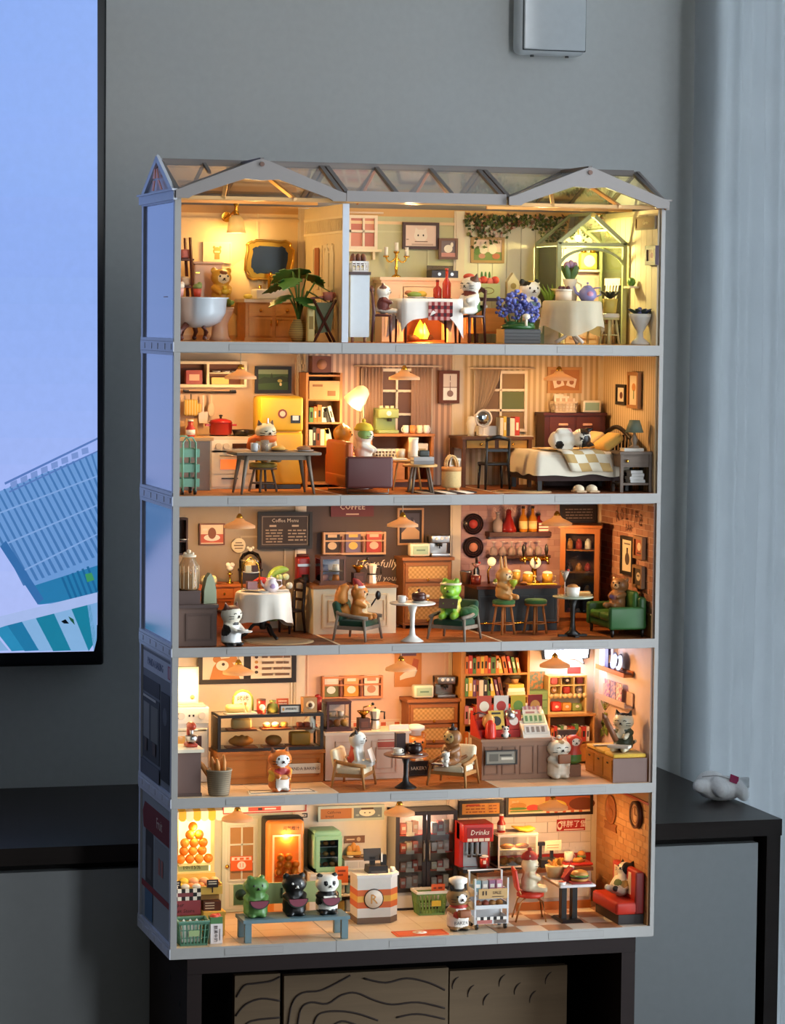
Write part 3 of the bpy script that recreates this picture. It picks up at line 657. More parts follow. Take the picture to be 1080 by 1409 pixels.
def armchair(label,x,y,z,rz,woodm,cush,sc=1.0,group=None):
 t=T('armchair',label,'chair',x,y,z,rz,group);q=sc
 for sx in(-1,1):
  for sy,zz in((-1,1.95),(1,2.3)):
   t.p('leg',M(woodm).t([(sx*1.75*q,sy*1.45*q,.03),(sx*1.5*q,sy*1.15*q,zz*q)],[.1*q,.15*q],8))
  t.p('armrest',M(woodm).t([(sx*1.5*q,-1.5*q,1.95*q),(sx*1.62*q,-.3*q,2.05*q),(sx*1.5*q,1.1*q,2.25*q),(sx*1.1*q,1.6*q,2.55*q)],[.16*q,.17*q,.17*q,.14*q],8))
 t.p('seat_rail',M(woodm).b(0,-1.2*q,.95*q,3.0*q,.2*q,.3*q).b(-1.5*q,0,.95*q,.2*q,2.5*q,.3*q).b(1.5*q,0,.95*q,.2*q,2.5*q,.3*q).b(0,1.2*q,.95*q,3.0*q,.2*q,.3*q))
 t.p('seat_cushion',M(cush).rb(0,-.05*q,1.1*q,2.75*q,2.5*q,.62*q,.22*q))
 t.p('back_cushion',M(cush).x((0,1.15*q,1.55*q),-14).rb(0,0,0,2.9*q,.6*q,1.75*q,.28*q).o());return t
def stool(label,x,y,z,r,h,woodm,top,group=None,rings=True,name='stool'):
 t=T(name,label,'stool',x,y,z,20,group)
 t.p('seat',M(top).l(0,0,[(r*.95,h-.42),(r,h-.34),(r,h-.1),(r*.9,h),(0,h+.02)],20))
 t.p('seat_rim',M(woodm).c(0,0,h-.62,r*.98,.2,n=20))
 for i in range(4):
  a=PI/4+i*PI/2;t.p('leg',M(woodm).t([(r*1.0*math.cos(a),r*1.0*math.sin(a),0),(r*.62*math.cos(a),r*.62*math.sin(a),h-.55)],.13,6))
 if rings:t.p('foot_ring',M(woodm).t([(r*.86*math.cos(i*PI/8),r*.86*math.sin(i*PI/8),h*.3)for i in range(16)],.07,5,True))
 return t
def pedestal(label,x,y,z,r,h,topm,legm,name='round_table',flare=.62):
 t=T(name,label,'table',x,y,z)
 t.p('tabletop',M(topm).l(0,0,[(r*.96,h-.18),(r,h-.12),(r,h-.04),(r*.97,h),(0,h)],28))
 t.p('pedestal',M(legm).l(0,0,[(r*flare,0),(r*flare*.98,.07),(r*.4,.2),(.32,.6),(.22,1.3),(.24,h*.7),(.5,h-.2)],20));return t
def basketm(m,w,d,h,t=1.18,n=7,rows=3): # tapering slatted basket
 def at(u,z):f=1+(t-1)*z/h;return f
 m.b(0,0,0,w,d,.1)
 for z,hh in((.0,.18),(h-.2,.2)):
  f0,f1=at(0,z),at(0,z+hh)
  for sx in(-1,1):m.b(sx*w*f0/2,0,z,.1,d*f0,hh,1)
  for sy in(-1,1):m.b(0,sy*d*f0/2,z,w*f0,.1,hh,1)
 for i in range(n+1):
  u=(i/n-.5)
  for sy in(-1,1):m.t([(u*w,sy*d/2,0),(u*w*t,sy*d*t/2,h)],.065,4)
 nd=max(2,int(n*d/w))
 for i in range(nd+1):
  u=(i/nd-.5)
  for sx in(-1,1):m.t([(sx*w/2,u*d,0),(sx*w*t/2,u*d*t,h)],.065,4)
 for j in range(1,rows):
  z=h*j/rows;f=at(0,z)
  for sx in(-1,1):m.b(sx*w*f/2,0,z-.04,.07,d*f,.08)
  for sy in(-1,1):m.b(0,sy*d*f/2,z-.04,w*f,.07,.08)
 return m
def drawers(t,cx,y,z,w,h,n,face,knob,par=None,gap=.1,name='drawer',inset=None):
 dh=h/n
 for i in range(n):
  q=t.p(name,M(face).b(cx,y,z+i*dh+gap/2,w-gap,.12,dh-gap),parent=par)
  if inset:t.p('drawer_panel',M(inset).b(cx,y-.07,z+i*dh+dh*.2,w*.82,.06,dh*.6),parent=q)
  if knob:t.p('knob',M(knob).e(cx,y-.17,z+(i+.5)*dh,.11),parent=q)
def burger(label,x,y,z,r=.6):
 t=T('burger',label,'burger',x,y,z);B=mt('#C9863C',.5)
 t.p('bottom_bun',M(B).l(0,0,[(r*.9,0),(r,.1),(r,.28)],16));t.p('patty',M(mt('#4A2818',.7)).l(0,0,[(r*1.03,.28),(r*1.06,.36),(r*1.03,.46)],16))
 t.p('lettuce',M(mt('#5E8A34',.6)).l(0,0,[(r*1.12,.47),(r*1.16,.5),(r*1.0,.56)],11));t.p('cheese',M(mt('#F0DC9A',.4)).b(0,0,.56,r*1.5,r*1.5,.07))
 t.p('top_bun',M(B).l(0,0,[(r,.63),(r*1.0,.74),(r*.8,.95),(r*.4,1.06),(0,1.08)],16));return t

# ================================================================== bottom storey
F=FZ[0]
def P(px,py,k):q=atZ(px,py,FZ[k]);return q.x,q.y
# --- fruit shop
rc=rct(240,1122,294,1203,15.4);t=T('shop_window','lit fruit shop window with a pile of oranges and a pale green label','window',rc[0],15.5,rc[1])
w,h=rc[2],rc[3]
t.p('window_frame',M(mt('#F2E29A',.4)).fr(0,-.25,0,w,h,.5,.32));t.p('lit_panel',M(emit('#FFEFB4',1.3)).b(0,-.06,.3,w-.6,.1,h-.6),label='glowing pale backing')
t.p('label_strip',M(mt('#C7D08A',.5)).b(-.1,-.32,.35,w-.9,.06,.8));t.txt('10-15%',.62,mt('#3E4A20',.6),(-.3,-.37,.75))
og=[mt(c,.4)for c in('#F08A22','#EC7E18','#F49A30')];n=0
for j,row in enumerate([4,3,3,2,1]):
 for i in range(row):
  goods('orange',f'{_ORD[i]} orange from the left in row {_ORD[j]} of the shop window pile','orange',M(og[(i+j)%3]).e(0,0,.5,.48,.36,.48),rc[0]-1.5+i*.92+j*.3-(.2 if j==2 else 0),14.6,rc[1]+1.2+j*.8,group='oranges piled in the shop window')
t.p('ledge',M(mt('#F2E29A',.4)).b(-.1,-.8,1.08,w-.7,1.0,.1))
t.lamp('window_glow',(0,-1.3,h*.78),.05,YELL,.6)
rc=rct(236,1112,307,1130,13.2);aw=T('awning','yellow and white striped scalloped awning over the fruit window','awning',rc[0],13.2,rc[1])
ys,wt=mt('#E9B93C',.7),mt('#F4E9D6',.7);n=7;dw=rc[2]/n
for i in range(n):
 x=-rc[2]/2+(i+.5)*dw
 aw.p('awning_stripe',M(ys if i%2 else wt).g([(x-dw/2,.45),(x-dw*.4,.1),(x-dw*.15,0),(x+dw*.15,0),(x+dw*.4,.1),(x+dw/2,.45),(x+dw/2,rc[3]*.75),(x-dw/2,rc[3]*.75)],'y',0,.08).add([(x-dw/2,0,rc[3]*.74),(x+dw/2,0,rc[3]*.74),(x+dw/2,2.2,rc[3]+.3),(x-dw/2,2.2,rc[3]+.3)],[(0,1,2,3)]))
rc=rct(305,1122,359,1252,15.4);t=T('shop_door','pale mint shop door with six panes and brass knob','door',rc[0],15.5,F);w=rc[2];h=rc[1]+rc[3]-F
DM=mt('#E4E6D4',.45);t.p('door_frame',M(mt('#D5DCC8',.45)).fr(0,-.12,0,w,h,.24,.34));lf=t.p('door_leaf',M(DM).b(0,-.12,.2,w-.7,.16,h-.55))
gw=w-1.5;z0=3.2;gh=h-4.3
for i in range(2):
 for j in range(3):t.p('pane',M(mt('#B78E60',.15)).b((i-.5)*gw/2,-.21,z0+j*gh/3+.08,gw/2-.16,.04,gh/3-.16),parent=lf)
gb=M(DM).fr(0,-.26,z0-.15,gw+.3,gh+.3,.1,.16).b(0,-.26,z0,.16,.1,gh)
for j in(1,2):gb.b(0,-.26,z0+j*gh/3-.08,gw,.1,.16)
t.p('glazing_bar',gb,parent=lf);t.p('door_knob',M(GOLD).e(-w/2+.5,-.38,4.6,.2),parent=lf);t.p('lower_panel',M(mt('#D8DCC6',.5)).b(0,-.22,.6,gw,.06,2.2),parent=lf)
sg=pic('door_sign','small orange sign hanging on the mint shop door','sign',rct(317,1178,347,1198,15.0),ft=0,bg='#EC6A2C',d=.12,pos=15.0,ar=[('r','#F2E6D6',.05,.72,.95,.95),('r','#EC6A2C',.18,.76,.3,.9),('r','#EC6A2C',.42,.76,.6,.9),('r','#EC6A2C',.7,.76,.84,.9),('e','#F6EDE0',.5,.38,.2,.28),('t','#EC6A2C','11',.5,.38,.4)])
pic('sign_board','cream overhead sign board with a red outline above the shop door','sign',rct(306,1104,421,1118,13.4),'#B03A30',.1,'#E9E4D6',[('r','#D95A48',.3,.1,.7,.6),('r','#3A3A38',.42,.2,.47,.5),('r','#F6EFE2',.5,.25,.64,.45)],pos=13.4)
pic('street_number','tiny dark plate beside the orange cold case','sign',rct(412,1119,423,1125,15.4),'#2A2420',.1,'#E8D6C0',[('r','#7A4A3A',.2,.3,.8,.7)],d=.1)
# orange juice cabinet
a=rct(368,1130,420,1240,12.3);w=a[2];h=a[1]+a[3]-F
t=T('orange_cabinet','orange fridge full of oranges behind a framed glass door','fridge',a[0],13.8,F);OC=mt('#F0903A',.35)
t.p('cabinet_body',M(OC).rb(0,0,0,w-.1,2.8,h,.35));t.p('cabinet_back',M(mt('#2E2620',.6)).rb(.05,.5,.05,w+.12,2.0,h+.12,.3))
t.p('window_shelf',M(mt('#E8742A',.4)).b(0,-1.6,3.9,w-1.3,.7,.1));t.p('window_recess',M(mt('#F08A3A',.4)).b(0,-1.39,2.6,w-1.3,.06,h-4.0));dr=t.p('door',M(mt('#F6DDBA',.4)).fr(0,-1.46,2.45,w-1.0,h-3.8,.14,.18))
t.p('door_handle',M(GOLD).c(w/2-.62,-1.6,3.6,.08,.7),parent=dr);t.p('pane',M(glass('#FFF2E0')).b(0,-2.0,2.6,w-1.3,.03,h-4.0),parent=dr)
t.p('control_panel',M(mt('#F2B87A',.4)).b(-.5,-1.4,.5,1.4,.05,1.4))
t.lamp('case_glow',(0,-1.75,h-1.6),.035,(1,.62,.3),.3);t.txt('元气橙汁',.42,mt('#3A1E10',.6),(.5,-1.42,h-.75))
for j in range(3):
 for i in range(3-(j==2)):goods('orange',f'{_ORD[i]} orange from the left, row {_ORD[j]} in the orange fridge','orange',M(og[(i+j)%3]).e(0,0,.4,.4,.28,.4),a[0]-.85+i*.82+j*.1,12.05,F+4.05+j*.72,group='oranges in the orange fridge')
# fruit stand
q=atY(244,1285,5);x0,x1=.75,6.2;t=T('fruit_stand','stepped yellow fruit stand with a chequered sign at the shop front','stand',(x0+x1)/2,7,F);YC=mt('#EFC35A',.5);w=x1-x0
zt_=atY(300,1230,6).z-F;zh=atY(300,1207,6).z-F
t.p('stand_body',M(mt('#B88A48',.6)).b(0,.6,0,w-.4,2.6,zt_));t.p('upper_crate',M(YC).b(0,-1,zt_,w,.12,.8).b(0,2,zt_,w,.12,1.5).b(-w/2,.5,zt_,.12,3,1.0).b(w/2,.5,zt_,.12,3,1.0).b(0,.5,zt_,w,3,.12).b(-.55,.5,zt_,.1,3,.9))
lc=t.p('lower_crate',M(YC).b(1.75,-1.6,0,2.0,1.5,2.0).b(1.75,-1.6,2.0,2.15,1.6,.3));mc=t.p('middle_crate',M(mt('#5A2E20',.6)).b(1.65,-1.2,2.3,1.7,1.0,.9))
sb=t.p('sign_panel',M(mt('#8E3A44',.6)).b(-1.0,-1.75,2.0,3.0,.15,1.4));t.txt('Super',.5,mt('#2A1014',.6),(-2.3,-1.84,3.0),al='LEFT');t.txt('Fruit Store',.5,mt('#2A1014',.6),(-2.3,-1.84,2.4),al='LEFT')
ck=M()
for i in range(8):
 for j in range(3):
  if 2<=i<=5 and j==1:continue
  ck.m(mt('#16120F',.6)if(i+j)%2 else mt('#F2EBDD',.6)).b(-1.0-1.31+i*.375,-1.74,3.4+j*.37,.375,.14,.37)
ck.m(mt('#7A3A40',.6)).b(-1.0,-1.74,3.77,1.5,.14,.37);t.p('chequered_panel',ck,parent=sb)
for s,px in((-1,-1.9),(1,1.75)):
 tg=t.p('price_tag',M(mt('#241411',.6)).b(px,-1.25,zt_+.7,1.1,.08,.75).b(px,-1.25,zt_+.2,.12,.06,.6));t.p('price_print',M(mt('#D8C8B0',.7)).b(px,-1.3,zt_+1.22,.8,.03,.1).b(px,-1.3,zt_+1.0,.8,.03,.1),parent=tg)
t.p('chocolate_print',M(mt('#E2CDB4',.7)).b(1.4,-1.72,2.5,.9,.03,.09).b(1.4,-1.72,2.75,.9,.03,.09).b(1.4,-1.72,3.0,.9,.03,.09),parent=mc)
SX,SY=(x0+x1)/2,7
for i in range(10):
 u=i/9;lem=i<4;c='#EFC63A' if lem else('#F4B07A' if i%2 else '#F0904A');row=i%2
 goods('lemon' if lem else 'peach',f'{"yellow lemon" if lem else "blushed peach"}, {_ORD[i if lem else i-4]} from the left in the upper crate of the fruit stand','fruit',M(mt(c,.45)).e(0,0,.45,.5,.45,.42),SX-w/2+.5+i*.5,SY-.5+row*.9,F+zt_+.2+row*.35,group='fruit in the upper crate of the stand')
for i in range(3):goods('bun',f'{_ORD[i]} small white iced bun behind the chequered sign','bun',M(mt('#F0DCC0',.5)).e(0,0,.3,.42,.3,.3),SX-2.0+i*1.1,SY-1.2,F+4.3,group='buns behind the chequered sign')
# green shopping basket and carton in front
x,y=P(265,1303,0);y=1.9;t=T('shopping_basket','dark green slatted shopping basket at the front left corner of the fruit shop','basket',2.4,y-.1,F);GB=mt('#4A7A60',.5)
t.p('basket_body',basketm(M(GB),2.5,1.9,2.2,1.15,8,3));t.p('name_plate',M(mt('#9DB078',.5)).b(0,-1.08,.9,1.0,.1,.55));t.p('rim',M(mt('#E6E4DC',.5)).fr(0,0,0,.01,.01,.01,.001)if 0 else M(mt('#6A947C',.5)).b(0,-1.12,2.2,3.0,.14,.16).b(0,1.12,2.2,3.0,.14,.16).b(-1.45,0,2.2,.14,2.2,.16).b(1.45,0,2.2,.14,2.2,.16))
for i in range(3):goods('milk_carton',f'small white milk carton in the green basket, {_ORD[i]} from the left','carton',M(mt('#EEE8DC',.5)).b(0,0,0,.5,.5,1.7).b(0,0,1.7,.5,.5,.45,.15),1.7+i*.62,y+.2,F+.12,group='cartons in the green basket')
t=T('juice_carton','tall white and green carton with a red top beside the green basket','carton',4.65,1.7,F)
t.p('carton_body',M(mt('#E9DCD8',.5)).b(0,0,0,1.15,1.1,1.9));t.p('green_band',M(mt('#4E7C4A',.5)).b(0,0,1.9,1.15,1.1,.6));t.p('tomato_top',M(mt('#D8442A',.45)).e(-.15,-.1,2.5,.45,.42,.3).e(.25,.1,2.5,.3))
t.txt('鲜果牛奶',.4,mt('#4A3A3A',.6),(-.1,-.57,.95),al='CENTER').rotation_euler=(R(90),R(90),0)
t.p('print',M(mt('#4A3A3A',.6)).b(.3,-.56,.3,.06,.03,1.1))
# bench
BT=mt('#6A8288',.55);t=T('bench','teal grey bench with a pale green back board at the front of the fruit shop','bench',12.3,2.4,F)
t.p('bench_top',M(BT).b(0,-.05,1.85,10.4,3.5,.32))
for sx in(-1,1):
 for sy in(-1,1):t.p('leg',M(BT).b(sx*4.7,sy*1.4-.05,0,.62,.55,1.86))
bb=t.p('back_board',M(mt('#9DAA72',.55)).b(0,2.1,2.9,10.6,.18,2.0));t.p('back_post',M(BT).b(-4,2.0,2.1,.3,.2,.9).b(4,2.0,2.1,.3,.2,.9))
t.p('board_print',M(mt('#3C4A28',.6)).x((-4.6,2.0,3.9),90).l(0,0,[(.55,0),(.55,.03)],14).o().x((-3.4,2.0,3.9),90).l(0,0,[(.5,0),(.5,.03)],14).o().b(-.6,1.99,3.4,.2,.04,1.0).b(.6,1.99,3.4,.7,.04,.15).b(.6,1.99,3.9,.7,.04,.15),parent=bb)
bz=F+2.18
def melon(t,h):t.p('watermelon_slice',M(mt('#7A3040',.5)).g([(math.cos(a*PI/10)*.215*h,math.sin(-a*PI/10)*.17*h+.42*h)for a in range(11)],'y',-.33*h,-.25*h).m(mt('#1E2A1A',.5)).g([(math.cos(a*PI/10)*.24*h,math.sin(-a*PI/10)*.2*h+.42*h)for a in range(11)],'y',-.315*h,-.26*h),label='dark red watermelon slice')
ye=mt('#5E8A3C',.4)
f=critter('frog_figurine','green frog figurine eating watermelon on the teal bench',atY(352,1262,2).x,2.2,bz,4,4.1,'#567F3E',ears='frog',pat=[(mt('#7FA850',.4),-.3,.1,.3,.2,.3,.5)],fat=1.18,tail=1);melon(f,4.1)
f=critter('black_bear_figurine','glossy black bear figurine eating watermelon on the teal bench',atY(405,1262,2).x,2.2,bz,4,4.2,'#15120F',ears='bear',dark='#EFE8DC',nose='#EFE8DC',fat=1.1,pat=[(mt('#B8A878',.4),-.3,.28,.2,.16,.16,.2)]);melon(f,4.2)
PB=mt('#14120F',.4)
f=critter('panda_figurine','black and white panda figurine eating watermelon on the teal bench',atY(450,1260,2).x,2.2,bz,6,4.05,'#EDE8DA',ears='bear',earc='#14120F',fat=1.1,pat=[(PB,0,0,.5,.3,.3,.07),(PB,.25,-.1,.4,.12,.22,.16),(PB,-.25,-.1,.4,.12,.22,.16),(PB,.13,-.15,.05,.2,.3,.1),(PB,-.13,-.15,.05,.2,.3,.1),(PB,.1,-.22,.755,.055,.08,.06),(PB,-.1,-.22,.755,.055,.08,.06)]);melon(f,4.05)
# --- checkout
pic('menu_light_box','pale blue double menu board reading California bread above the mint warmer','sign',rct(437,1108,528,1129,15.3),'#B9C6BE',.25,'#C98A52',[('r','#B87038',0,0,.5,1),('t','#2E1A10','California',.22,.62,.36),('t','#2E1A10','bread',.15,.25,.34),('r','#DCC49A',.51,0,.54,1),('r','#6E7C86',.54,0,1,1),('e','#F2EADA',.76,.55,.13,.4),('r','#4A3024',.66,.8,.86,1),('e','#2A2420',.72,.5,.015,.05),('e','#2A2420',.8,.5,.015,.05),('e','#9FB0B8',.6,.3,.03,.1),('e','#9FB0B8',.95,.2,.02,.08)],pos=15.3)
c=rct(425,1201,512,1266,11.2);t=T('back_counter','white back counter with drawers and open shelves of packets','counter',c[0]+.1,13.1,F);w=c[2];h=c[1]+c[3]-F;CWH=mt('#E8E2D8',.45)
t.p('counter_top',M(CWH).b(0,0,h-.25,w,4.2,.25));t.p('body',M(CWH).b(-w*.28,.1,0,w*.44,3.8,h-.26).b(w*.47,.1,0,.2,3.8,h-.26).b(w*.2,1.9,0,w*.52,.2,h-.26));
for z in(.1,1.9,3.6):t.p('shelf',M(CWH).b(w*.2,0,z,w*.52,3.8,.14))
CX=c[0]
for j,z in enumerate((.25,2.05)):
 for i in range(3):goods('snack_packet',f'{["yellow", "white", "red", "cream", "teal", "orange"][i+3*j]} snack packet on the {["lower", "upper"][j]} shelf under the white back counter','packet',M(mt(['#E8C25A','#EFE8DC','#D86A4A','#EBDDB8','#8FB0A4','#E89A4A'][i+3*j],.5)).rb(0,0,0,.75,.7,1.1,.15),CX+w*.04+i*.85,12.2,F+z,group='packets under the white back counter')
c2=rct(475,1185,512,1204,12.6);q=T('tray_station','low brown-topped service station with cups on the white back counter','cabinet',c2[0],13.9,F+h+.0);q.p('body',M(mt('#C9C4BE',.45)).b(0,0,0,c2[2],2.2,.9));q.p('top',M(wood('#8A6A50',0)).b(0,0,.9,c2[2]+.1,2.3,.15))
for i in range(2):q.p('drawer',M(mt('#B5AFA8',.4)).b(-.6+i*1.25,-1.12,.15,1.1,.08,.6))
for i in range(3):plate(f'{["white", "brown", "cream"][i]} saucer on the brown-topped service station',c2[0]-.7+i*.75,13.4,F+h+1.06,.34,['#EEE6DA','#8A5A3A','#E6D6BA'][i])
c3=rct(430,1143,475,1200,11.8);q=T('bread_warmer','mint green bread warmer with a glass door and two racks','appliance',c3[0]-.1,13.2,F+h);MG=mt('#8FBF9A',.35);w3,h3=c3[2]-.6,c3[1]+c3[3]-F-h
q.p('body',M(MG).b(-w3/2+.12,0,0,.24,2.8,h3-.2).b(w3/2-.12,0,0,.24,2.8,h3-.2).b(0,1.3,0,w3,.2,h3-.2).b(0,0,0,w3,2.8,.4).rb(0,0,h3-.75,w3,2.8,.75,.3));dr=q.p('door',M(MG).fr(.1,-1.42,.15,w3*.96,h3-.7,.14,.38));q.p('pane',M(glass()).b(.1,-1.42,.5,w3*.75,.04,h3-1.4),parent=dr);q.p('side_glass',M(mt('#CFE0CC',.15)).b(-w3/2-.01,0,.6,.03,2.0,h3-1.6))
q.p('rack',M(STEEL).b(0,0,1.4,w3-.5,2.4,.06).b(0,0,2.45,w3-.5,2.4,.06))
for j in range(3):
 for i in range(3):goods('pastry',f'small brown pastry, {_ORD[i]} from the left on the {["bottom", "middle", "top"][j]} rack of the mint warmer','pastry',M(mt(['#C9833C','#8A5226','#D9A45A'][(i+j)%3],.5)).e(0,0,.22,.3,.35,.22),c3[0]-.85+i*.72,12.7,F+h+[.42,1.47,2.52][j],group='pastries in the mint warmer')
pic('price_stand','orange price card standing before the white back counter','sign',rct(461,1192,479,1218,10.9),ft=0,bg='#E06A34',d=.08,pos=10.95,ar=[('r','#8A3A1E',.2,.7,.8,.8),('r','#8A3A1E',.2,.5,.6,.6),('r','#F2D6B8',0,0,1,.12)])
pic('wall_decal','brown pill-shaped wall sign with two dots','sign',rct(474,1150,502,1160,15.4),ft=0,bg='#7E5A48',d=.08,ar=[('e','#C9A888',.7,.5,.1,.3),('r','#D8BC9C',.1,.4,.5,.6)])
q=T('bread_basket','yellow bread basket print with loaves on the wall behind the counter','basket',rct(475,1155,497,1182,15)[0],14.9,rct(475,1155,497,1182,15)[1]);q.p('basket_body',M(mt('#E0AE52',.6)).b(0,0,0,1.3,.4,.8,1.15));
for i in range(3):q.p('loaf',M(mt('#D9923E',.5)).e(-.4+i*.4,0,.95+.3*(i==1),.28,.2,.45))
# checkout counter
x,y=P(515,1271,0);t=T('checkout_counter','white checkout counter with orange and yellow bands and a round R badge','counter',x,y+1.4,F);hh=(1271-1203)/14.15
pl_=[(-1.72,-1.4),(1.62,-1.4),(2.6,-.3),(2.6,1.4),(-1.72,1.4)]
t.p('base',M(mt('#6E5848',.5)).g(pl_,'z',0,.62));bd=t.p('body',M(CWH).g([(a*1.0,b)for a,b in pl_],'z',.62,hh-.3));t.p('counter_top',M(mt('#EDE9E2',.3)).g([(a*1.05,b*1.06)for a,b in pl_],'z',hh-.3,hh))
for z,hx in((1.55,'#DE6A34'),(2.15,'#EFB24A'),(2.75,'#DE6A34')):t.p('colour_band',M(mt(hx,.5)).g([(a*1.006,b*1.012)for a,b in pl_],'z',z,z+.6),parent=bd)
bg_=t.p('badge',M(mt('#3A2418',.5)).x((-.1,-1.43,2.45),90).l(0,0,[(1.0,0),(1.0,.05)],28).m(mt('#EFE6D8',.5)).l(0,0,[(.9,0),(.9,.07)],28).o());t.txt('R',1.35,mt('#C98A44',.5),(-.1,-1.52,2.4),parent=bg_);t.txt('R',1.2,mt('#E2A85C',.5),(-.1,-1.53,2.4),parent=bg_)
r2=T('cash_register','black cash register with a tilted screen on the striped checkout counter','cash register',x+.55,y+1.5,F+hh);BK=mt('#1A1614',.35)
r2.p('till',M(BK).b(0,0,0,2.0,1.7,.7,.95));r2.p('stand',M(BK).b(-.35,.2,.7,.5,.3,.8));r2.p('screen',M(mt('#0E0C0B',.5)).x((-.35,.1,1.1),-14).b(0,0,0,1.75,.14,1.2).o());r2.p('card_reader',M(BK).b(.7,0,.7,.5,.4,1.0));r2.p('receipt',M(PAPER).b(.5,-.2,1.0,.16,.05,.9));r2.p('keypad',M(mt('#4A4644',.5)).b(0,-.86,.1,1.5,.03,.12))
mug('white paper cup at the right end of the checkout counter',x+2.1,y+1.2,F+hh,'#EFE8DC',.22,.5)
# black double door fridge
a=rct(543,1116,628,1226,12.4);w=a[2];zb=a[1]-F;hT=a[3]
t=T('display_fridge','tall black double door display fridge with pink and white packets','fridge',a[0],13.75,F);BKF=mt('#1E1512',.4)
t.p('base',M(mt('#DCD2C4',.5)).b(0,0,.25,w-.1,2.9,zb-.28));t.p('grille',M(BKF).b(0,-1.45,.7,1.2,.06,.25).b(0,0,0,w-.2,2.8,.24));t.p('cabinet',M(mt('#C9BBA8',.5)).b(-w/2+.12,0,zb,.24,3,hT).b(w/2-.12,0,zb,.24,3,hT).b(0,1.4,zb,w,.2,hT).b(0,0,zb+hT-.4,w,3,.4).b(0,0,zb,w,3,.25))
for s in(-1,1):
 dr=t.p('door',M(BKF).fr(s*w/4,-1.56,zb,w/2-.05,hT,.18,.38));t.p('pane',M(glass('#F4F4F2')).b(s*w/4,-1.56,zb+.38,w/2-.8,.04,hT-.76),parent=dr);t.p('handle',M(STEEL).t([(s*.28,-1.72,zb+hT*.38),(s*.28,-1.9,zb+hT*.42),(s*.28,-1.9,zb+hT*.6),(s*.28,-1.72,zb+hT*.64)],.1,6),parent=dr)
sh=[zb+.3+i*(hT-.8)/4*1.0 for i in range(4)]
cl=[('#E88A7A','pink'),('#F0E6D8','white'),('#E4B49A','peach'),('#D8CDBE','pale grey'),('#C9604A','red'),('#EFE0C0','cream')]
for j,z in enumerate(sh):
 if j:t.p('shelf',M(mt('#D9604A' if 1 else '',.5)).b(0,-.1,z-.12,w-.5,2.4,.1))
 for s in(-1,1):
  t.p('price_ticket',M(PAPER).b(s*w/4,-1.34,z-.16,.85,.05,.38))
  for i in range(3):
   c_,n_=cl[(j*2+i+(s>0)*3)%6];hh2=[1.2,.9,1.05,1.3][j]*(.8+.1*i)
   goods('packet',f'{n_} packet, {_ORD[i]} from the left behind the {"left" if s < 0 else "right"} fridge door on the {["lowest", "second", "third", "top"][j]} shelf','packet',M(mt(c_,.5)).b(0,0,0,.55,.7,hh2).m(mt('#F4ECE0',.6)).b(0,-.36,hh2*.4,.35,.03,hh2*.3),a[0]+s*w/4-.62+i*.62,13.0,F+z+.02,group='packets in the black display fridge')
t.lamp('fridge_light',(0,-.6,zb+hT-.7),.035,(1,.8,.7),.4)
# big green basket, mat, baker
x,y=P(594,1259,0);t=T('shopping_basket','light green slatted shopping basket with white rim beside the black fridge','basket',x,y+.9,F);G2=mt('#7FA35A',.5)
t.p('basket_body',basketm(M(G2),2.5,1.8,2.2,1.22,8,2));t.p('rim',M(mt('#EDE6D6',.5)).b(0,-1.1,2.15,3.2,.18,.26).b(0,1.1,2.15,3.2,.18,.26).b(-1.55,0,2.15,.18,2.3,.26).b(1.55,0,2.15,.18,2.3,.26));t.p('name_plate',M(mt('#E9C23C',.5)).b(.4,-1.08,.9,.95,.08,.55))
pic('price_card','orange price card stuck in the light green basket','sign',(x+.8,F+2.0,1.4,.95),ft=0,bg='#E2622E',d=.08,pos=y+.6,ar=[('r','#7A2E14',.15,.5,.35,.7),('r','#7A2E14',.5,.5,.8,.7)])
a=[P(545,1289,0),P(619,1288,0),P(612,1279,0),P(537,1282,0)];mx=sum(p[0]for p in a)/4;my=sum(p[1]for p in a)/4
t=T('door_mat','orange rounded floor mat with a white face motif by the checkout','mat',mx,my+.1,F-.02);t.p('mat',M(mt('#E2602E',.7)).rb(0,0,0,5.2,2.3,.1,.3,3));t.p('mat_border',M(mt('#8A3218',.7)).x((0,0,.09),90).fr(0,0,-1.0,4.8,2.0,.03,.05).o());t.p('motif',M(mt('#F4E6D2',.7)).l(0,.1,[(.7,.1),(.7,.12)],18).m(mt('#E2602E',.7)).l(-.25,.1,[(.14,.12),(.14,.13)],8).l(.25,.1,[(.14,.12),(.14,.13)],8))
x,y=P(632,1281,0)
def chefhat(t,h,z=.9,s=1.0,c='#F4EDE0'):t.p('chef_hat',M(mt(c,.6)).l(0,0,[(.13*h*s,z*h),(.13*h*s,(z+.09)*h),(.2*h*s,(z+.13)*h),(.2*h*s,(z+.21)*h),(.1*h*s,(z+.25)*h),(0,(z+.25)*h)],14))
BK2=mt('#1A1512',.4);WH2=mt('#EFE6DA',.5);RD2=mt('#A82E22',.5)
f=critter('baker_cat_figurine','brown cat baker figurine in white apron lettered BAKERY holding a loaf',x,y+.6,F,8,4.5,'#8A6A42',pat=[(WH2,0,0,.28,.32,.3,.26),(BK2,0,0,0,.4,.4,.07),(RD2,0,-.05,.53,.22,.25,.045),(RD2,.13,-.25,.36,.09,.1,.09),(RD2,-.13,-.25,.36,.09,.1,.09),(BK2,0,.0,.93,.3,.25,.1),(WH2,0,-.25,.7,.1,.12,.11)],tail=0)
chefhat(f,4.5);f.p('loaf',M(mt('#8E4E26',.6)).rb(0,-1.45,1.45,1.3,.7,.75,.2));f.txt('BAKERY',.5,mt('#2A1A14',.6),(0,-1.13,.85))
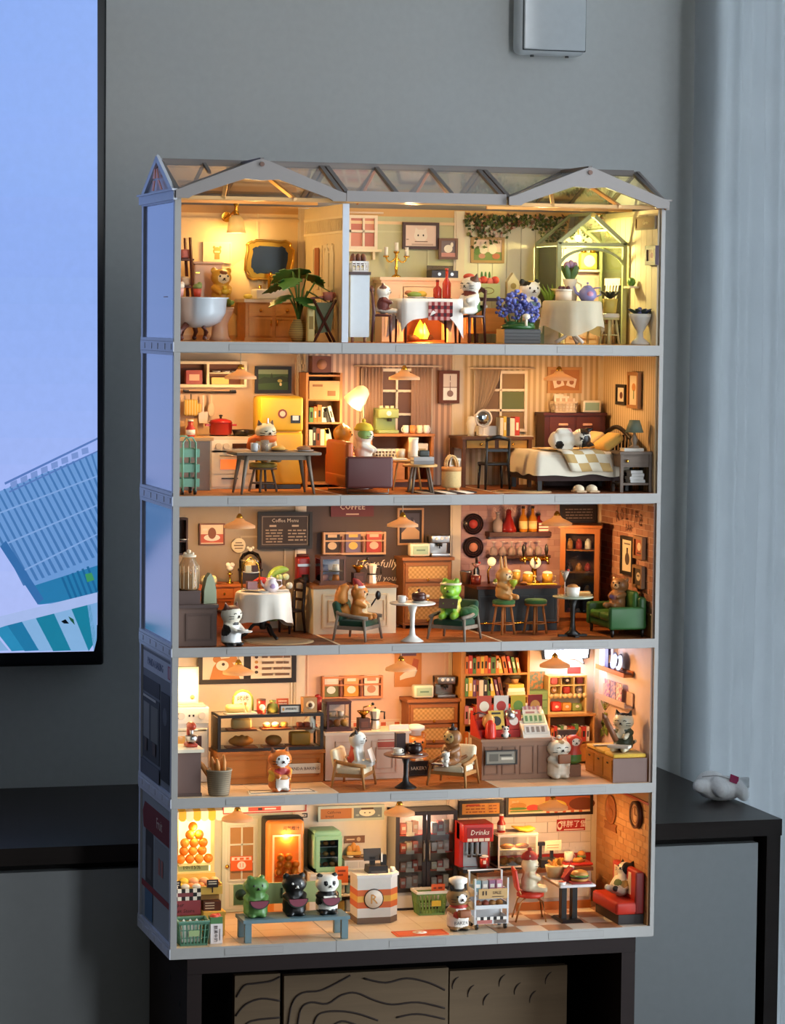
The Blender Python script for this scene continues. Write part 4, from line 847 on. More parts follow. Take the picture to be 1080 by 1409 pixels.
# --- burger bar
t=T('service_counter','long cream burger counter with brown top and orange kick board','counter',38.8,12,F);ch=4.15
t.p('counter_top',M(wood('#7A4E30',0)).b(0,.2,ch-.35,12.5,5.6,.35).b(-4.1,-2.9,ch-.35,4.2,1.2,.35));t.p('body',M(mt('#EADBC4',.5)).b(0,.3,0,12.2,5.2,ch-.36).b(-4.1,-2.7,0,4.0,1.0,ch-.36));t.p('kick_board',M(mt('#C9762E',.5)).b(2.0,-2.35,0,8.2,.12,.8))
for i in range(3):t.p('panel_moulding',M(mt('#DCC9AC',.5)).fr(-.4+i*2.6,-2.33,1.1,2.3,2.2,.08,.12))
a=rct(636,1133,678,1188,9.4);ft=F+ch
t=T('drinks_machine','red drinks machine with black taps lettered Drinks','appliance',a[0],10.6,ft);w=a[2];h=a[1]+a[3]-ft;RDM=mt('#B8241C',.35)
t.p('tower',M(RDM).b(0,.6,.3,w,1.6,h-.35));t.p('head',M(RDM).rb(0,-.3,h*.62,w,2.4,h*.38,.15));t.p('sign_plate',M(mt('#8E1A16',.4)).b(.1,-1.52,h*.72,w*.82,.06,h*.2));t.txt('Drinks',.72,mt('#F4ECE0',.5),(.1,-1.57,h*.82),shear=.2);t.p('back_splash',M(STEEL).b(.1,-.22,.4,w*.8,.06,h*.5));t.p('drip_tray',M(BK2).b(0,-.5,0,w,2.4,.35));t.p('selector',M(mt('#E8DCC8',.5)).b(-.9,-1.5,h*.64,.5,.06,.3).b(-.3,-1.5,h*.64,.5,.06,.3).b(.3,-1.5,h*.64,.5,.06,.3).b(.9,-1.5,h*.64,.5,.06,.3))
for i in range(3):t.p('tap',M(BK2).c(-.75+i*.55,-.9,h*.36,.12,h*.28).c(-.75+i*.55,-.9,h*.3,.2,.2))
t=T('paper_cup','red paper cup standing under the drinks machine taps','cup',a[0]+.75,9.75,ft+.36);t.p('cup_body',M(RDM).c(0,0,0,.33,1.05,.46));t.p('lid',M(mt('#F2E8DC',.4)).c(0,0,1.05,.5,.12));t.p('print',M(mt('#F2E8DC',.5)).b(0,-.4,.4,.3,.06,.35))
a=rct(686,1148,740,1195,9.8);t=T('food_case','white framed glass case of fried chicken on the burger counter','display case',a[0],11.4,ft);w=a[2];h=a[1]+a[3]-ft;WF=mt('#EADCCB',.4)
t.p('base',M(BK2).b(0,0,0,w+.1,3,.18));t.p('frame',M(WF).fr(0,-1.4,.18,w,h-.3,.16,.16).fr(0,1.4,.18,w,h-.3,.16,.16).b(-w/2+.08,0,.18,.16,2.8,.16).b(w/2-.08,0,.18,.16,2.8,.16));t.p('top',M(WF).b(0,0,h-.14,w+.1,3.1,.16));t.p('shelf',M(WF).b(0,0,h*.52,w-.3,2.6,.08));t.p('pane',M(glass()).b(0,-1.45,.3,w-.3,.03,h-.5));t.p('pane',M(glass()).b(-w/2,0,.3,.03,2.6,h-.5));t.lamp('case_light',(0,-.8,h-.5),.03,WARM,.4)
for i in range(4):goods('fried_chicken',f'golden fried chicken piece, {_ORD[i]} from the left at the bottom of the glass case','chicken',M(mt('#C87A32',.6)).e(0,0,.35,.42,.4,.38).e(.15,-.1,.55,.25),a[0]-1.2+i*.8,10.9,ft+.3,group='chicken in the glass food case')
for i in range(2):goods('sausage_roll',f'brown sausage roll, {["left", "right"][i]} one on the glass case shelf','roll',M(mt('#B0703A',.5)).e(0,0,.25,.75,.3,.25),a[0]-.85+i*1.6,10.9,ft+h*.52+.09,group='rolls on the glass case shelf')
bottle('red ketchup bottle with white cap on the glass food case',rct(684,1121,697,1147,11)[0],11.2,ft+h+.02,.42,1.85,mt('#B5281E',.35),'#F0E4D2','#EBD9C6',.5)
bn=M(mt('#E8BE3A',.4));ax=rct(704,1137,736,1148,11)[0]
for i in range(4):one('banana',f'yellow banana, {_ORD[i]} from the front of the bunch on the glass case','banana',M(mt('#E8BE3A',.4)).t([(-1.1,0,.52),(-.5,0,.3),(.2,0,.2),(.8,0,.3),(1.1,0,.4)],[.06,.2,.22,.18,.05],8),ax,10.6+i*.36,ft+h+.02,-6+i*5,'bananas on the glass food case')
a=rct(741,1147,771,1184,10.5);t=T('cash_register','black card terminal with a white customer screen on the burger counter','cash register',a[0],11,ft)
t.p('till',M(BK2).b(0,0,0,2.0,1.8,.75,.94));t.p('post',M(BK2).b(.5,.3,.7,.3,.3,1.1).b(-.75,.1,.7,.25,.25,1.7));t.p('screen',M(mt('#F2DFB8',.3)).b(.5,.0,1.55,1.8,.16,1.0));t.p('card_reader',M(BK2).b(-.75,-.1,2.1,.75,.3,.35));t.p('screen_print',M(mt('#B89A70',.6)).b(.5,-.09,1.8,1.2,.03,.08).b(.5,-.09,2.05,1.3,.03,.08))
a=rct(772,1170,815,1184,10.5);t=T('serving_tray','red plastic tray at the end of the burger counter','tray',a[0],11.3,ft);t.p('tray',M(mt('#C8301F',.4)).rb(0,0,0,a[2],2.3,.28,.1,2))
mug('white cup with red emblem on the counter tray',a[0]-.6,11.2,ft+.29,'#F0E2CE',.48,1.0);burger('small burger on the red counter tray',a[0]+.75,11.2,ft+.29,.42)
goods('nugget_pile','small heap of golden nuggets on the red counter tray','food',M(mt('#D9963C',.6)).e(0,0,.25,.4,.35,.28).e(.3,.1,.22,.3).e(-.25,.1,.2,.25),a[0]+.15,10.6,ft+.29)
pic('menu_board','black framed orange menu board left of the burger photographs','menu board',rct(631,1101,691,1124,15.3),'#1C120E',.3,'#E2A04E',lines('#9A4A1E',.1,.6,.1,.9,3,.6)+lines('#9A4A1E',.7,.9,.1,.9,3,.6,3)+[('r','#B83A22',.1,.8,.45,.95)],pos=15.3)
pic('menu_board','long black framed menu board with burger and pizza pictures','menu board',rct(695,1092,815,1122,15.3),'#1C120E',.3,'#E8B26A',[('r','#B85A2A',.45,.12,1,1),('e','#7A3A1A',.9,.5,.16,.4),('e','#C98A3A',.12,.5,.1,.2),('e','#5E8A34',.12,.32,.11,.08),('e','#D9483A',.3,.35,.08,.2),('e','#E8C24A',.55,.45,.16,.35),('r','#F2DDB8',0,0,1,.12),('r','#D9602E',.46,0,.5,.12),('r','#D9602E',.56,0,.6,.12),('r','#D9602E',.66,0,.7,.12),('r','#D9602E',.76,0,.8,.12),('r','#D9602E',.86,0,.9,.12),('r','#5E8A34',.02,.12,.42,.2),('t','#F6E8CC','HOT',.08,.75,.2)],pos=15.3)
t=pic('wall_logo','red and white burger bar sign with Chinese lettering on the tiled wall','sign',rct(766,1127,805,1143,15.4),ft=0,bg='#B8261C',d=.1,ar=[('t','#FBEFE0','胖胖了堡',.58,.55,.62),('e','#F2D8C0',.1,.45,.09,.36),('e','#B8261C',.1,.5,.06,.2),('r','#F6E2CC',.25,.08,.95,.16)],pos=15.44)
cp=M(mt('#F2E6D6',.5))
for i in range(38):
 for j in range(2):
  if(i+j)%2:cp.b(32.8+i*.37,15.42,F+4.6-.05+j*.3,.35,.06,.28)
STO[0].p('checker_strip',cp,parent=STO[0].bw[2],kind='stuff').location=(0,0,-0)
# right wall emblem and clock
rc=rcx(831,1095,848,1145,47.2);t=T('wall_emblem','brown relief emblem with a ribbon on the brick wall','emblem',47.3,rc[0],rc[1],-90);w,h=rc[2],rc[3];EM=mt('#9A5A2C',.6)
t.p('oval',M(EM).x((0,-.04,h*.62),90).l(0,0,[(w*.42,0),(w*.42,.08),(w*.34,.08),(w*.34,.02),(0,.02)],20).o());t.p('cap',M(EM).e(0,-.05,h*.85,w*.3,.06,h*.12));t.p('loaf',M(EM).e(0,-.06,h*.55,w*.18,.07,h*.12));t.p('ribbon',M(EM).g([(-w*.5,.05*h),(w*.5,.05*h),(w*.42,.16*h),(w*.5,.26*h),(-w*.5,.26*h),(-w*.42,.16*h)],'y',-.1,0))
rc=rcx(867,1102,885,1140,47.2);t=T('wall_clock','round wooden wall clock on the brick wall above the red sofa','clock',47.35,rc[0],rc[1]+rc[3]/2,-90);rr=rc[3]/2
t.p('rim',M(wood('#5A2E1A',0)).x((0,0,0),90).l(0,0,[(rr,0),(rr,.45),(rr*.82,.45),(rr*.8,.3)],26).o());t.p('dial',M(mt('#D9A878',.5)).x((0,0,0),90).l(0,0,[(rr*.82,.1),(rr*.82,.32),(0,.32)],24).o());t.p('hand',M(EM).b(0,-.36,0,.08,.04,rr*.6));t.p('hand',M(EM).b(rr*.2,-.36,-.04,rr*.4,.04,.08));t.p('dial_ring',M(mt('#A8683C',.5)).x((0,-.33,0),90).t([(rr*.6*math.cos(i*PI/9),rr*.6*math.sin(i*PI/9),0)for i in range(18)],.05,4,True).o())
# shop cart
x,y=P(676,1279,0);t=T('goods_cart','white two-tier goods cart with a tan SALE board','cart',x,y+1.1,F);CG=mt('#D5D3D2',.35)
for sx in(-1,1):
 for sy in(-1,1):t.p('post',M(CG).b(sx*1.65,sy*1.0,.5,.16,.16,4.7+.2*sy));q=t.p('caster',M(BK2).x((sx*1.45,sy*.9,.3),0,90).c(0,0,-.12,.3,.24).o())
for z,hh in((.55,1.0),(2.0,.85),(3.4,.7)):
 t.p('tray',M(CG).b(0,0,z,3.3,2.1,.1).b(0,-1.05,z,3.3,.1,hh*.45).b(0,1.05,z,3.3,.1,hh).b(-1.65,0,z,.1,2.1,hh*.7).b(1.65,0,z,.1,2.1,hh*.7))
t.p('sale_board',M(mt('#C49A62',.6)).b(.1,-1.16,3.05,2.9,.1,.95));t.txt('SALE',.42,mt('#3A2414',.6),(.5,-1.23,3.6));t.p('board_print',M(mt('#3A2414',.6)).b(-.9,-1.22,3.4,.12,.03,.4).b(-.6,-1.22,3.4,.12,.03,.4).b(.6,-1.22,3.2,1.2,.03,.06))
cf=M()
for i in range(9):cf.m(BK2 if i%2 else WH2).b(-1.3+i*.33,-1.12,.95,.33,.06,.3)
t.p('chequer_strip',cf);t.p('front_panel',M(mt('#B86A60',.5)).b(-.7,-1.12,.6,1.5,.05,.38).m(mt('#6A5A52',.5)).b(.9,-1.12,.6,1.2,.05,.38));t.p('push_handle',M(CG).t([(-1.65,1.1,5.2),(-1.65,1.5,5.35),(1.65,1.5,5.35),(1.65,1.1,5.2)],.08,6))
for i in range(4):goods('tin',f'{["teal", "grey", "purple", "pink"][i]} packet on the top tier of the white goods cart','packet',M(mt(['#7FA0A4','#A8A4A0','#9A6A84','#B87A8A'][i],.5)).b(0,0,0,.6,.7,1.1).m(PAPER).b(0,-.36,.4,.4,.03,.35),x-1.1+i*.72,y+1.3,F+3.52,group='packets on the top tier of the cart')
for i in range(4):goods('bread_roll',f'{["brown", "reddish", "tan", "golden"][i]} bun on the middle tier of the white goods cart','bun',M(mt(['#8A5230','#9A4A38','#B8864E','#C4843E'][i],.6)).e(0,0,.3,.38,.45,.3),x-1.1+i*.72,y+.9,F+2.12,group='buns on the middle tier of the cart')
# red diner chair and cat
x,y=P(730,1266,0);t=T('diner_chair','red padded diner chair with bent tan metal legs','chair',x,y+.2,F,80);TM=met('#B88A5A',.35);RC=mt('#C9361F',.4)
t.p('seat',M(RC).l(0,0,[(1.15,2.3),(1.35,2.4),(1.35,2.65),(1.2,2.8),(0,2.85)],22));t.p('backrest',M(RC).x((0,1.3,3.0),-10).rb(0,0,0,2.3,.32,2.2,.15).o());t.p('back_stripe',M(mt('#E8D8C0',.5)).x((0,1.12,3.3),-10).b(0,0,0,.7,.04,1.6).o())
for sx in(-1,1):
 t.p('leg',M(TM).t([(sx*.9,-.5,2.35),(sx*1.1,-1.1,2.0),(sx*1.2,-1.4,0)],.09,6));t.p('leg',M(TM).t([(sx*.9,.6,2.35),(sx*1.1,1.1,1.9),(sx*1.2,1.6,0)],.09,6));t.p('back_post',M(TM).t([(sx*.8,.9,2.4),(sx*.85,1.3,3.2)],.08,6))
KN=mt('#9A2A22',.8)
f=critter('cat_figurine','cream cat figurine with red knitted hat sitting on the red diner chair',x-.15,y+.15,F+2.8,75,3.75,'#DCC9A6',pose='sit',eyes='smile',pat=[(mt('#B89468',.4),0,.2,.5,.12,.15,.3),(RC,0,-.2,.5,.09,.12,.07)])
f.p('knitted_hat',M(KN).l(0,0,[(.8,3.25),(.84,3.4),(.7,3.75),(.3,4.05),(0,4.1)],14).e(0,0,4.2,.22),label='red knitted hat')
# table with food
t=T('diner_table','pale diner table on two black posts laden with burger and fries','table',40.6,4.4,F,0);tz=3.9
t.p('tabletop',M(mt('#E4DCDC',.25)).rb(.25,.3,tz-.28,3.7,5.4,.28,.1,2));t.p('table_edge',M(mt('#C89A6A',.4)).b(-1.62,.3,tz-.26,.06,5.2,.22))
t.p('base_plate',M(BK2).b(0,0,0,2.3,3.4,.25,.8))
for s in(-.55,.55):t.p('post',M(BK2).b(s,-.2,.2,.5,.9,tz-.45))
z=F+tz+.01
burger('big stacked burger on red paper at the front of the diner table',41.35,3.1,z+.2,.85);one('serving_tray','red paper tray under the big burger','tray',M(mt('#A83A30',.6)).rb(0,0,0,2.1,1.8,.19,.1,2),41.3,3.1,z)
t=T('fries_bowl','tan paper bowl heaped with golden fries on the diner table','fries',39.9,6.3,z);t.p('bowl',M(mt('#D9B67E',.6)).c(0,0,0,.7,1.2,1.0,16));fm=M(mt('#E8A03A',.5));rr2=random.Random(5)
for i in range(16):a_=rr2.uniform(0,6.28);r_=rr2.uniform(0,.7);fm.x((r_*math.cos(a_),r_*math.sin(a_),1.05),rr2.uniform(-40,40),rr2.uniform(-40,40),rr2.uniform(0,90)).b(0,0,0,.2,.2,rr2.uniform(.6,1.0)).o()
t.p('fries',fm,kind='stuff')
t=T('fries_box','red carton tipped on its side with fries on the diner table','fries',40.0,3.6,z);t.p('carton',M(mt('#A8261E',.5)).x((0,0,.1),0,50,20).b(0,0,0,1.0,.5,1.4,1.3).o());fm=M(mt('#E8A03A',.5))
for i in range(7):fm.x((.8+i*.08,-.25+i*.1,.35),0,60+i*6,i*9).b(0,0,0,.14,.14,.9).o()
t.p('fries',fm,kind='stuff')
t=T('paper_cup','red cola cup with a white lid behind the big burger','cup',41.0,5.3,z);t.p('cup_body',M(RDM).c(0,0,0,.38,1.1,.52));t.p('lid',M(mt('#F2E8DC',.4)).c(0,0,1.1,.56,.14));t.p('straw',M(RC).t([(0,0,1.2),(.25,0,1.8)],.06,5))
goods('sauce_dish','small round dish of red sauce on the diner table','dish',M(WH2).c(0,0,0,.35,.3,.42).m(RC).c(0,0,.29,.36,.03),39.3,2.4,z)
# sofa
t=T('booth_sofa','red vinyl booth sofa with cream stripes along the brick wall','sofa',45.9,4.3,F,-90);SRd=mt('#C2301F',.35);SD=mt('#8E2A28',.4)
t.p('base',M(mt('#241A18',.5)).b(0,.1,0,6.6,2.6,.95));t.p('seat',M(SRd).rb(0,-.2,.95,7.0,2.7,1.25,.3));t.p('backrest',M(SRd).rb(0,.95,1.2,7.0,.75,4.0,.28));t.p('end_panel',M(SD).rb(3.35,.9,1.0,.4,.9,4.1,.15))
for i in range(3):t.p('back_stripe',M(mt('#EAD6B8',.45)).rb(-2.5+i*2.0,.6,2.6,.85,.12,2.2,.05))
f=critter('cat_figurine','black and white cat figurine lounging on the red booth sofa',45.75,3.9,F+2.35,-58,3.6,'#E6DCC4',pose='sit',rx=-24,earc='#171310',pat=[(BK2,.17,-.05,.78,.17,.3,.22),(BK2,-.19,-.05,.86,.1,.25,.14),(BK2,.14,-.42,.08,.08,.1,.1),(mt('#A8843C',.4),.2,0,.3,.12,.3,.12),(mt('#5A6A34',.5),0,-.2,.3,.14,.14,.1)],arms='down')

# ================================================================== second storey: bakery and book shop
F=FZ[1];K=1
moulding(1,STO[1].bw[1],24,Z1[1]+4.5,14.4,8.2,mt('#EFCBB0',.6));moulding(1,STO[1].bw[0],8,Z1[1]+.2,14.6,12.4,mt('#F2E0C6',.6))
STO[1].p('tile_border',M(mt('#F4E2CC',.5)).b(24,15.5,4.7,15,.08,.95),parent=STO[1].bw[1])
tb=M(mt('#D9663A',.5))
for i in range(10):tb.b(17.6+i*1.42,15.45,4.95,.5,.06,.45)
STO[1].p('tile_motif',tb,parent=STO[1].bw[1],kind='stuff')
# left: light box on the oven
a=rct(241,918,273,968,9);t=T('light_box','glowing cream light box standing on the white oven','light box',a[0],9.3,a[1]);t.p('frame',M(mt('#EFE6C8',.4)).fr(0,0,0,a[2],a[3],.7,.18));t.p('lit_face',M(emit('#FFF0A6',1.15)).b(0,-.15,.15,a[2]-.3,.3,a[3]-.3),label='bright pale yellow glowing face');t.p('rosette',M(mt('#C9A45A',.5)).x((.55,-.32,.6),90).l(0,0,[(.22,0),(.22,.03)],12).o())
t.lamp('box_glow',(0,-1.2,a[3]*.5),.06,YELL,.8)
tp=a[1];a=rct(236,972,288,1064,8.6);t=T('oven','white stacked bakery oven with knobs and glowing glass doors','oven',a[0],10.4,F);w=a[2];h=tp-F;OV=mt('#EDE4D6',.35)
t.p('oven_body',M(OV).rb(0,0,0,w,3.2,h-.3,.12));t.p('oven_top',M(mt('#D9CDB4',.4)).b(-.1,-.1,h-.3,w-.3,3.0,.16).b(-.1,-.1,h-.14,w-.8,2.6,.14));t.p('control_panel',M(mt('#F2EADC',.4)).b(0,-1.66,h-1.9,w-.1,.12,1.4));kn=M(mt('#D9CFC0',.3))
for i in range(2):kn.x((-.9+i*2.0,-1.7,h-1.15),90).c(0,0,0,.34,.22).o()
t.p('knob',kn);t.p('gauge',M(BK2).b(-.1,-1.74,h-1.25,.16,.04,.2).b(.3,-1.74,h-1.25,.16,.04,.2).b(-1.0,-1.74,h-1.4,.7,.03,.5));t.p('upper_door',M(mt('#E2D8C6',.35)).rb(0,-1.66,h-5.2,w-.2,.16,2.8,.1));t.p('oven_window',M(mt('#4A2216',.2)).rb(.45,-1.76,h-4.7,1.3,.1,1.6,.05).m(mt('#E0A04A',.2)).rb(-1.0,-1.76,h-4.7,1.0,.1,1.6,.05));t.p('door_handle',M(STEEL).t([(-1.5,-1.95,h-2.55),(1.5,-1.95,h-2.55)],.09,6));t.p('lower_door',M(mt('#E6DCCA',.4)).b(0,-1.64,.4,w-.3,.08,3.0))
a=rct(238,1032,279,1098,.9);t=T('side_counter','dark brown counter with a pale top at the left front of the bakery','counter',a[0]-.1,2.6,F);w=a[2];ch=a[3]-.1
t.p('counter_body',M(mt('#6A5048',.6)).b(0,0,0,w-.15,3.4,ch-.3));t.p('counter_top',M(mt('#E6D8BE',.4)).b(.1,.1,ch-.3,w+.2,3.9,.3));t.p('plinth',M(mt('#54403A',.6)).b(0,-.02,0,w,3.5,.3))
q=atY(263,1030,2.6);t=T('stand_mixer','red stand mixer with a silver bowl on the dark counter','mixer',q.x,2.7,F+ch);t.p('base',M(mt('#A83A24',.3)).rb(0,.1,0,1.1,1.5,.35,.15));t.p('column',M(mt('#A83A24',.3)).rb(0,.65,.2,.55,.5,1.5,.15));t.p('head',M(mt('#A83A24',.3)).e(0,0,1.95,.45,.95,.42));t.p('bowl',M(STEEL).l(0,-.2,[(.3,.38),(.55,.6),(.62,1.05),(.56,1.05),(.5,.7),(0,.6)],16));t.p('whisk',M(STEEL).c(0,-.2,.9,.12,.8,.2));t.p('trim_band',M(STEEL).l(0,0,[(.46,1.92),(.47,2.0)],12))
x,y=P(304,1096,1);t=T('baguette_bucket','woven grey brown bucket holding upright baguettes','bucket',x,y+1.0,F);t.p('bucket',M(mt('#9A8A70',.8,'stripe','#857560',160,2)).l(0,0,[(.95,0),(1.0,.2),(1.2,2.3),(1.25,2.3),(1.25,2.45),(1.1,2.45),(1.05,1.2),(0,1.2)],22))
for i,(dx,dy,rx_,ry_)in enumerate([(-.75,.1,0,-34),(-.3,.3,8,-16),(.1,.2,10,-22),(.6,0,4,-8),(.3,.4,8,5)]):
 one('baguette',f'golden baguette, {_ORD[i]} from the left in the woven bucket','bread',M(mt('#C8813C',.55)).t([(0,0,0),(0,0,.4),(0,0,1.9),(0,0,2.5)],[.12,.26,.25,.08],8),x+dx*.7,y+1+dy,F+1.25,20*i,'baguettes in the woven bucket',rx=rx_,ry=ry_)
BEAR=[('r','#F0DFC6',0,0,.46,1),('r','#1C120E',.46,0,.54,1),('r','#F0DFC6',.54,0,1,1),('p','#C9803E',[(.08,0),(.12,.5),(.18,.8),(.3,.85),(.36,.5),(.42,0)]),('e','#C9803E',.16,.8,.045,.14),('e','#C9803E',.34,.8,.045,.14),('e','#F0DFC6',.22,.55,.07,.2),('e','#3A2418',.23,.6,.018,.06)]+[('e',c_,.6,.86-i*.2,.02,.06)for i,c_ in enumerate(('#3A2018','#C98A3A','#A83A2A','#4A3A2A'))]+lines('#7A5A44',.66,.92,.05,.98,4,.6)+lines('#7A5A44',.9,.98,.05,.98,4,.6,4)
pic('menu_board','black framed bakery menu board with an orange bear and a price list','menu board',rct(272,893,407,940,15.3),'#1C120E',.45,'#F0DFC6',BEAR,pos=15.3)
# display counter
x,y=P(372,1078,1);a=rct(297,1035,446,1080,y);t=T('bakery_counter','orange wooden bakery counter with moulded panels and a lettered plate','counter',a[0]+.1,y+1.9,F);w=a[2];bh=3.1;OW=wood('#C9803E',0,.45);OW2=wood('#B87034',0,.45)
t.p('counter_body',M(OW).b(0,0,0,w-.3,3.6,bh-.3));t.p('counter_top',M(OW2).b(0,-.05,bh-.3,w,3.9,.3))
for i in range(2):pm=t.p('panel',M(OW2).fr(-w*.22+i*w*.47,-1.83,.5,w*.4,1.9,.1,.14))
pl2=t.p('name_plate',M(mt('#F0E2CA',.5)).rb(w*.3,-1.95,.85,3.3,.14,1.0,.1));t.txt('PANDA BAKING',.42,mt('#6A4A34',.6),(w*.3,-2.04,1.35),parent=pl2)
BX,BY,BW=a[0]+.1,y+1.9,w;a=rct(300,983,445,1037,BY-1.5);gh=a[1]+a[3]-F-bh
t=T('cake_case','black framed glass case with two shelves of loaves and cakes','display case',a[0],BY+.1,F+bh);w=a[2];BF=mt('#1E1612',.4)
t.p('frame',M(BF).fr(0,-1.5,0,w,gh,.2,.28).fr(0,1.5,0,w,gh,.2,.2).b(-w/2+.1,0,0,.2,2.9,.2).b(w/2-.1,0,0,.2,2.9,.2).b(-w/2+.1,0,gh-.2,.2,2.9,.2).b(w/2-.1,0,gh-.2,.2,2.9,.2));t.p('glass_top',M(glass('#F0EAE0',.05,.25,'#D8CBB8')).b(0,0,gh-.1,w,3,.08));t.p('floor_plate',M(mt('#EAD9BE',.4)).b(0,0,.05,w-.3,2.9,.15));t.p('shelf',M(glass('#F4EEE6',.05,.3,'#EADCC8')).b(0,.2,gh*.53,w-.4,2.5,.07));t.p('pane',M(glass()).b(0,-1.55,.25,w-.5,.03,gh-.5));t.p('pane',M(glass()).b(-w/2,0,.25,.03,2.8,gh-.5));t.lamp('case_light',(0,-1.2,gh-.4),.1,WARM,.4)
z1,z2=F+bh+.22,F+bh+gh*.53+.08;CX0=a[0]
def tray(lab,x,z,w_):one('bread_tray',lab,'tray',M(mt('#8A4A28',.5)).b(0,0,0,w_,1.6,.14),x,BY-.4,z,group='trays in the cake case')
tray('long brown tray under the big loaf at the lower left of the glass case',CX0-2.7,z1,3.0);tray('brown tray under the round bun in the lower middle of the glass case',CX0+.5,z1,2.2);tray('brown tray under the square cake at the lower right of the glass case',CX0+3.1,z1,2.6);tray('brown tray under the sponge loaf on the upper left shelf',CX0-2.7,z2,2.8);tray('brown tray under the small tarts on the upper middle shelf',CX0+.7,z2,2.8);tray('brown tray under the dark pastries on the upper right shelf',CX0+3.4,z2,1.6)
goods('loaf','big golden ridged loaf at the lower left of the glass case','bread',M(mt('#D98E3C',.5)).e(0,0,.5,1.25,.6,.5).e(-.5,0,.6,.35,.5,.45).e(.1,0,.65,.35,.5,.45).e(.6,0,.6,.35,.5,.4),CX0-2.7,BY-.4,z1+.15)
goods('bun','round golden bun in the lower middle of the glass case','bread',M(mt('#D9893A',.5)).e(0,0,.5,.85,.65,.52),CX0+.5,BY-.4,z1+.15);goods('sponge_cake','square golden sponge cake at the lower right of the glass case','cake',M(mt('#DFA23E',.5)).rb(0,0,0,2.0,1.2,1.25,.2),CX0+3.1,BY-.4,z1+.15)
goods('sponge_loaf','pale yellow sponge loaf on the upper left shelf of the glass case','cake',M(mt('#E8C27A',.5)).rb(0,0,0,1.9,1.1,.95,.2),CX0-2.7,BY-.4,z2+.15)
for i in range(3):goods('tart',f'{["pink", "cream", "golden"][i]} topped tart on the upper middle shelf of the glass case','tart',M(mt('#C98A4A',.5)).c(0,0,0,.3,.3,.4).m(mt(['#E09080','#F0DCC0','#E0A850'][i],.5)).e(0,0,.32,.38,.38,.22),CX0-.2+i*.9,BY-.4,z2+.15)
for i in range(2):goods('pastry',f'dark brown pastry, {["left", "right"][i]} one on the upper right shelf of the glass case','pastry',M(mt('#8A3E24',.5)).rb(0,0,0,.6,.7,.45,.12),CX0+3.1+i*.7,BY-.4,z2+.15)
goods('cream_jar','white jug with U mark at the right end of the glass case','jug',M(mt('#EFE2CE',.3)).l(0,0,[(.4,0),(.6,.5),(.55,1.2),(.3,1.5),(.34,1.7)],16).m(mt('#8A7A6A',.5)).b(0,-.6,.6,.3,.05,.06).b(-.15,-.6,.6,.06,.05,.45).b(.15,-.6,.6,.06,.05,.45),CX0+4.35,BY+.5,z2-.6)
zt=F+bh+gh+.01;Yt=BY
def tx(px):return atY(px,980,Yt).x
t=T('roll_cake','yellow roll cake on a pale board atop the glass case','cake',tx(327),Yt-.3,zt);t.p('board',M(mt('#F0E4CC',.4)).b(.2,0,0,3.0,1.6,.12));t.p('cake_body',M(mt('#E8C878',.5)).rb(-.3,0,.12,1.9,1.1,.75,.3));t.p('slice',M(mt('#F2DFA8',.5)).rb(.95,-.1,.12,.3,1.0,.7,.2))
t=T('arch_sign','white arched sign with a green rim atop the glass case','sign',tx(337),Yt+1.0,zt);pts=[(-.95,0),(-.95,1.1)]+[(-.95*math.cos(i*PI/10),1.1+.95*math.sin(i*PI/10))for i in range(1,10)]+[(.95,1.1),(.95,0)]
t.p('panel',M(mt('#F2E4CC',.5)).g(pts,'y',-.06,.06));t.p('rim',M(mt('#8A9E44',.5)).t([(a_,0,b_)for a_,b_ in pts],.13,6));t.txt('烤烤',.6,mt('#4A3424',.6),(0,-.08,1.25));t.p('print',M(mt('#E0825A',.6)).b(-.2,-.08,.5,.3,.03,.3).b(.25,-.08,.45,.25,.03,.45))
t=T('tin_can','red round tin with a white badge atop the glass case','can',tx(358),Yt-.4,zt);t.p('can_body',M(mt('#C23426',.35)).c(0,0,0,.45,1.25));t.p('lid',M(mt('#5A3A2A',.4)).c(0,0,1.25,.46,.1));t.p('badge',M(mt('#F2E4D0',.5)).x((0,-.42,.6),90).l(0,0,[(.3,0),(.3,.06)],14).o())
goods('tea_bag','green round-bottomed gift bag tied at the top','bag',M(mt('#8E9A4A',.6)).l(0,0,[(.5,0),(.62,.3),(.5,.75),(.25,.9),(.35,1.15)],14).m(mt('#C9603A',.5)).b(0,0,.88,.5,.5,.1),tx(375),Yt,zt)
pic('price_card','small orange red card with white writing behind the green bag','sign',(tx(391),zt,1.2,1.2),ft=0,bg='#D8623A',d=.1,pos=Yt+.8,ar=lines('#F2DCC4',.15,.85,.5,.9,2,.4))
pic('price_card','black edged white name card lettered Ubakery on the glass case','sign',(tx(395),zt,2.1,.85),'#1C1410',.12,'#F0E6D4',[('t','#2A1E16','烘焙面包',.55,.5,.45),('e','#D8A04A',.14,.5,.06,.25)],pos=Yt-1.1)
t=T('gift_box','brown kraft box with a round print atop the glass case','box',tx(424),Yt-.2,zt);t.p('box_body',M(mt('#C9935A',.6)).b(0,0,0,1.35,1.2,1.4));t.p('print',M(mt('#EAD2AE',.6)).x((0,-.61,.7),90).l(0,0,[(.42,0),(.42,.03)],14).m(mt('#5A3A24',.6)).l(0,0,[(.22,0),(.22,.05)],10).o())
goods('red_tin','red lidded tin beside the kraft box','tin',M(mt('#B83226',.4)).c(0,0,0,.42,1.3).e(0,0,1.35,.3,.3,.2),tx(438)+.1,Yt+.7,zt)
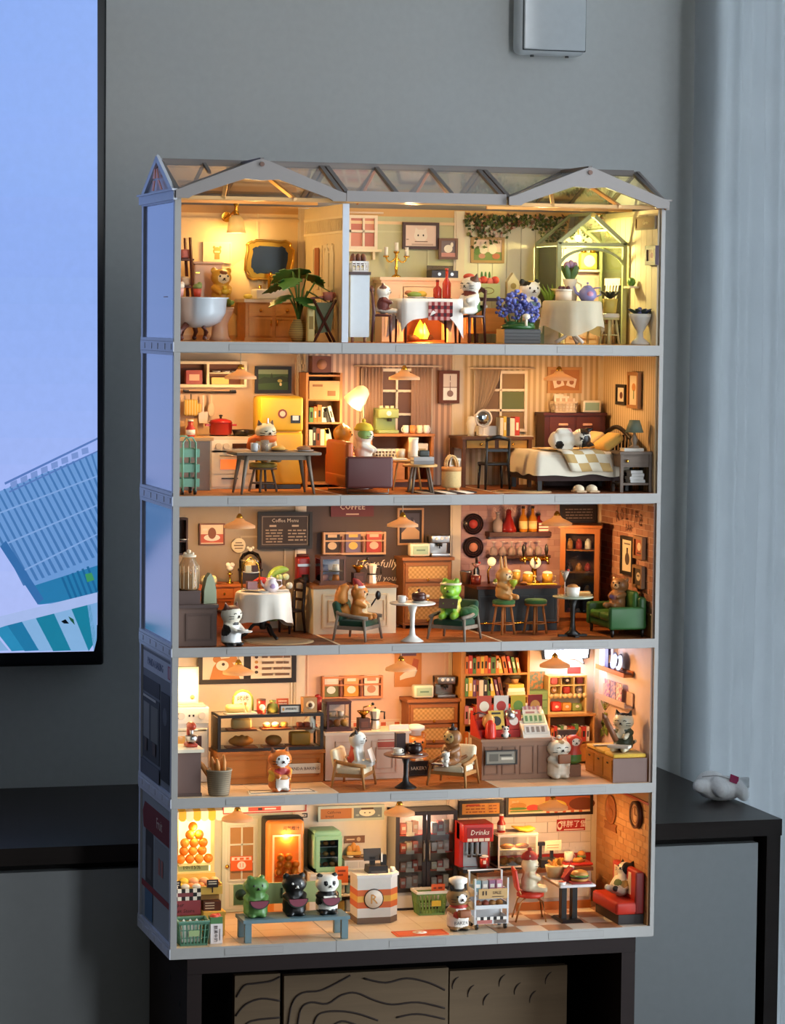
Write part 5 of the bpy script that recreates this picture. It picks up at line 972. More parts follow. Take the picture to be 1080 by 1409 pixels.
# orange baker and mat
x,y=P(389,1091,1);t=T('door_mat','white door mat with a dark outline in front of the bakery counter','mat',x,y+.6,F-.02);t.p('mat',M(mt('#EBDCC4',.8)).g([(-3.3,-.8),(3.3,-.8),(3.1,1.0),(-3.1,1.0)],'z',0,.07));t.p('mat_outline',M(mt('#3A2A20',.7)).t([(-3.1,-.68,.075),(3.1,-.68,.075),(2.92,.88,.075),(-2.92,.88,.075)],.035,4,True))
oc=mt('#D8752E',.4);f=critter('baker_cat_figurine','orange hooded cat figurine in a white apron on the bakery mat',x-.1,y+.9,F+.06,8,4.2,'#D8752E',pat=[(mt('#E8E2DA',.4),0,-.24,.7,.17,.16,.15),(mt('#A82A26',.5),0,-.05,.46,.2,.3,.09),(mt('#E0B23A',.5),.26,-.05,.36,.09,.25,.13),(mt('#E0B23A',.5),-.26,-.05,.36,.09,.25,.13),(WH2,0,-.25,.2,.2,.14,.19)],earc='#7A4424',fat=1.06,tail=0)
f.p('apron_hem',M(BK2).t([(-.7,-.86,.3),(-.72,-.88,1.1)],.03,4).t([(-.7,-.86,.3),(.7,-.86,.3)],.03,4).t([(.7,-.86,.3),(.72,-.88,1.1)],.03,4));f.p('loaf',M(mt('#D08A4A',.5)).e(0,-1.05,1.45,.6,.25,.25))
# middle: coffee corner
def magrack(label,rc,wd,cards,y=15.2,fb=None):
 t=T('magazine_rack',label,'rack',rc[0],y,rc[1]);w,h=rc[2],rc[3]
 t.p('frame',M(wd).fr(0,0,0,w,h*.86,.6,.2).b(0,-.22,h*.5,w,.14,.16).b(0,.25,0,w,.08,h*.8))
 n=len(cards)
 for i,(c1,c2,c3)in enumerate(cards):
  cx=-w/2+w*(i+.5)/n;t.p('divider',M(mt('#8A4A30',.5)).b(cx+w/n*.42,-.1,.2,.18,.3,h*.62))
  art_=[('r',c2,0,.55,1,1),('e',c3,.5,.32,.3,.18),('r',c3,.2,.72,.8,.86)]
  pic('magazine',f'{["left", "middle", "right"][i]} printed magazine in the {label.split(" with")[0]}','magazine',(rc[0]+cx-.1,rc[1]+.22,w/n*.72,h*.8),ft=0,bg=c1,d=.1,pos=y+.02,ar=art_)
 return t
RKW=wood('#E09060',0);magrack('pale orange wall rack with three magazines in the bakery',rct(443,925,526,961,15.2),RKW,[('#7A7A4A','#EFE2CE','#F4EADB'),('#E09A3A','#F0A868','#F6E6CC'),('#E8D8C4','#EFE2D2','#C98A6A')])
pic('poster','orange bakery poster with a hand holding bread','poster',rct(543,899,580,945,15.4),ft=0,bg='#D0874A',d=.08,ar=[('r','#6A4A5A',.2,.92,.8,1),('p','#F0DCC4',[(.2,.2),(.4,.25),(.75,.3),(.85,.5),(.6,.5),(.35,.42),(.2,.32)]),('p','#B85A34',[(.6,.5),(.85,.5),(.9,.8),(.7,.85)]),('e','#F4E6D0',.35,.6,.08,.06)])
x,y=P(520,1072,1);a=rct(446,1007,565,1073,y);t=T('coffee_counter','pink beige panelled counter in the middle of the bakery','counter',a[0],y+1.9,F);w=a[2];ch2=a[3]-.05;PK=mt('#E2C0A4',.5)
t.p('counter_body',M(PK).b(0,0,0,w-.3,3.6,ch2-.25));t.p('counter_top',M(mt('#EBCDB0',.4)).b(0,0,ch2-.25,w,3.9,.25));t.p('side_print',M(mt('#B8503A',.5)).b(w*.27,-1.83,ch2*.63,w*.3,.06,ch2*.2))
for i in range(2):t.p('panel_moulding',M(mt('#D9B498',.5)).fr(-w*.22+i*w*.42,-1.83,.5,w*.3,ch2*.6+.5,.08,.16).fr(-w*.22+i*w*.42,-1.83,1.0,w*.2,ch2*.45,.08,.1))
CX2,CY2,CZ2=a[0],y+1.9,F+ch2
def tx2(px):return atY(px,1000,CY2).x
def showcase(label,x,y,z,w,d,h,fr,inner,rz=0,items=()):
 t=T('cake_showcase',label,'display case',x,y,z,rz);m=mt(fr,.4)
 t.p('plinth',M(m).b(0,0,0,w+.3,d+.3,.22));t.p('frame',M(m).fr(0,-d/2,.22,w,h,.16,.2).fr(0,d/2,.22,w,h,.16,.2).b(-w/2+.08,0,h+.02,.2,d,.2).b(w/2-.08,0,h+.02,.2,d,.2));t.p('roof',M(m).b(0,0,h+.2,w+.1,d+.1,.12));t.p('back',M(mt(inner,.5)).b(0,d/2-.15,.3,w-.2,.06,h-.2));t.p('shelf',M(glass('#F4EEE6',.05,.3,'#EADCC8')).b(0,0,h*.5,w-.2,d-.3,.06));t.p('pane',M(glass()).b(0,-d/2-.02,.4,w-.3,.03,h-.4));t.p('pane',M(glass()).b(-w/2-.02,0,.4,.03,d-.3,h-.4));return t
showcase('dark wood framed glass showcase with buns on the pink counter',tx2(463),CY2+.2,CZ2,2.4,2.2,2.6,'#4A1E18','#E8C4B4')
for i in range(3):goods('bun',f'{["dark", "orange", "golden"][i]} bun at the bottom of the showcase on the pink counter','bun',M(mt(['#8A4028','#D9803A','#D89A4A'][i],.5)).e(0,0,.35,.38,.4,.36),tx2(463)-.7+i*.72,CY2,CZ2+.35)
for i in range(2):goods('cup',f'pale cup, {["left", "right"][i]} one on the showcase shelf of the pink counter','cup',M(mt('#F0D8CC',.4)).c(0,0,0,.25,.5,.35),tx2(463)-.4+i*.8,CY2,CZ2+1.38)
def grinder(x,y,z,where):
 t=T('coffee_grinder',f'small hand coffee grinder with a brass bowl on {where}','grinder',x,y,z);t.p('drawer_box',M(mt('#4A2A1E',.5)).b(0,0,0,1.1,1.1,1.15).m(mt('#6A4030',.5)).b(0,0,0,1.3,1.3,.16));t.p('drawer',M(mt('#5E3626',.5)).b(0,-.57,.3,.7,.05,.55));t.p('hopper',M(GOLD).l(0,0,[(.2,1.15),(.25,1.4),(.62,1.75),(.66,1.85),(.5,1.8),(0,1.6)],14));t.p('crank',M(GOLD).t([(0,0,1.7),(0,0,2.2),(.9,0,2.35)],.07,6));t.p('crank_knob',M(BK2).e(.95,0,2.5,.16));return t
def moka(x,y,z,where):
 t=T('moka_pot',f'cream moka pot with a dark handle on {where}','coffee pot',x,y,z);c=mt('#E6D2B4',.25)
 t.p('lower_chamber',M(c).l(0,0,[(.5,0),(.52,.1),(.42,.85),(.44,.9)],8,False));t.p('band',M(BK2).l(0,0,[(.45,.88),(.45,1.0)],12));t.p('upper_chamber',M(c).l(0,0,[(.4,1.0),(.55,1.8),(.3,1.95),(0,2.0)],8,False));t.p('spout',M(c).g([(-.5,1.4),(-.8,1.8),(-.45,1.8)],'y',-.1,.1));t.p('lid_knob',M(BK2).e(0,0,2.08,.11));t.p('handle',M(BK2).t([(.5,0,1.7),(.95,0,1.65),(.95,0,.95)],.09,6));return t
grinder(tx2(499),CY2-.2,CZ2,'the pink bakery counter');moka(tx2(516),CY2,CZ2,'the pink bakery counter')
pic('paper_menu','white paper menu sheet lying on the pink counter','paper',(tx2(545),CZ2,2.0,.5),ft=0,bg='#F2E4D0',d=.5,pos=CY2-.8,ar=[])
def rattan(label,rc,y,z,wd='#A8683A'):
 w=rc[2];h=rc[1]+rc[3]-z;t=T('rattan_dresser',label,'dresser',rc[0],y+1.35,z);W_=wood(wd,0,.5)
 t.p('carcass',M(W_).b(0,.1,.5,w-.2,2.6,h-.8).b(0,0,.35,w,2.9,.2));t.p('top',M(W_).b(0,0,h-.3,w+.2,3.0,.3))
 for s in(-1,1):t.p('leg',M(W_).b(s*(w/2-.25),-1.1,0,.3,.3,.5));t.p('leg',M(W_).b(s*(w/2-.25),1.1,0,.3,.3,.5))
 dh=(h-1.0)/3
 for i in range(3):
  d=t.p('drawer',M(W_).fr(0,-1.3,.6+i*dh,w-.5,dh-.14,.2,.3));t.p('rattan_panel',M(mt('#D3A462',.7,'check','#B98848',420)).b(0,-1.26,.85+i*dh,w-1.0,.1,dh-.65),parent=d);t.p('knob',M(GOLD).e(0,-1.5,.75+i*dh+.05,.15),parent=d)
 return t,h
x,y=P(596,1064,1);rc=rct(561,962,632,1060,12.4);_,dh_=rattan('caramel rattan dresser of three drawers in the bakery',rc,12.4,F)
def radio(x,y,z,lab):
 t=T('radio',lab,'radio',x,y,z);t.p('housing',M(mt('#EFE2C4',.4)).rb(0,0,0,2.1,1.0,1.3,.2));t.p('dial_panel',M(mt('#A9C2A0',.4)).rb(.05,-.5,.2,1.6,.08,.85,.03));t.p('dial_print',M(mt('#6A8A70',.5)).b(.05,-.55,.55,.9,.03,.16));t.p('foot',M(BK2).b(-.7,0,-.05,.25,.7,.06).b(.7,0,-.05,.25,.7,.06));return t
def espresso(x,y,z,lab,col='#8A8480',fz=.35):
 t=T('espresso_machine',lab,'coffee machine',x,y,z);c=met(col,fz);t.p('rear_body',M(c).rb(0,.5,0,1.9,.9,2.1,.12));t.p('head',M(c).rb(0,-.1,1.35,1.9,1.6,.8,.1));t.p('drip_tray',M(c).rb(0,-.2,0,1.9,1.5,.35,.06));t.p('gauge',M(mt('#EDE4D8',.3)).x((-.45,-.92,1.85),90).c(0,0,0,.16,.05).x((.1,-.92,1.85),90).c(0,0,0,.16,.05).x((.55,-.92,1.85),90).c(0,0,0,.12,.05).o());t.p('portafilter',M(BK2).c(0,-.5,1.05,.28,.3).t([(0,-.6,1.2),(.0,-1.2,1.1)],.08,6));t.p('spout',M(BK2).b(0,-.45,.8,.14,.14,.3));return t
radio(atY(582,960,13.2).x,13.4,F+dh_+.06,'cream radio with a pale green dial on the bakery dresser');espresso(atY(612,960,13.4).x,13.7,F+dh_+.01,'grey espresso machine on the bakery rattan dresser','#8E8478')
TW=wood('#B07A44',2,.5);CC=fab('#EBD9B4')
x,y=P(497,1086,1);armchair('cream cushioned wooden armchair left of the dark bakery table',x-.2,y+2.0,F,58,TW,CC,1.12);ax,ay=x-.2,y+2.0
f=critter('cow_cat_figurine','black and white cat figurine in a red shirt in the left bakery armchair',ax+.25,ay-.1,F+1.95,62,3.6,'#DAD6CC',pose='sit',eyes='smile',earc='#1A1512',pat=[(mt('#C8442A',.5),0,.12,.3,.3,.2,.28),(BK2,0,.12,.92,.3,.18,.16),(BK2,.15,-.2,.3,.14,.2,.12)],arms='down')
g_=T('open_magazine','open magazine held by the cat in the left bakery armchair','magazine',ax+1.7,ay-.9,F+2.45,62);g_.p('page',M(mt('#D8CEC4',.6)).x((0,0,.0),-20).b(-.45,0,0,.9,.06,1.3).o());g_.p('page',M(mt('#CFC6BC',.6)).x((0,0,.0),-20).b(.45,0,0,.9,.06,1.3).o())
x,y=P(562,1086,1);tz=(1086-1040)/14.1;pedestal('round brown café table on a black flared pedestal in the bakery',x,y+1.0,F,2.15,tz,mt('#7A4A34',.4),BK2,flare=.5);zt=F+tz+.01;tx_,ty_=x,y+1.0
mug('small white cup on a saucer at the left of the bakery table',tx_-.9,ty_-.3,zt+.1,'#EADCC8',.42,.5);plate('white saucer under the cup on the bakery table',tx_-.9,ty_-.3,zt-.05,.65)
t=T('coffee_press','tall dark tumbler on the bakery table','tumbler',tx_-.35,ty_+.9,zt);t.p('body',M(mt('#3A1E18',.35)).b(0,0,0,.9,.8,1.9));t.p('sleeve',M(mt('#8A5A34',.5)).b(.55,0,0,.4,.6,.9))
t=T('black_pot','round black lidded pot on the bakery table','pot',tx_+.85,ty_-.1,zt);t.p('pot_body',M(mt('#2A1814',.3)).l(0,0,[(.4,0),(.72,.25),(.75,.6),(.6,.9),(.5,.9)],16));t.p('lid',M(mt('#2A1814',.3)).l(0,0,[(.66,.9),(.6,1.0),(0,1.08)],14).e(0,0,1.12,.12));t.p('spoon',M(STEEL).t([(-.2,-.9,.05),(.5,-.95,.05)],.06,5))
x,y=P(578,1070,1);f=critter('bear_chef_figurine','orange bear chef figurine with white hat behind the bakery table',x+.1,9.6,F,5,4.3,'#E0822E',ears='bear',pat=[(WH2,0,-.05,.25,.3,.3,.25)]);chefhat(f,4.3,.9,1.1)
pic('floor_sign','black chalk sign lettered BAKERY under the bakery table','sign',rct(563,1047,588,1067,8.4),'#2A1C14',.12,'#1E1A14',[('t','#F0E2C4','BAKERY',.5,.5,.42)],pos=8.4)
x,y=P(630,1083,1);armchair('cream cushioned wooden armchair right of the dark bakery table',x,y+1.6,F,-40,TW,CC,1.15);ax,ay=x,y+1.6
f=critter('lion_figurine','brown lion figurine in the right bakery armchair with a puppy',ax-.1,ay,F+1.95,-52,3.7,'#8A5A30',ears='none',pose='sit',pat=[(mt('#D9B878',.45),0,-.26,.72,.19,.16,.17),(mt('#6A3E20',.45),0,.18,.6,.3,.16,.45)]);f.p('crown',M(mt('#2A1C18',.4)).l(0,0,[(.45,3.3),(.5,3.55),(0,3.7)],10).b(0,0,3.6,.2,.2,.35))
f=critter('puppy_figurine','small white puppy figurine on the lap of the lion',ax-1.15,ay-1.25,F+1.95,-40,1.6,'#EDE4D4',ears='bear',earc='#7A4A2A',tail=0);goods('open_book','dark red open book on the lap of the lion figurine','book',M(mt('#6A2A20',.6)).b(0,0,0,1.2,.9,.12).m(PAPER).b(0,0,.12,1.1,.8,.06),ax-1.75,ay-.95,F+2.1,-40)
# right: book shop
rc=rct(627,896,727,1062,12.2);t=T('bookcase','tall honey wooden bookcase of four shelves in the book shop','bookcase',rc[0]+.3,13.75,F);w=rc[2]-.4;h=12.3;HB=wood('#C78A48',2,.5)
t.p('side',M(HB).b(-w/2+.25,0,0,.5,3.0,h));t.p('side',M(HB).b(w/2-.12,0,0,.24,3.0,h));t.p('back',M(mt('#6A4226',.7)).b(0,1.4,0,w,.15,h));BXc=rc[0]+.2
lv=[atY(676,v,12.6).z-F for v in(1030,995,957,926)];lv=[.5,lv[0],lv[1],lv[2],lv[3]]
for z in lv+[h-.2]:t.p('shelf',M(HB).b(.1,0,z-.2,w-.6,2.9,.2))
gcols=[[1,5,2,3,7],[7,5,0,1,4],[3,2,9,6,5,8],[1,0,3,1,2]]
for j in range(1,5):
 bookrow(BXc-w/2+.55,BXc+w/2-(2.2 if j==3 else.3),12.9,F+lv[j]+.01,1.95 if j<4 else 1.85,1.5,f'the {["lowest", "second", "third", "top"][j-1]} shelf of the honey bookcase',f'books on the {["lowest", "second", "third", "top"][j-1]} bookcase shelf',gcols[j-1],j+10,-12 if j in(3,4)else 0)
for i in range(3):book(f'{["cream", "white", "yellow"][i]} book lying flat, {["bottom", "middle", "top"][i]} of the small pile on the third bookcase shelf',BXc+w/2-1.35,12.7,F+lv[3]+.01+i*.38,.36,1.9-i*.15,1.3,['#E8D6B0','#F2EADB','#E0B84A'][i],'books lying on the third bookcase shelf',0,1)
goods('plant_pot','little dark tuft plant in a tan pot above the flat books','plant',M(mt('#C08A50',.6)).c(0,0,0,.3,.45,.42).m(mt('#3A3424',.7)).e(0,0,.65,.65,.4,.28),BXc+w/2-1.3,12.7,F+lv[3]+1.17)
x,y=P(668,1074,1);a=rct(662,1018,764,1074,y);t=T('shop_counter','brown panelled counter of the book shop','counter',a[0],y+1.8,F);w=a[2];bh=a[3];BRN=mt('#8A6248',.55)
t.p('counter_body',M(BRN).b(0,0,0,w-.2,3.4,bh-.25));t.p('counter_top',M(mt('#94694C',.45)).b(0,0,bh-.25,w+.1,3.7,.25))
for i in range(4):t.p('panel_moulding',M(mt('#7A543E',.55)).fr(-w*.36+i*w*.24,-1.73,.5,w*.19,bh-1.2,.08,.12))
pic('hanging_sign','dark framed hanging sign on the front of the book shop counter','sign',rct(667,1032,711,1052,y-.15),'#2A2420',.12,'#8A8272',[('r','#5A5448',.1,.2,.4,.8),('r','#C9BEA8',.5,.3,.9,.5),('r','#3A352C',.45,.6,.85,.75)],pos=y-.16)
sx,sy,sz=a[0],y+1.8,F+bh
t=T('magazine_display','red tiered display rack of magazines on the book shop counter','rack',sx-.2,sy+.2,sz);t.p('step',M(mt('#B8281E',.5)).b(0,.9,0,w-.6,1.6,1.6));t.p('step',M(mt('#B8281E',.5)).b(0,-.3,0,w-.6,.8,.7));t.p('side_cheek',M(mt('#C23024',.5)).g([(-1.6,0),(1.7,0),(1.7,2.4),(1.2,2.4)],'x',-w/2+.2,-w/2+.32))
mags=[('#D8B24A','#2A2420','yellow magazine with a bear'),('#B8382A','#EADCCB','red magazine with an arch'),('#EFE2CC','#C98A7A','white magazine'),('#C2382C','#F0A05A','red book standing on end')]
for i,(c1,c2,n_)in enumerate(mags[:3]):
 q=pic('magazine',f'{n_} propped in the red display rack','magazine',(sx-1.7+i*1.75,sz+.72,1.55,1.9),ft=0,bg=c1,d=.12,pos=sy-.25,ar=[('e',c2,.5,.45,.3,.25),('r',c2,.2,.8,.8,.9)]);q.o.rotation_euler[0]=R(-20)
for i,(c1,c2,n_)in enumerate([('#C64A2E','#F4E2C0','orange picture book with a white flower'),('#E8D8C4','#C23A2E','white picture book with a red label'),('#D9B62E','#7A9A3A','yellow green picture book'),('#9A2A22','#E8A04A','dark red picture book')]):
 q=pic('picture_book',f'{n_} at the back of the display rack','book',(sx-2.7+i*1.75,sz+1.62,1.5,2.3),ft=0,bg=c1,d=.16,pos=sy+1.0,ar=[('e',c2,.5,.55,.33,.22),('r','#F4EADB',.15,.1,.85,.22)])
goods('red_bottle','glossy red rounded bottle at the left of the display rack','bottle',M(mt('#D23420',.3)).l(0,0,[(.5,0),(.55,.2),(.5,1.4),(.2,1.8),(0,1.85)],16),sx-2.7,sy-1.2,sz)
t=T('amber_vase','amber round vase with a twig at the left of the display rack','vase',sx-2.5,sy+.1,sz+.71);t.p('vase_body',M(mt('#C9985A',.3)).l(0,0,[(.3,0),(.6,.5),(.6,1.1),(.25,1.5)],16));t.p('twig',M(BK2).t([(0,0,1.4),(-1.0,0,1.7),(-1.6,0,1.5)],.06,5))
t=T('silver_kettle','silver round kettle behind the magazines','kettle',sx-.2,sy+.4,sz+1.61);t.p('kettle_body',M(STEEL).l(0,0,[(.45,0),(.62,.3),(.5,.8),(0,1.0)],16));t.p('handle',M(STEEL).t([(.5,0,.3),(.95,0,.5),(.9,0,.9),(.4,0,.9)],.07,6));t.p('knob',M(STEEL).e(0,0,1.05,.12))
goods('panda_figurine','tiny panda figurine in front of the yellow magazine','figurine',M(mt('#EAE2D4',.4)).e(0,0,.35,.4,.35,.35).e(0,0,.9,.36,.33,.3).m(BK2).e(-.28,0,1.15,.13).e(.28,0,1.15,.13).e(-.15,-.3,.95,.08).e(.15,-.3,.95,.08).e(-.36,-.15,.3,.16).e(.36,-.15,.3,.16),sx-1.2,sy-1.3,sz)
t=T('paper_stand','white slanted leaflet stand at the right of the display rack','rack',sx+2.0,sy-.2,sz);t.p('stand',M(mt('#EADCC8',.5)).g([(-1.3,0),(1.3,0),(1.3,2.4),(-1.0,.6)],'x',-1.4,1.4))
for j in range(3):
 pic('leaflet',f'{["striped", "pale green", "pink printed"][j]} leaflet on the {["lower", "middle", "upper"][j]} tier of the white stand','leaflet',(sx+2.0+.1*j,sz+.35+j*.95,2.4-.2*j,.95),ft=0,bg=['#D8CCBE','#C9D2A8','#EAD0C4'][j],d=.06,pos=sy-1.35+j*1.0,ar=[('r',['#8A7A6E','#5E8A5A','#C98A8E'][j],.08+.22*i,.2,.2+.22*i,.8)for i in range(4)]).o.rotation_euler[0]=R(-30)
# cats and signs
x,y=P(772,1073,1);f=critter('cat_figurine','white cat figurine with grey stripes holding a brown book',x+.1,y+1.2,F,8,4.1,'#E2D8C4',eyes='smile',earc='#D8A888',pat=[(mt('#6A6258',.5),.3,0,.22,.06,.3,.015),(mt('#6A6258',.5),.3,0,.15,.06,.3,.015),(mt('#8A7A5A',.5),0,-.2,.9,.08,.2,.06)],fat=1.18);f.p('book',M(mt('#7E4A26',.6)).rb(0,-1.3,1.6,1.3,.3,.9,.08));f.p('hat_bobble',M(mt('#E8D8BC',.5)).e(0,0,4.0,.25).m(mt('#D87A3A',.5)).c(0,0,3.75,.35,.15))
f=critter('doll_figurine','red daruma-like doll figurine in green wrap beside the white cat',x+1.9,y+2.1,F+1.2,10,3.1,'#C2402C',ears='none',tail=0,legs=0,arms='none',pat=[(mt('#EADCC8',.4),0,-.25,.72,.16,.14,.13),(mt('#4E7A34',.5),0,0,.15,.4,.4,.22)],fat=1.2);f.p('orange_tip',M(mt('#E08A3A',.5)).t([(.5,0,2.6),(.8,0,3.3),(.75,0,3.6)],[.35,.15,.05],8));goods('wood_block','small brown block raising the red doll figurine','block',M(mt('#8A6248',.6)).b(0,0,0,1.4,1.2,1.18),x+1.9,y+2.2,F)
pic('slate_board','grey slate board lettered ABC on the book shop counter end','sign',rct(767,1004,794,1026,8.6),'#6A5A4C',.1,'#5A4E4A',[('t','#E8DCC8','ABC',.5,.5,.5)],pos=8.8)
pic('comic_poster','colourful comic poster beside the bookcase','poster',rct(727,924,750,952,15.4),ft=0,bg=mt('#D88A4A',.6,'blot','#7A8A6A',260),d=.08)
GD=mt('#7E9A5A',.5);rc=rct(728,952,754,990,13.6);t=T('filing_chest','small green chest of four drawers beside the yellow shelf','chest',rc[0],14.4,F+4.0);drawers(t,0,-.75,0,rc[2],rc[1]+rc[3]-F-4.0,4,GD,BK2);t.p('carcass',M(GD).b(0,0,0,rc[2]+.1,1.4,rc[1]+rc[3]-F-4.0+.1))
rc=rct(754,983,818,1052,12.9);t=T('low_bookcase','honey wooden low bookcase with cupboards under the yellow shelf','bookcase',rc[0],14.1,F);w=rc[2];h=rc[1]+rc[3]-F;t.p('top',M(HB).b(0,0,h-.2,w+.2,2.6,.2));t.p('side',M(HB).b(-w/2+.1,0,0,.2,2.4,h-.2));t.p('side',M(HB).b(w/2-.1,0,0,.2,2.4,h-.2));t.p('back',M(mt('#8A5A30',.7)).b(0,1.1,0,w,.1,h-.2));t.p('shelf',M(HB).b(0,0,h*.42,w-.4,2.3,.15))
for s in(-1,1):t.p('door',M(HB).fr(s*w/4,-1.15,.2,w/2-.25,h*.42-.3,.12,.25).b(s*w/4,-1.1,.4,w/2-.7,.06,h*.42-.7))
bookrow(rc[0]-w/2+.3,rc[0]+w/2-.3,13.4,F+h*.42+.16,1.7,1.2,'the open shelf of the low honey bookcase','books in the low honey bookcase',[1,0,5,3,5,1,0,3],31)
rc2=rct(755,930,808,984,13.4);t=T('toy_shelf','yellow six-cubby shelf with a scalloped edge and toys','shelf',rc2[0],14.3,F+h);w=rc2[2];hh=rc2[1]+rc2[3]-F-h;YS=mt('#EBC67A',.5);t.p('frame',M(YS).fr(0,0,0,w,hh,1.5,.18).b(0,0,hh*.47,w-.3,1.5,.16).b(0,0,hh*.73,w-.3,1.5,.12).b(-w/6,0,hh*.47,.12,1.5,hh*.5).b(w/6,0,hh*.47,.12,1.5,hh*.5));t.p('back',M(mt('#F2DAA8',.6)).b(0,.7,0,w,.08,hh));sc=M(YS)
for i in range(8):sc.x((-w/2+.25+i*(w-.5)/7,-.76,hh*.47),90).l(0,0,[(.26,0),(.26,.06)],10).o()
t.p('scalloped_edge',sc)
for i in range(6):goods('toy',f'{["pink cube", "black round", "dark red round", "brown flower", "red tin", "grey cross"][i]} toy in the {["upper", "lower"][i//3]} {["left", "middle", "right"][i%3]} cubby of the yellow shelf','toy',M(mt(['#D86A6A','#2A2426','#7A2A2A','#B8884A','#C2402C','#8A7A72'][i],.4)).rb(0,0,0,.75,.7,.75,.2)if i%2==0 else M(mt(['#D86A6A','#2A2426','#7A2A2A','#B8884A','#C2402C','#8A7A72'][i],.4)).e(0,0,.38,.38).m(mt('#EADCC8',.5)).e(0,-.3,.4,.18,.12,.14),rc2[0]+(i%3-1)*w/3,14.0,F+h+(hh*.74+.11 if i<3 else hh*.47+.17),group='toys in the yellow cubby shelf')
for i in range(3):goods('book_box',f'{["red", "orange", "green"][i]} box with a face in the bottom of the yellow shelf','box',M(mt(['#D8402C','#E09A3A','#8A9A4A'][i],.5)).rb(0,0,0,1.05,.8,1.0-.1*i,.2).m(mt('#F2E4CC',.5)).e(0,-.38,.5,.22,.06,.15),rc2[0]-1.1+i*1.1,14.0,F+h+.2)
pic('red_tag','small dark red tag on the wall above the yellow shelf','sign',rct(781,918,799,929,15.4),ft=0,bg='#A83A30',d=.08)
# neon speech bubble
a=rct(748,888,812,911,14.6);t=T('speech_bubble_sign','glowing white speech bubble sign with a dark jagged edge','light box',a[0],14.8,a[1]);w,h=a[2],a[3]+.25;pts=[(-w/2,.3),(w*.2,.25),(w*.4,-.3),(w*.36,.25),(w/2,.35),(w*.52,h*.6),(w/2,h),(-w/2,h),(-w*.52,h*.6)]
t.p('sign_edge',M(BK2).g(pts,'y',0,.3));t.p('lit_face',M(emit('#E6F0FF',4.0)).g([(x_*.9,.12+z_*.86)for x_,z_ in pts],'y',-.1,-.01),label='bright white glowing face');t.txt('BOOKS',.62,mt('#3A4A6A',.6),(0,-.13,h*.55));t.lamp('sign_glow',(.4,-1.0,h*.4),.12,(.72,.78,1.0),.8)
# right wall shelves and cat corner
rc=rcx(829,893,868,926,47.0);t=T('plate_shelf','orange wooden wall shelf carrying dark plates on the pink side wall','shelf',47.3,rc[0],rc[1],-90);w=rc[2];t.p('ledge',M(wood('#C9783A',0)).b(0,-.5,0,w,1.0,.22));t.p('lip',M(wood('#C9783A',0)).b(0,-1.0,0,w,.1,.45));t.p('back',M(wood('#C9783A',0)).b(0,-.05,0,w,.1,.6))
for i in range(2):one('plate',f'{["violet", "dark violet"][i]} round plate leaning on the orange wall shelf','plate',M(mt(['#6A6AA8','#4A4870'][i],.3)).x((0,0,.95),80).l(0,0,[(.6,0),(.95,.12),(.9,.16),(.55,.06),(0,.06)],18).o(),46.75,rc[0]-.3-i*1.5,rc[1]+.24,-90)
book('thin violet album leaning on the orange wall shelf',46.8,rc[0]+2.0,rc[1]+.24,.3,2.0,1.0,'#4A4A8A',None)
rc=rcx(827,925,868,968,47.0);t=T('book_ledge','pale wooden ledge of picture books on the pink side wall','shelf',47.3,rc[0],rc[1],-90);w=rc[2];t.p('ledge',M(mt('#C9A890',.5)).b(0,-.45,0,w,.9,.2).b(0,-.9,0,w,.1,.6));t.p('back',M(mt('#D9B8A0',.5)).b(0,-.05,0,w,.1,1.5))
for i in range(3):pic('picture_book',f'{["violet", "pale printed", "pink"][i]} picture book standing on the pale wall ledge','book',(rc[0]+1.7-i*1.7,rc[1]+.22,1.5,2.0),wall='r',ft=0,bg=mt(['#9A6AA0','#D8B0A8','#C06A7A'][i],.6,'blot',['#E8B0A0','#8A7AA0','#F0D0B8'][i],300),d=.12,pos=46.75)
rc=rcx(824,958,838,1007,47.2);t=T('plant_decal','olive green hanging plant cut-out on the pink side wall','wall decoration',47.32,rc[0],rc[1],-90);w,h=rc[2],rc[3];GN=mt('#7E8A34',.6);pm=M(GN)
for i in range(5):pm.t([(-w*.4+i*w*.2,-.08,h),(-w*.3+i*w*.15,-.08,h*.8),(0,-.08,h*.62)],.05,4)
t.p('stems',pm)
for i in range(6):t.p('leaf',M(GN).x((math.sin(i*2.1)*w*.18,-.08,h*(.55-i*.1)),0,(-25,25)[i%2]).g([(0,0),(w*.2,-h*.08),(0,-h*.26),(-w*.2,-h*.08)],'y',-.04,.04).o())
t=T('window_bench','wooden storage bench with a yellow cushion along the side wall','bench',45.4,4.4,F,-90);W_=wood('#C8904C',0,.5);t.p('bench_body',M(W_).b(0,0,0,8.0,3.4,2.35));t.p('end_panel',M(mt('#7A5E54',.6)).b(4.05,0,0,.1,3.5,2.35));
for i in range(3):
 q=t.p('locker_door',M(wood('#BC8440',0)).b(-2.65+i*2.6,-1.74,.3,2.4,.1,1.85));t.p('slot',M(BK2).b(-2.65+i*2.6,-1.8,1.7,.5,.04,.16),parent=q);t.p('cushion',M(fab('#D9AE3E')).rb(-2.65+i*2.66,0,2.36,2.6,3.4,.4,.15))
pic('open_magazine','open magazine lying on the yellow bench cushion','magazine',(44.6,F+2.8,1.8,.12),ft=0,bg='#E8D8C4',d=1.4,pos=6.5,ar=[])
GC=mt('#3E4430',.45)
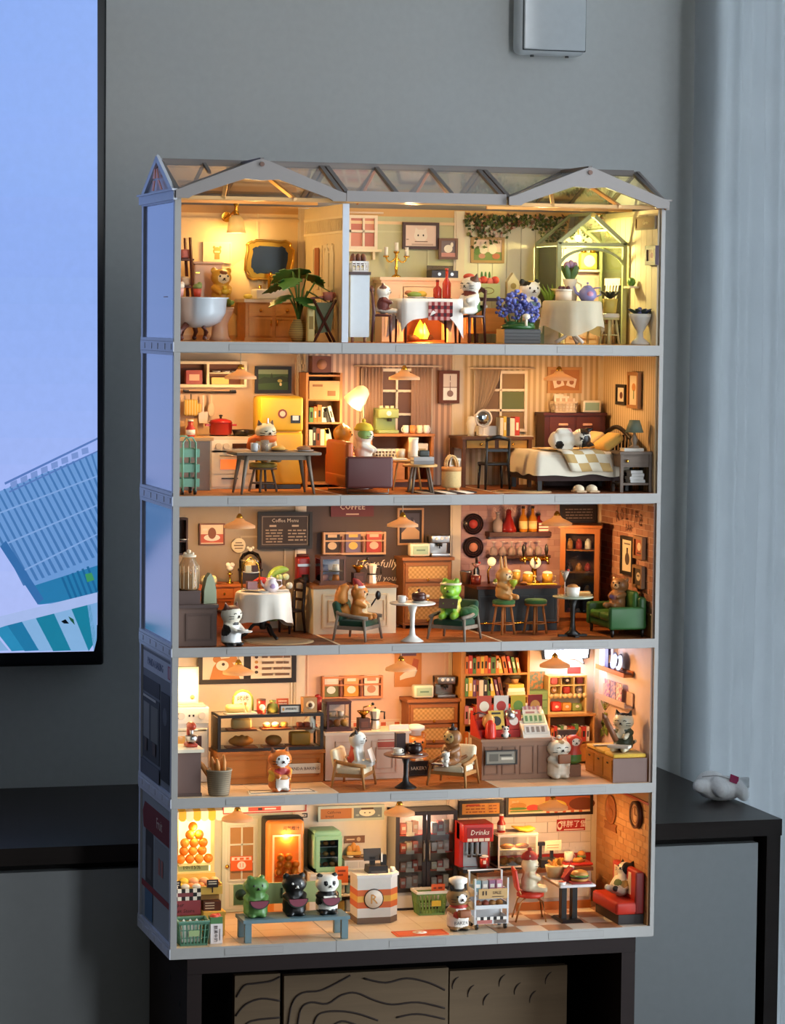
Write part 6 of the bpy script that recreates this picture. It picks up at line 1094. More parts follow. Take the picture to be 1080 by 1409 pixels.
f=critter('cat_figurine','black and white cat figurine in green coat with a giant pencil on the bench',45.5,2.6,F+2.8,-38,4.0,'#D8CDB0',pose='sit',eyes='smile',earc='#15110E',pat=[(GC,0,.02,.22,.4,.3,.4),(BK2,0,.0,.96,.3,.2,.12),(BK2,0,.2,.75,.3,.2,.25),(mt('#D8CDB0',.4),0,-.28,.45,.12,.2,.14)],arms='hold');f.p('giant_pencil',M(mt('#7A4A2A',.5)).x((-.35,-1.2,1.1),18,-22).c(0,0,0,.3,2.6,n=6).c(0,0,2.6,.3,.55,.05,n=6).o());f.p('tray',M(mt('#CFC4B4',.4)).rb(.2,-1.9,.5,2.2,1.0,.3,.08))

# ================================================================== middle storey: tea room, cafe and bar
F=FZ[2]
moulding(2,STO[2].bw[0],12.2,Z1[2]+2.2,4.6,7.0,mt('#BCA78A',.6))
a=rct(240,713,263,764,9);t=T('wall_cupboard','dark brown open wall cupboard at the left of the tea room','cupboard',a[0]-.3,9.6,a[1]);w,h=a[2],a[3];DW=mt('#3A1E16',.5)
t.p('case',M(DW).fr(0,0,0,w,h,1.2,.18).b(0,.55,0,w,.1,h).b(0,0,h*.35,w-.2,1.1,.14));plate('white stacked bowl on the shelf of the dark wall cupboard',a[0]+.2,9.4,a[1]+h*.35+.16,.45,name='bowl')
a=rct(240,834,300,891,.8);t=T('side_counter','dark brown panelled counter at the left front of the tea room','counter',a[0],2.6,F);w=a[2];ch=a[3];BRN2=mt('#6E5448',.55)
t.p('counter_body',M(BRN2).b(0,0,0,w-.2,3.4,ch-.3));t.p('counter_top',M(mt('#54403A',.45)).b(0,0,ch-.3,w+.1,3.7,.3));t.p('panel_moulding',M(mt('#5E463C',.55)).fr(.3,-1.73,.5,w*.62,ch-1.3,.1,.18));cz=F+ch
a=rct(240,816,276,834,1.6);goods('riser_box','small dark box raising the juice jar','box',M(mt('#5E4A44',.6)).b(0,0,0,a[2],1.9,a[3]-.15).b(0,0,a[3]-.15,a[2]+.1,2.0,.15),a[0],2.6,cz);jz=cz+a[3]+.01
t=T('juice_jar','large ribbed glass drink jar half full of amber juice','jar',2.05,2.6,jz);t.p('jar_body',M(glass('#F2E6D4',.06,.25,'#D9B890')).l(0,0,[(.85,0),(.95,.2),(.95,2.3),(.6,2.9),(.6,3.1)],20));t.p('juice',M(mt('#D9A24A',.2)).l(0,0,[(.8,.1),(.86,.2),(.86,1.6),(0,1.6)],18));rb_=M(mt('#E6CFAE',.3))
for i in range(14):a_=i*2*PI/14;rb_.t([(.97*math.cos(a_),.97*math.sin(a_),.2),(.97*math.cos(a_),.97*math.sin(a_),2.3)],.04,4)
t.p('rib',rb_,kind='stuff');t.p('lid',M(mt('#D8C4A8',.3)).l(0,0,[(.7,3.1),(.7,3.25),(.3,3.4),(0,3.45)],16).e(0,0,3.6,.22).e(.35,0,3.4,.18).e(-.35,0,3.4,.18))
pts=[(-.65,0),(-.62,1.2),(-.35,2.4),(0,2.85),(.35,2.4),(.62,1.2),(.65,0)]
one('paper_bag','grey green pointed paper bag standing beside the juice jar','bag',M(mt('#8A8E70',.7)).g(pts,'y',-.35,.35),3.9,2.2,cz+.01,12)
x,y=P(320,890,2);BKc=mt('#1A1411',.45);WTc=mt('#DDDAD6',.5)
f=critter('waiter_cat_figurine','cat waiter figurine in white apron and brown beret carrying a tray',x,y+.7,F,35,4.1,'#D6CCB8',eyes='smile',tail=0,pat=[(WTc,0,-.05,.28,.3,.3,.24),(BKc,0,0,.02,.4,.4,.1),(BKc,.25,0,.38,.1,.2,.14),(BKc,-.25,0,.38,.1,.2,.14),(mt('#5A3424',.5),0,.06,.9,.3,.25,.12),(BKc,0,-.2,.52,.12,.12,.04)]);f.p('tray',M(mt('#CFC8BE',.35)).l(0,-1.5,[(.85,1.42),(.9,1.52),(.8,1.5)],18));f.p('plate_stack',M(mt('#E8E2D8',.3)).c(0,-1.5,1.5,.5,.15))
pic('wall_picture','brown framed picture of an egg on a red and white cloth','picture',rct(274,720,309,750,15.4),'#6A3424',.14,'#E6CDAE',[('r','#B8503C',0,.05,1,.5),('e','#EADCCB',.5,.32,.36,.18),('e','#7A4028',.5,.55,.18,.3),('r','#EADCCB',.1,.7,.3,.8)])
a=rct(318,740,338,761,15.4);t=T('round_sign','round cream wall sign with three lines of lettering','sign',a[0],15.45,a[1]+a[3]/2);r_=a[2]/2;t.p('disc',M(mt('#E2CFA8',.6)).x((0,0,0),90).l(0,0,[(r_,0),(r_,.14),(r_*.92,.16),(0,.14)],26).o());t.p('print',M(mt('#7A6248',.6)).b(0,-.17,.22,r_*.9,.03,.1).b(0,-.17,-.05,r_*1.3,.03,.12).b(0,-.17,-.32,r_*1.1,.03,.1))
pic('menu_board','black framed chalk menu board headed Coffee Menu','menu board',rct(353,704,428,755,15.2),'#15100E',.3,'#3A2E2A',[('r','#8A7C70',.03,.04,.97,.06),('r','#8A7C70',.03,.94,.97,.96),('r','#8A7C70',.03,.04,.042,.96),('r','#8A7C70',.958,.04,.97,.96),('t','#D9C8B4','Coffee Menu',.5,.82,.17),('r','#B8A088',.18,.62,.32,.68),('r','#B8A088',.64,.62,.78,.68)]+lines('#A8917A',.1,.45,.1,.56,5,.6)+lines('#A8917A',.55,.92,.15,.56,4,.6,4),pos=14.9)
# orange sideboard at the back
a=rct(296,804,372,862,11.6);t=T('sideboard','orange wooden sideboard behind the tea table','cabinet',a[0],13.2,F);w=a[2];h=a[1]+a[3]-F;OS=wood('#B8602C',0,.45)
t.p('cabinet_body',M(OS).b(0,0,.2,w,3.0,h-.45));t.p('top',M(wood('#C56E34',0)).b(0,0,h-.25,w+.2,3.2,.25));t.p('plinth',M(OS).b(0,.1,0,w-.3,2.8,.2))
for i in range(3):q=t.p('drawer',M(wood('#C97234',0)).b(-w/3+i*w/3,-1.53,h-1.35,w/3-.15,.08,.95));t.p('knob',M(GOLD).e(-w/3+i*w/3,-1.62,h-.9,.12),parent=q);t.p('door',M(OS).fr(-w/3+i*w/3,-1.52,.35,w/3-.15,h-1.8,.1,.2))
sz=F+h+.01;SY2=13
def bx3(px):return atY(px,800,SY2).x
for i,px in enumerate((281,293)):t=T('tea_light',f'glass cup with a pale green wax, {["left", "right"][i]} one on the orange sideboard','candle',atY(px,800,12.4).x+1.1*0,12.4,sz if px>300 else F+h);t.p('glass',M(mt('#D9CFA0',.2)).c(0,0,0,.38,.55,.42));t.p('wax',M(mt('#EADC9A',.4)).e(0,0,.55,.35,.35,.3))
goods('cup_shelf','narrow brown ledge carrying two glass cups in the tea room','shelf',M(OS).b(0,0,0,2.6,1.2,h),atY(287,800,12.4).x,12.4,F)
t=T('brass_stand','small brass stand with a white flower on the orange sideboard','ornament',bx3(315),12.6,sz);t.p('stem',M(GOLD).l(0,0,[(.35,0),(.35,.1),(.1,.2),(.1,.8),(.3,.95),(.1,1.05),(.1,1.2)],12));t.p('flower',M(mt('#EFE6D6',.6)).e(0,0,1.5,.35,.2,.3).e(-.2,0,1.8,.25).e(.22,0,1.8,.25))
t=T('cake_dome','glass cake dome over cakes on a dark stand','cake stand',bx3(343),12.6,sz);t.p('stand',M(mt('#2E201A',.5)).b(0,0,0,1.9,1.6,1.25).c(0,0,1.25,1.25,.15));t.p('dome',M(glass('#F4EEE2',.05)).l(0,0,[(1.1,1.4),(1.1,2.3),(.8,2.9),(.2,3.15),(0,3.15)],20));t.p('dome_knob',M(mt('#E6DCC8',.2)).e(0,0,3.3,.2).e(.25,0,3.45,.14).e(-.25,0,3.45,.14));t.p('cake',M(mt('#E8CE8A',.5)).c(-.2,0,1.4,.75,.75).m(mt('#F2E6C4',.5)).c(-.2,0,2.15,.77,.12));t.p('brown_slice',M(mt('#5A2E1A',.6)).b(.72,-.3,1.4,.5,.5,.6))
# tea table
x,y=P(367,881,2);t=T('tea_table','round tea table with black curved legs','table',x,y+1.6,F);th=(881-817)/14.25;LEG=mt('#17110E',.4);cy0=y+1.6;cx0=x
t.p('tabletop',M(LEG).c(0,0,th-.2,2.5,.16,n=28));t.p('column',M(LEG).l(0,0,[(.3,.9),(.42,1.3),(.25,2.0),(.35,th-.2)],14))
for i in range(3):a_=R(-90+i*120+25);t.p('leg',M(LEG).t(smooth([(.2*math.cos(a_),.2*math.sin(a_),1.3),(.9*math.cos(a_),.9*math.sin(a_),1.35),(1.5*math.cos(a_),1.5*math.sin(a_),.6),(2.2*math.cos(a_),2.2*math.sin(a_),.12)],3),.16,6))
vs=[];fs=[];n=48;rows=[(0,th),(2.5,th),(2.62,th-.15),(2.72,th-1.0),(2.8,th-2.0),(2.9,th-2.9)]
for j,(r_,z_)in enumerate(rows):
 for i in range(n):
  a_=2*PI*i/n;k_=max(0,j-1)/4;rr_=r_*(1+.06*k_*math.sin(a_*9)+.03*k_*math.sin(a_*5+1));vs.append((rr_*math.cos(a_),rr_*math.sin(a_),z_-(.55*k_*max(0,math.sin(a_*3+.6))if j>3 else 0)+(.9*k_*max(0,math.cos(a_+PI*.52))**6 if j>3 else 0)))
for j in range(len(rows)-1):
 for i in range(n):fs.append((j*n+i,j*n+(i+1)%n,(j+1)*n+(i+1)%n,(j+1)*n+i))
one('tablecloth','white draped cloth over the round tea table','tablecloth',M(mt('#EADFCF',.8)).add(vs,[tuple(reversed(f_))for f_ in fs],True),x,y+1.6,F+.02)
tz=F+th+.04
a=[P(325,880,2),P(427,880,2)];one('rug','oval beige braided rug under the tea table','rug',M(mt('#B89468',.95)).l(0,0,[(3.5,0),(3.55,.05),(3.3,.08)],36).m(mt('#A07C54',.95)).l(0,0,[(3.3,.08),(2.9,.085),(0,.085)],36),(a[0][0]+a[1][0])/2,3.9,F-.03)
t=T('tiered_stand','two-tier brass cake stand on the tea table','cake stand',cx0-1.2,cy0+.2,tz);t.p('plate',M(mt('#EADBCB',.3)).l(0,0,[(.5,.12),(.95,.2),(.95,.26),(0,.18)],20));t.p('plate',M(mt('#EADBCB',.3)).l(0,0,[(.4,1.75),(.85,1.82),(.85,1.88),(0,1.8)],20));t.p('arch',M(GOLD).t([(-.85,0,.2),(-.85,0,1.8),(-.7,0,2.6),(0,0,3.3),(.7,0,2.6),(.85,0,1.8),(.85,0,.2)],.07,6))
goods('pink_cake','pink square cake on the lower tier of the brass stand','cake',M(mt('#D9A0A0',.5)).b(0,0,0,.95,.8,.7),cx0-1.1,cy0+.15,tz+.24);goods('cheese_cake','yellow cake slice on the upper tier of the brass stand','cake',M(mt('#E8CE9A',.5)).b(0,0,0,.55,.6,.6),cx0-1.5,cy0+.1,tz+1.88);goods('chocolate_cake','dark chocolate slice on the upper tier of the brass stand','cake',M(mt('#4A2418',.5)).b(0,0,0,.5,.6,.6),cx0-.85,cy0+.1,tz+1.88)
t=T('teapot','white and lilac teapot at the middle of the tea table','teapot',cx0+.6,cy0-.7,tz);TP=mt('#EADADA',.25);t.p('pot_body',M(TP).l(0,0,[(.45,0),(.72,.3),(.7,.7),(.45,1.1),(.5,1.25),(.42,1.25)],18));t.p('spout',M(TP).t([(-.6,0,.5),(-.9,0,.75),(-1.0,0,1.1)],[.16,.12,.09],8));t.p('handle',M(TP).t([(.5,0,1.1),(1.0,0,1.1),(1.05,0,.6),(.65,0,.35)],.08,6));t.p('lilac_print',M(mt('#A890B8',.4)).e(0,-.6,.55,.3,.16,.28));t.p('lid',M(TP).l(0,0,[(.45,1.25),(.3,1.38),(0,1.42)],14).e(0,0,1.48,.1))
plate('white plate at the left front of the tea table',cx0-.4,cy0-1.3,tz,.6);t=T('serving_dish','long dish of beige pastries at the right of the tea table','dish',cx0+1.6,cy0+.2,tz);t.p('dish',M(mt('#EADFD0',.3)).rb(0,0,0,1.7,1.2,.18,.08));t.p('pastry',M(mt('#D9B48A',.5)).e(-.4,0,.3,.3,.3,.2));t.p('pastry',M(mt('#C99A68',.5)).e(.3,0,.32,.38,.3,.22))
def chair(label,x,y,z,rz,c,sh_=2.3,bh=4.3,w=1.9,slats=2,group=None,seatm=None,sp=0):
 t=T('dining_chair',label,'chair',x,y,z,rz,group);m=mt(c,.4)if isinstance(c,str)else c
 t.p('seat',M(seatm or m).rb(0,0,sh_-.25,w,w*.95,.25,.08,2))
 for s in(-1,1):
  t.p('leg',M(m).t([(s*w*.46,-w*.42,0),(s*w*.43,-w*.4,sh_-.2)],[.11,.17],6));t.p('leg',M(m).t([(s*w*.48,w*.52,0),(s*w*.43,w*.42,sh_),(s*w*.45,w*.52,bh)],[.11,.18,.14],6))
 t.p('top_rail',M(m).t([(-w*.45,w*.52,bh-.1),(0,w*.56,bh+.18),(w*.45,w*.52,bh-.1)],.22,6))
 for i in range(slats):t.p('slat',M(m).b(0,w*.48,sh_+(bh-sh_)*(i+1)/(slats+1)-.1,w*.82,.12,.26))
 for i in range(sp):t.p('spindle',M(m).t([((i/(sp-1)-.5)*w*.7,w*.44,sh_),((i/(sp-1)-.5)*w*.75,w*.54,bh)],.07,5))
 return t
x,y=P(404,872,2);chair('dark curved wooden chair right of the tea table',x,y+1.0,F,-70,'#2E1A14',2.3,5.0);x,y=P(309,872,2);chair('dark wooden chair left of the tea table behind the waiter',x+.2,y+1.2,F,80,'#3A2018',2.3,4.6)
t=T('pea_pod_figurine','pea pod figurine with a red gnome hat behind the tea table','figurine',cx0+1.3,cy0+3.0,F+1.4);PG=mt('#9AB84A',.4);t.p('pod',M(PG).t(smooth([(-.2,0,3.0),(.2,0,4.3),(1.0,0,4.9),(1.9,0,4.9)],3),[.1,.25,.35,.4,.42,.42,.4,.35,.25,.1],10));t.p('body',M(mt('#7E9A5A',.5)).l(0,0,[(.8,0),(.9,1.0),(.6,2.4),(.3,3.0)],14))
for i,(px,pz)in enumerate(((.3,3.6),(.9,4.2),(1.55,4.25),(-.2,3.0),(1.9,3.4))):t.p('pea',M(mt(['#DDE0C0','#C9D890','#D4DCA8','#E8E2D0','#E4E0CC'][i],.4)).e(px,-.35,pz,.34))
t.p('gnome_hat',M(mt('#C22E24',.6)).t([(-.4,-.2,3.8),(-1.0,-.2,4.0),(-1.7,-.2,3.8)],[.4,.3,.06],10))
# cafe counter
pic('cafe_sign','dark red overhead sign lettered COFFEE','sign',rct(456,690,515,711,15.2),ft=0,bg='#6A3038',d=.2,ar=[('t','#F0D8C0','COFFEE',.5,.62,.5),('r','#D9B8A0',.35,.12,.65,.2)])
magrack('pale wooden wall rack with three coffee magazines',rct(444,727,530,763,15.2),wood('#D9A880',0),[('#3A2A28','#2A2024','#D9B48A'),('#7A6880','#6E5E78','#E8B85A'),('#B84038','#C24A3C','#E8B89A')])
pic('wall_poster','pale wood framed dark poster of a tan mountain and mug','picture',rct(547,699,583,750,15.3),'#B88A60',.2,'#2A2024',[('p','#4A4450',[(.1,.1),(.9,.1),(.9,.9),(.1,.9)]),('p','#C9A078',[(.1,.12),(.9,.12),(.9,.35),(.6,.52),(.4,.52),(.1,.3)]),('e','#8A8090',.55,.6,.16,.12),('r','#3A3440',.5,.6,.62,.78)])
x,y=P(500,872,2);a=rct(437,807,548,874,y);t=T('cafe_counter','cream panelled café counter with a brown top','counter',a[0]-.3,y+1.9,F);w=a[2]+.5;ch=a[3]-.05;CRM=mt('#EBD8B4',.5)
t.p('counter_body',M(CRM).b(0,0,0,w-.3,3.6,ch-.25));t.p('counter_top',M(wood('#9A6438',0)).b(0,0,ch-.25,w,3.9,.25))
for i in range(2):t.p('panel_moulding',M(mt('#E0CAA2',.5)).fr(-w*.2+i*w*.44,-1.83,.6,w*.36 if i==0 else w*.3,ch-1.4,.1,.16).fr(-w*.2+i*w*.44,-1.83,1.2,w*.22,ch-2.6,.1,.1))
kx,ky,kz=a[0]-.3,y+1.9,F+ch
def ax3(px):return atY(px,800,ky).x
showcase('brown wooden glass showcase of cups on the café counter',ax3(455),ky+.2,kz,2.5,2.2,2.5,'#5E3A28','#B8C4E0')
for i in range(4):goods('treat',f'{["pale blue", "orange", "pink", "white"][i]} treat in the café showcase','cake',M(mt(['#A8B4D8','#D9823A','#E0B0B8','#F0EAE4'][i],.4)).c(0,0,0,.38,.6,.3),ax3(455)-.6+(i%2)*1.1,ky,kz+(.34 if i<3 and i!=0 else 1.33)if i!=2 else kz+.34+.62*0)
t=T('coffee_urn','red and steel filter coffee machine at the end of the café counter','coffee machine',ax3(424)+.1,ky+2.6,F);t.p('plinth',M(CRM).b(0,0,0,1.6,1.5,ch));t.p('body',M(mt('#A82422',.35)).rb(0,.2,ch,1.3,1.3,2.5,.2));t.p('top',M(mt('#5A2018',.4)).c(0,.2,ch+2.5,.6,.25));t.p('steel_band',M(STEEL).b(0,-.5,ch+1.6,1.3,.2,.25));t.p('jug',M(BK2).c(.1,-.6,ch,.45,.8,.35))
grinder(ax3(491),ky-.4,kz,'the cream café counter');moka(ax3(512),ky+.2,kz,'the cream café counter')
sg=T('wall_lettering','white script lettering on the dark café wall','lettering',0,15.5,0);q1=atY(520,783,15.5);q2=atY(520,800,15.5);sm=mt('#EADCC8',.6)
sg.o.location=Vector((q1.x,15.5,q2.z-1))*S;sg.txt('I lovefully',1.15,sm,(-.2,0,1.5+q1.z-q2.z),shear=.3);sg.txt('fill your soul',.85,sm,(1.6,0,1.3),shear=.3)
rc=rct(554,767,623,858,12.6);_,dh_=rattan('caramel rattan dresser of three drawers in the café',rc,12.6,F,'#A4683A');radio(atY(577,760,13.4).x,13.6,F+dh_+.06,'cream radio with a pale green dial on the café dresser');espresso(atY(604,760,13.6).x,13.9,F+dh_+.01,'silver espresso machine on the café rattan dresser','#B8B4B0',.3)
GW=wood('#8A7A6A',2,.5);GF=fab('#143A22')
x,y=P(497,883,2);ax,ay=x+.1,y+1.7;armchair('green cushioned grey wooden armchair left of the white pedestal table',ax,ay,F,52,GW,GF,1.15)
f=critter('squirrel_figurine','orange squirrel figurine with a red santa hat in the left café armchair',ax+.1,ay,F+2.0,50,3.5,'#CF8238',pose='sit',ears='bear',tail=0,pat=[(mt('#E8CDA0',.45),0,-.25,.3,.16,.2,.25),(mt('#E8CDA0',.45),0,-.28,.65,.12,.14,.1)]);f.p('tail',M(mt('#DE8E3E',.5)).t(smooth([(-.3,.8,.4),(-.7,1.5,1.2),(-.8,1.4,2.6),(-.6,.9,3.2)],3),[.3,.45,.6,.65,.68,.65,.6,.5,.4,.3],10),label='big orange bushy tail');f.p('santa_hat',M(mt('#9A2420',.6)).t([(-.1,0,3.05),(-.3,.2,3.6),(-.7,.3,3.9)],[.55,.35,.1],10).m(WTc).l(-.1,0,[(.6,2.95),(.65,3.1),(.55,3.2)],14));f.p('whisk',M(BK2).t([(.5,-1.0,1.2),(.6,-1.5,2.0)],.08,5).e(.65,-1.7,2.3,.35,.25,.45))
x,y=P(571,884,2);th2=(884-831)/14.2;pedestal('white tulip pedestal table in the middle of the café',x,y+1.0,F,2.2,th2,mt('#EDE6DA',.3),mt('#EDE6DA',.3),flare=.5);tz=F+th2+.01
mug('white cup at the left of the white tulip table',x-1.1,y+.9,tz,'#EDE4DA',.42,.65);plate('white plate under the brown pot on the tulip table',x+.6,y+.7,tz,.8);t=T('brown_pot','brown lidded casserole pot on the tulip table','pot',x+.6,y+.9,tz+.15);t.p('pot_body',M(mt('#4A2418',.3)).l(0,0,[(.5,0),(.7,.15),(.7,.6),(.55,.6)],18));t.p('lid',M(mt('#5E3020',.35)).l(0,0,[(.72,.6),(.5,.8),(0,.86)],16).e(0,0,.98,.16));t.p('handle',M(mt('#D9C8B4',.4)).b(.85,0,.35,.3,.3,.2))
x,y=P(632,882,2);ax,ay=x,y+1.7;armchair('green cushioned grey wooden armchair right of the white pedestal table',ax,ay,F,-45,GW,GF,1.15)
f=critter('dinosaur_figurine','bright green dinosaur figurine reading in the right café armchair',ax-.4,ay,F+2.0,-28,4.0,'#7FAE2E',pose='sit',ears='frog',snout=.17,pat=[(mt('#4E7E2A',.4),0,-.2,.35,.12,.2,.3),(mt('#C9B84A',.45),.3,-.1,.3,.14,.3,.2)],dark='#1E2A14',nose='#3A4A1A');f.p('magazine',M(mt('#5A4638',.6)).x((0,-1.4,1.1),-30).b(0,0,0,1.8,.1,1.0).o());f.p('headband',M(mt('#E8D8B0',.5)).t([(.95*math.cos(i*PI/10),.85*math.sin(i*PI/10)-.0,3.35)for i in range(20)],.12,6,True));
goods('knit_blanket','dark green knitted throw bundled on the arm of the right café armchair','blanket',M(fab('#2E5A30')).e(0,0,.55,1.0,.9,.6).e(.5,.2,.7,.6,.6,.6).e(-.4,-.3,.5,.6,.6,.5),ax+1.3,ay-.3,F+2.0)
# --- bar
for i,(px,py)in enumerate(((651,721),(651,753))):
 q=atY(px,py,15.4);r_=14.5/13.5;t=T('vinyl_record',f'black vinyl record with a red label, {["upper", "lower"][i]} one on the pink brick wall','record',q.x,15.42,q.z);t.p('disc',M(mt('#2A1A1C',.25)).x((0,0,0),90).l(0,0,[(r_,0),(r_,.08),(0,.08)],30).o());t.p('label',M(mt(['#B83A34','#D98A6A'][i],.5)).x((0,0,0),90).l(0,0,[(r_*.42,.08),(r_*.42,.1),(0,.1)],20).o());t.p('groove',M(mt('#54383A',.25)).x((0,-.085,0),90).t([(r_*.8*math.cos(k*PI/14),r_*.8*math.sin(k*PI/14),0)for k in range(28)],.02,4,True).t([(r_*.6*math.cos(k*PI/14),r_*.6*math.sin(k*PI/14),0)for k in range(28)],.02,4,True).o())
a=rct(672,731,757,738,14.4);t=T('bottle_shelf','dark wooden bottle shelf on the pink brick wall','shelf',a[0],14.75,a[1]);t.p('board',M(wood('#4A2418',0)).b(0,0,0,a[2],1.5,.45));t.p('bracket',M(BK2).b(-a[2]/2+.2,.3,-.3,.2,.8,.3));bz=a[1]+.46
def bxx(px):return atY(px,730,14.4).x
DKR=mt('#8A1E1C',.15);AMB=mt('#C07A24',.15)
bottle('clear grey decanter at the left end of the bar shelf',bxx(685),14.5,bz,.5,2.0,mt('#9A8A8A',.1),'#B8A8A8');t=T('flask','dark red conical flask on the bar shelf','bottle',bxx(700),14.5,bz);t.p('flask_body',M(DKR).l(0,0,[(.8,0),(.82,.3),(.3,1.5),(.28,1.9)],16));t.p('stopper',M(DKR).e(0,0,2.0,.3))
for i,px in enumerate((720,733)):bottle(f'amber whisky bottle with a cream label, {["left", "right"][i]} of the pair on the bar shelf',bxx(px),14.5,bz,.45,2.6,AMB,'#2A1614','#E8D090')
bottle('red round bottle behind the small crate on the bar shelf',bxx(743),14.9,bz,.5,1.8,DKR,'#2A1614');t=T('crate','small striped white crate at the right end of the bar shelf','crate',bxx(746),14.3,bz);t.p('crate_body',M(mt('#8A2A28',.5)).b(0,0,0,1.0,.6,.95));[t.p('slat',M(mt('#E8DCCB',.5)).b(0,-.32,.1+i*.3,1.0,.05,.17))for i in range(3)]
sg=T('bar_lettering','pale letters above the bar bottles reading COMING','lettering',bxx(712),15.45,atY(712,702,15.4).z);sg.txt('ROMING BAR',.75,mt('#D9B8B0',.6),(0,0,0))
a=rct(672,762,756,768,14.6);t=T('glass_rack','dark wooden rail hung with stemmed glasses above the bar','rack',a[0],14.8,a[1]);t.p('rail',M(wood('#4A2A1E',0)).b(0,0,0,a[2],1.2,.3))
for i in range(6):t=T('wine_glass',f'upturned stemmed glass, {_ORD[i]} from the left above the bar rail','glass',a[0]-a[2]/2+.5+i*.95,14.5,a[1]+.31,group='glasses above the bar rail');t.p('bowl',M(glass('#F4ECE8',.05,.35,'#E0C8BC')).l(0,0,[(.32,0),(.4,.35),(.3,.75),(.06,.9)],12));t.p('stem',M(mt('#E0D0C8',.15)).l(0,0,[(.05,.9),(.05,1.3),(.3,1.4),(0,1.42)],10))
pic('blackboard','black menu board above the corner cabinet','menu board',rct(770,694,821,719,15.2),'#1E1410',.2,'#2A1E1C',lines('#8A7468',.1,.9,.1,.9,4,.7),pos=15.2)
x,y=P(712,868,2);a=rct(656,807,769,869,y);t=T('bar_counter','black bar counter with a brown top and brass foot rail','bar',a[0],y+2.4,F);w=a[2];bh=a[3];BLK=mt('#1C2022',.4)
t.p('bar_body',M(BLK).b(0,0,0,w-.3,4.6,bh-.3));t.p('bar_top',M(wood('#5E2E1E',0,.3)).b(0,0,bh-.3,w+.2,5.2,.3));t.p('foot_rail',M(GOLD).t([(-w/2+.2,-2.6,.8),(w/2-.2,-2.6,.8)],.07,6))
for i in range(3):t.p('panel_moulding',M(mt('#2A2E30',.4)).fr(-w/3+i*w/3,-2.33,.9,w/3-.5,bh-1.9,.08,.14))
qx,qy,qz=a[0],y+2.4,F+bh+.01
def qq(px):return atY(px,805,qy-.4).x
t=T('beer_tap','brass three-armed beer tap tower with a round white badge','beer tap',qq(739),qy+.6,qz);t.p('column',M(GOLD).l(0,0,[(.6,0),(.6,.12),(.28,.25),(.25,2.4)],14));t.p('crossbar',M(GOLD).x((0,0,2.4),0,90).c(0,0,-1.5,.26,3.0).o());t.p('badge',M(mt('#EADFCB',.4)).x((0,-.3,2.0),90).l(0,0,[(.6,0),(.6,.1),(.45,.14),(0,.14)],20).o().m(GOLD).x((0,-.35,2.0),90).t([(.58*math.cos(i*PI/8),.58*math.sin(i*PI/8),0)for i in range(16)],.06,5,True).o())
for s in(-1.2,0,1.2):q=t.p('tap',M(GOLD).t([(s,-.2,2.4),(s,-.7,2.3),(s,-.75,1.9)],.12,6).e(s,-.25,2.4,.3));t.p('tap_handle',M(BK2).l(s,-.2,[(.08,2.7),(.22,3.3),(.16,3.7),(.02,3.9)],10),parent=q)if s else None
for i,px in enumerate((725,752)):t=T('beer_mug',f'full beer mug with a white head, {["left", "right"][i]} of the beer tap','mug',qq(px),qy-.6,qz);t.p('mug_body',M(mt('#D99A34',.15)).c(0,0,0,.52,1.0));t.p('foam',M(mt('#F2E6CC',.7)).e(0,0,1.05,.5,.5,.2));t.p('handle',M(mt('#E0C89A',.2)).t([(.5,0,.8),(.85,0,.75),(.85,0,.25),(.5,0,.2)],.07,6))
one('bar_mat','yellow bar mat under the beer tap','mat',M(mt('#D9B83A',.6)).rb(0,0,0,3.0,1.0,.12,.05,2),qq(739),qy-1.7,qz)
t=T('ice_bucket','silver ice bucket at the left end of the bar','bucket',qq(644),qy+.4,qz);t.p('bucket',M(STEEL).l(0,0,[(.45,0),(.62,1.2),(.66,1.25),(.55,1.2),(.4,.3),(0,.3)],16));t.p('ring',M(STEEL).t([(.68+.12*math.cos(i*PI/6),0,.8+.15*math.sin(i*PI/6))for i in range(12)],.03,4,True))
bottle('dark wine bottle on the bar behind the red cocktail',qq(661),qy+1.0,qz,.32,2.6,mt('#231A1A',.15),'#3A1E1A')
def cocktail(label,x,y,z,c,h=1.2):
 t=T('cocktail_glass',label,'glass',x,y,z);t.p('stem',M(mt('#E0D8D0',.1)).l(0,0,[(.35,0),(.05,.08),(.05,h*.55)],12));t.p('bowl',M(glass('#F6F0EC',.04,.2,'#E8DCD0')).l(0,0,[(.05,h*.55),(.5,h)],14));t.p('drink',M(mt(c,.15)).l(0,0,[(.03,h*.58),(.42,h*.95),(0,h*.96)],14));t.p('garnish',M(mt('#C9342A',.3)).e(.3,-.1,h+.05,.13));return t
cocktail('red cocktail in a martini glass on the bar',qq(655),qy-.3,qz+.9,'#D2452E',1.2);goods('tumbler','dark red drink in a tumbler under the martini on the bar','glass',M(mt('#7A2E22',.15)).c(0,0,0,.5,.9,.55),qq(655),qy-.3,qz)
t=T('bar_lamp','small round yellow lamp on a brass stem on the bar','lamp',qq(675),qy+.2,qz);t.p('stem',M(GOLD).t([(0,0,0),(-.1,0,1.2),(.2,0,1.9)],.12,6));t.p('globe',M(emit('#FFE9B0',.6)).e(.25,-.05,2.2,.45,.3,.45))
goods('lime_dish','small dish of limes beside the rabbit on the bar','dish',M(WH2).c(0,0,0,.4,.25,.5).m(mt('#8AA03A',.4)).e(-.1,0,.35,.25).e(.2,0,.35,.2),qq(681),qy-1.0,qz)
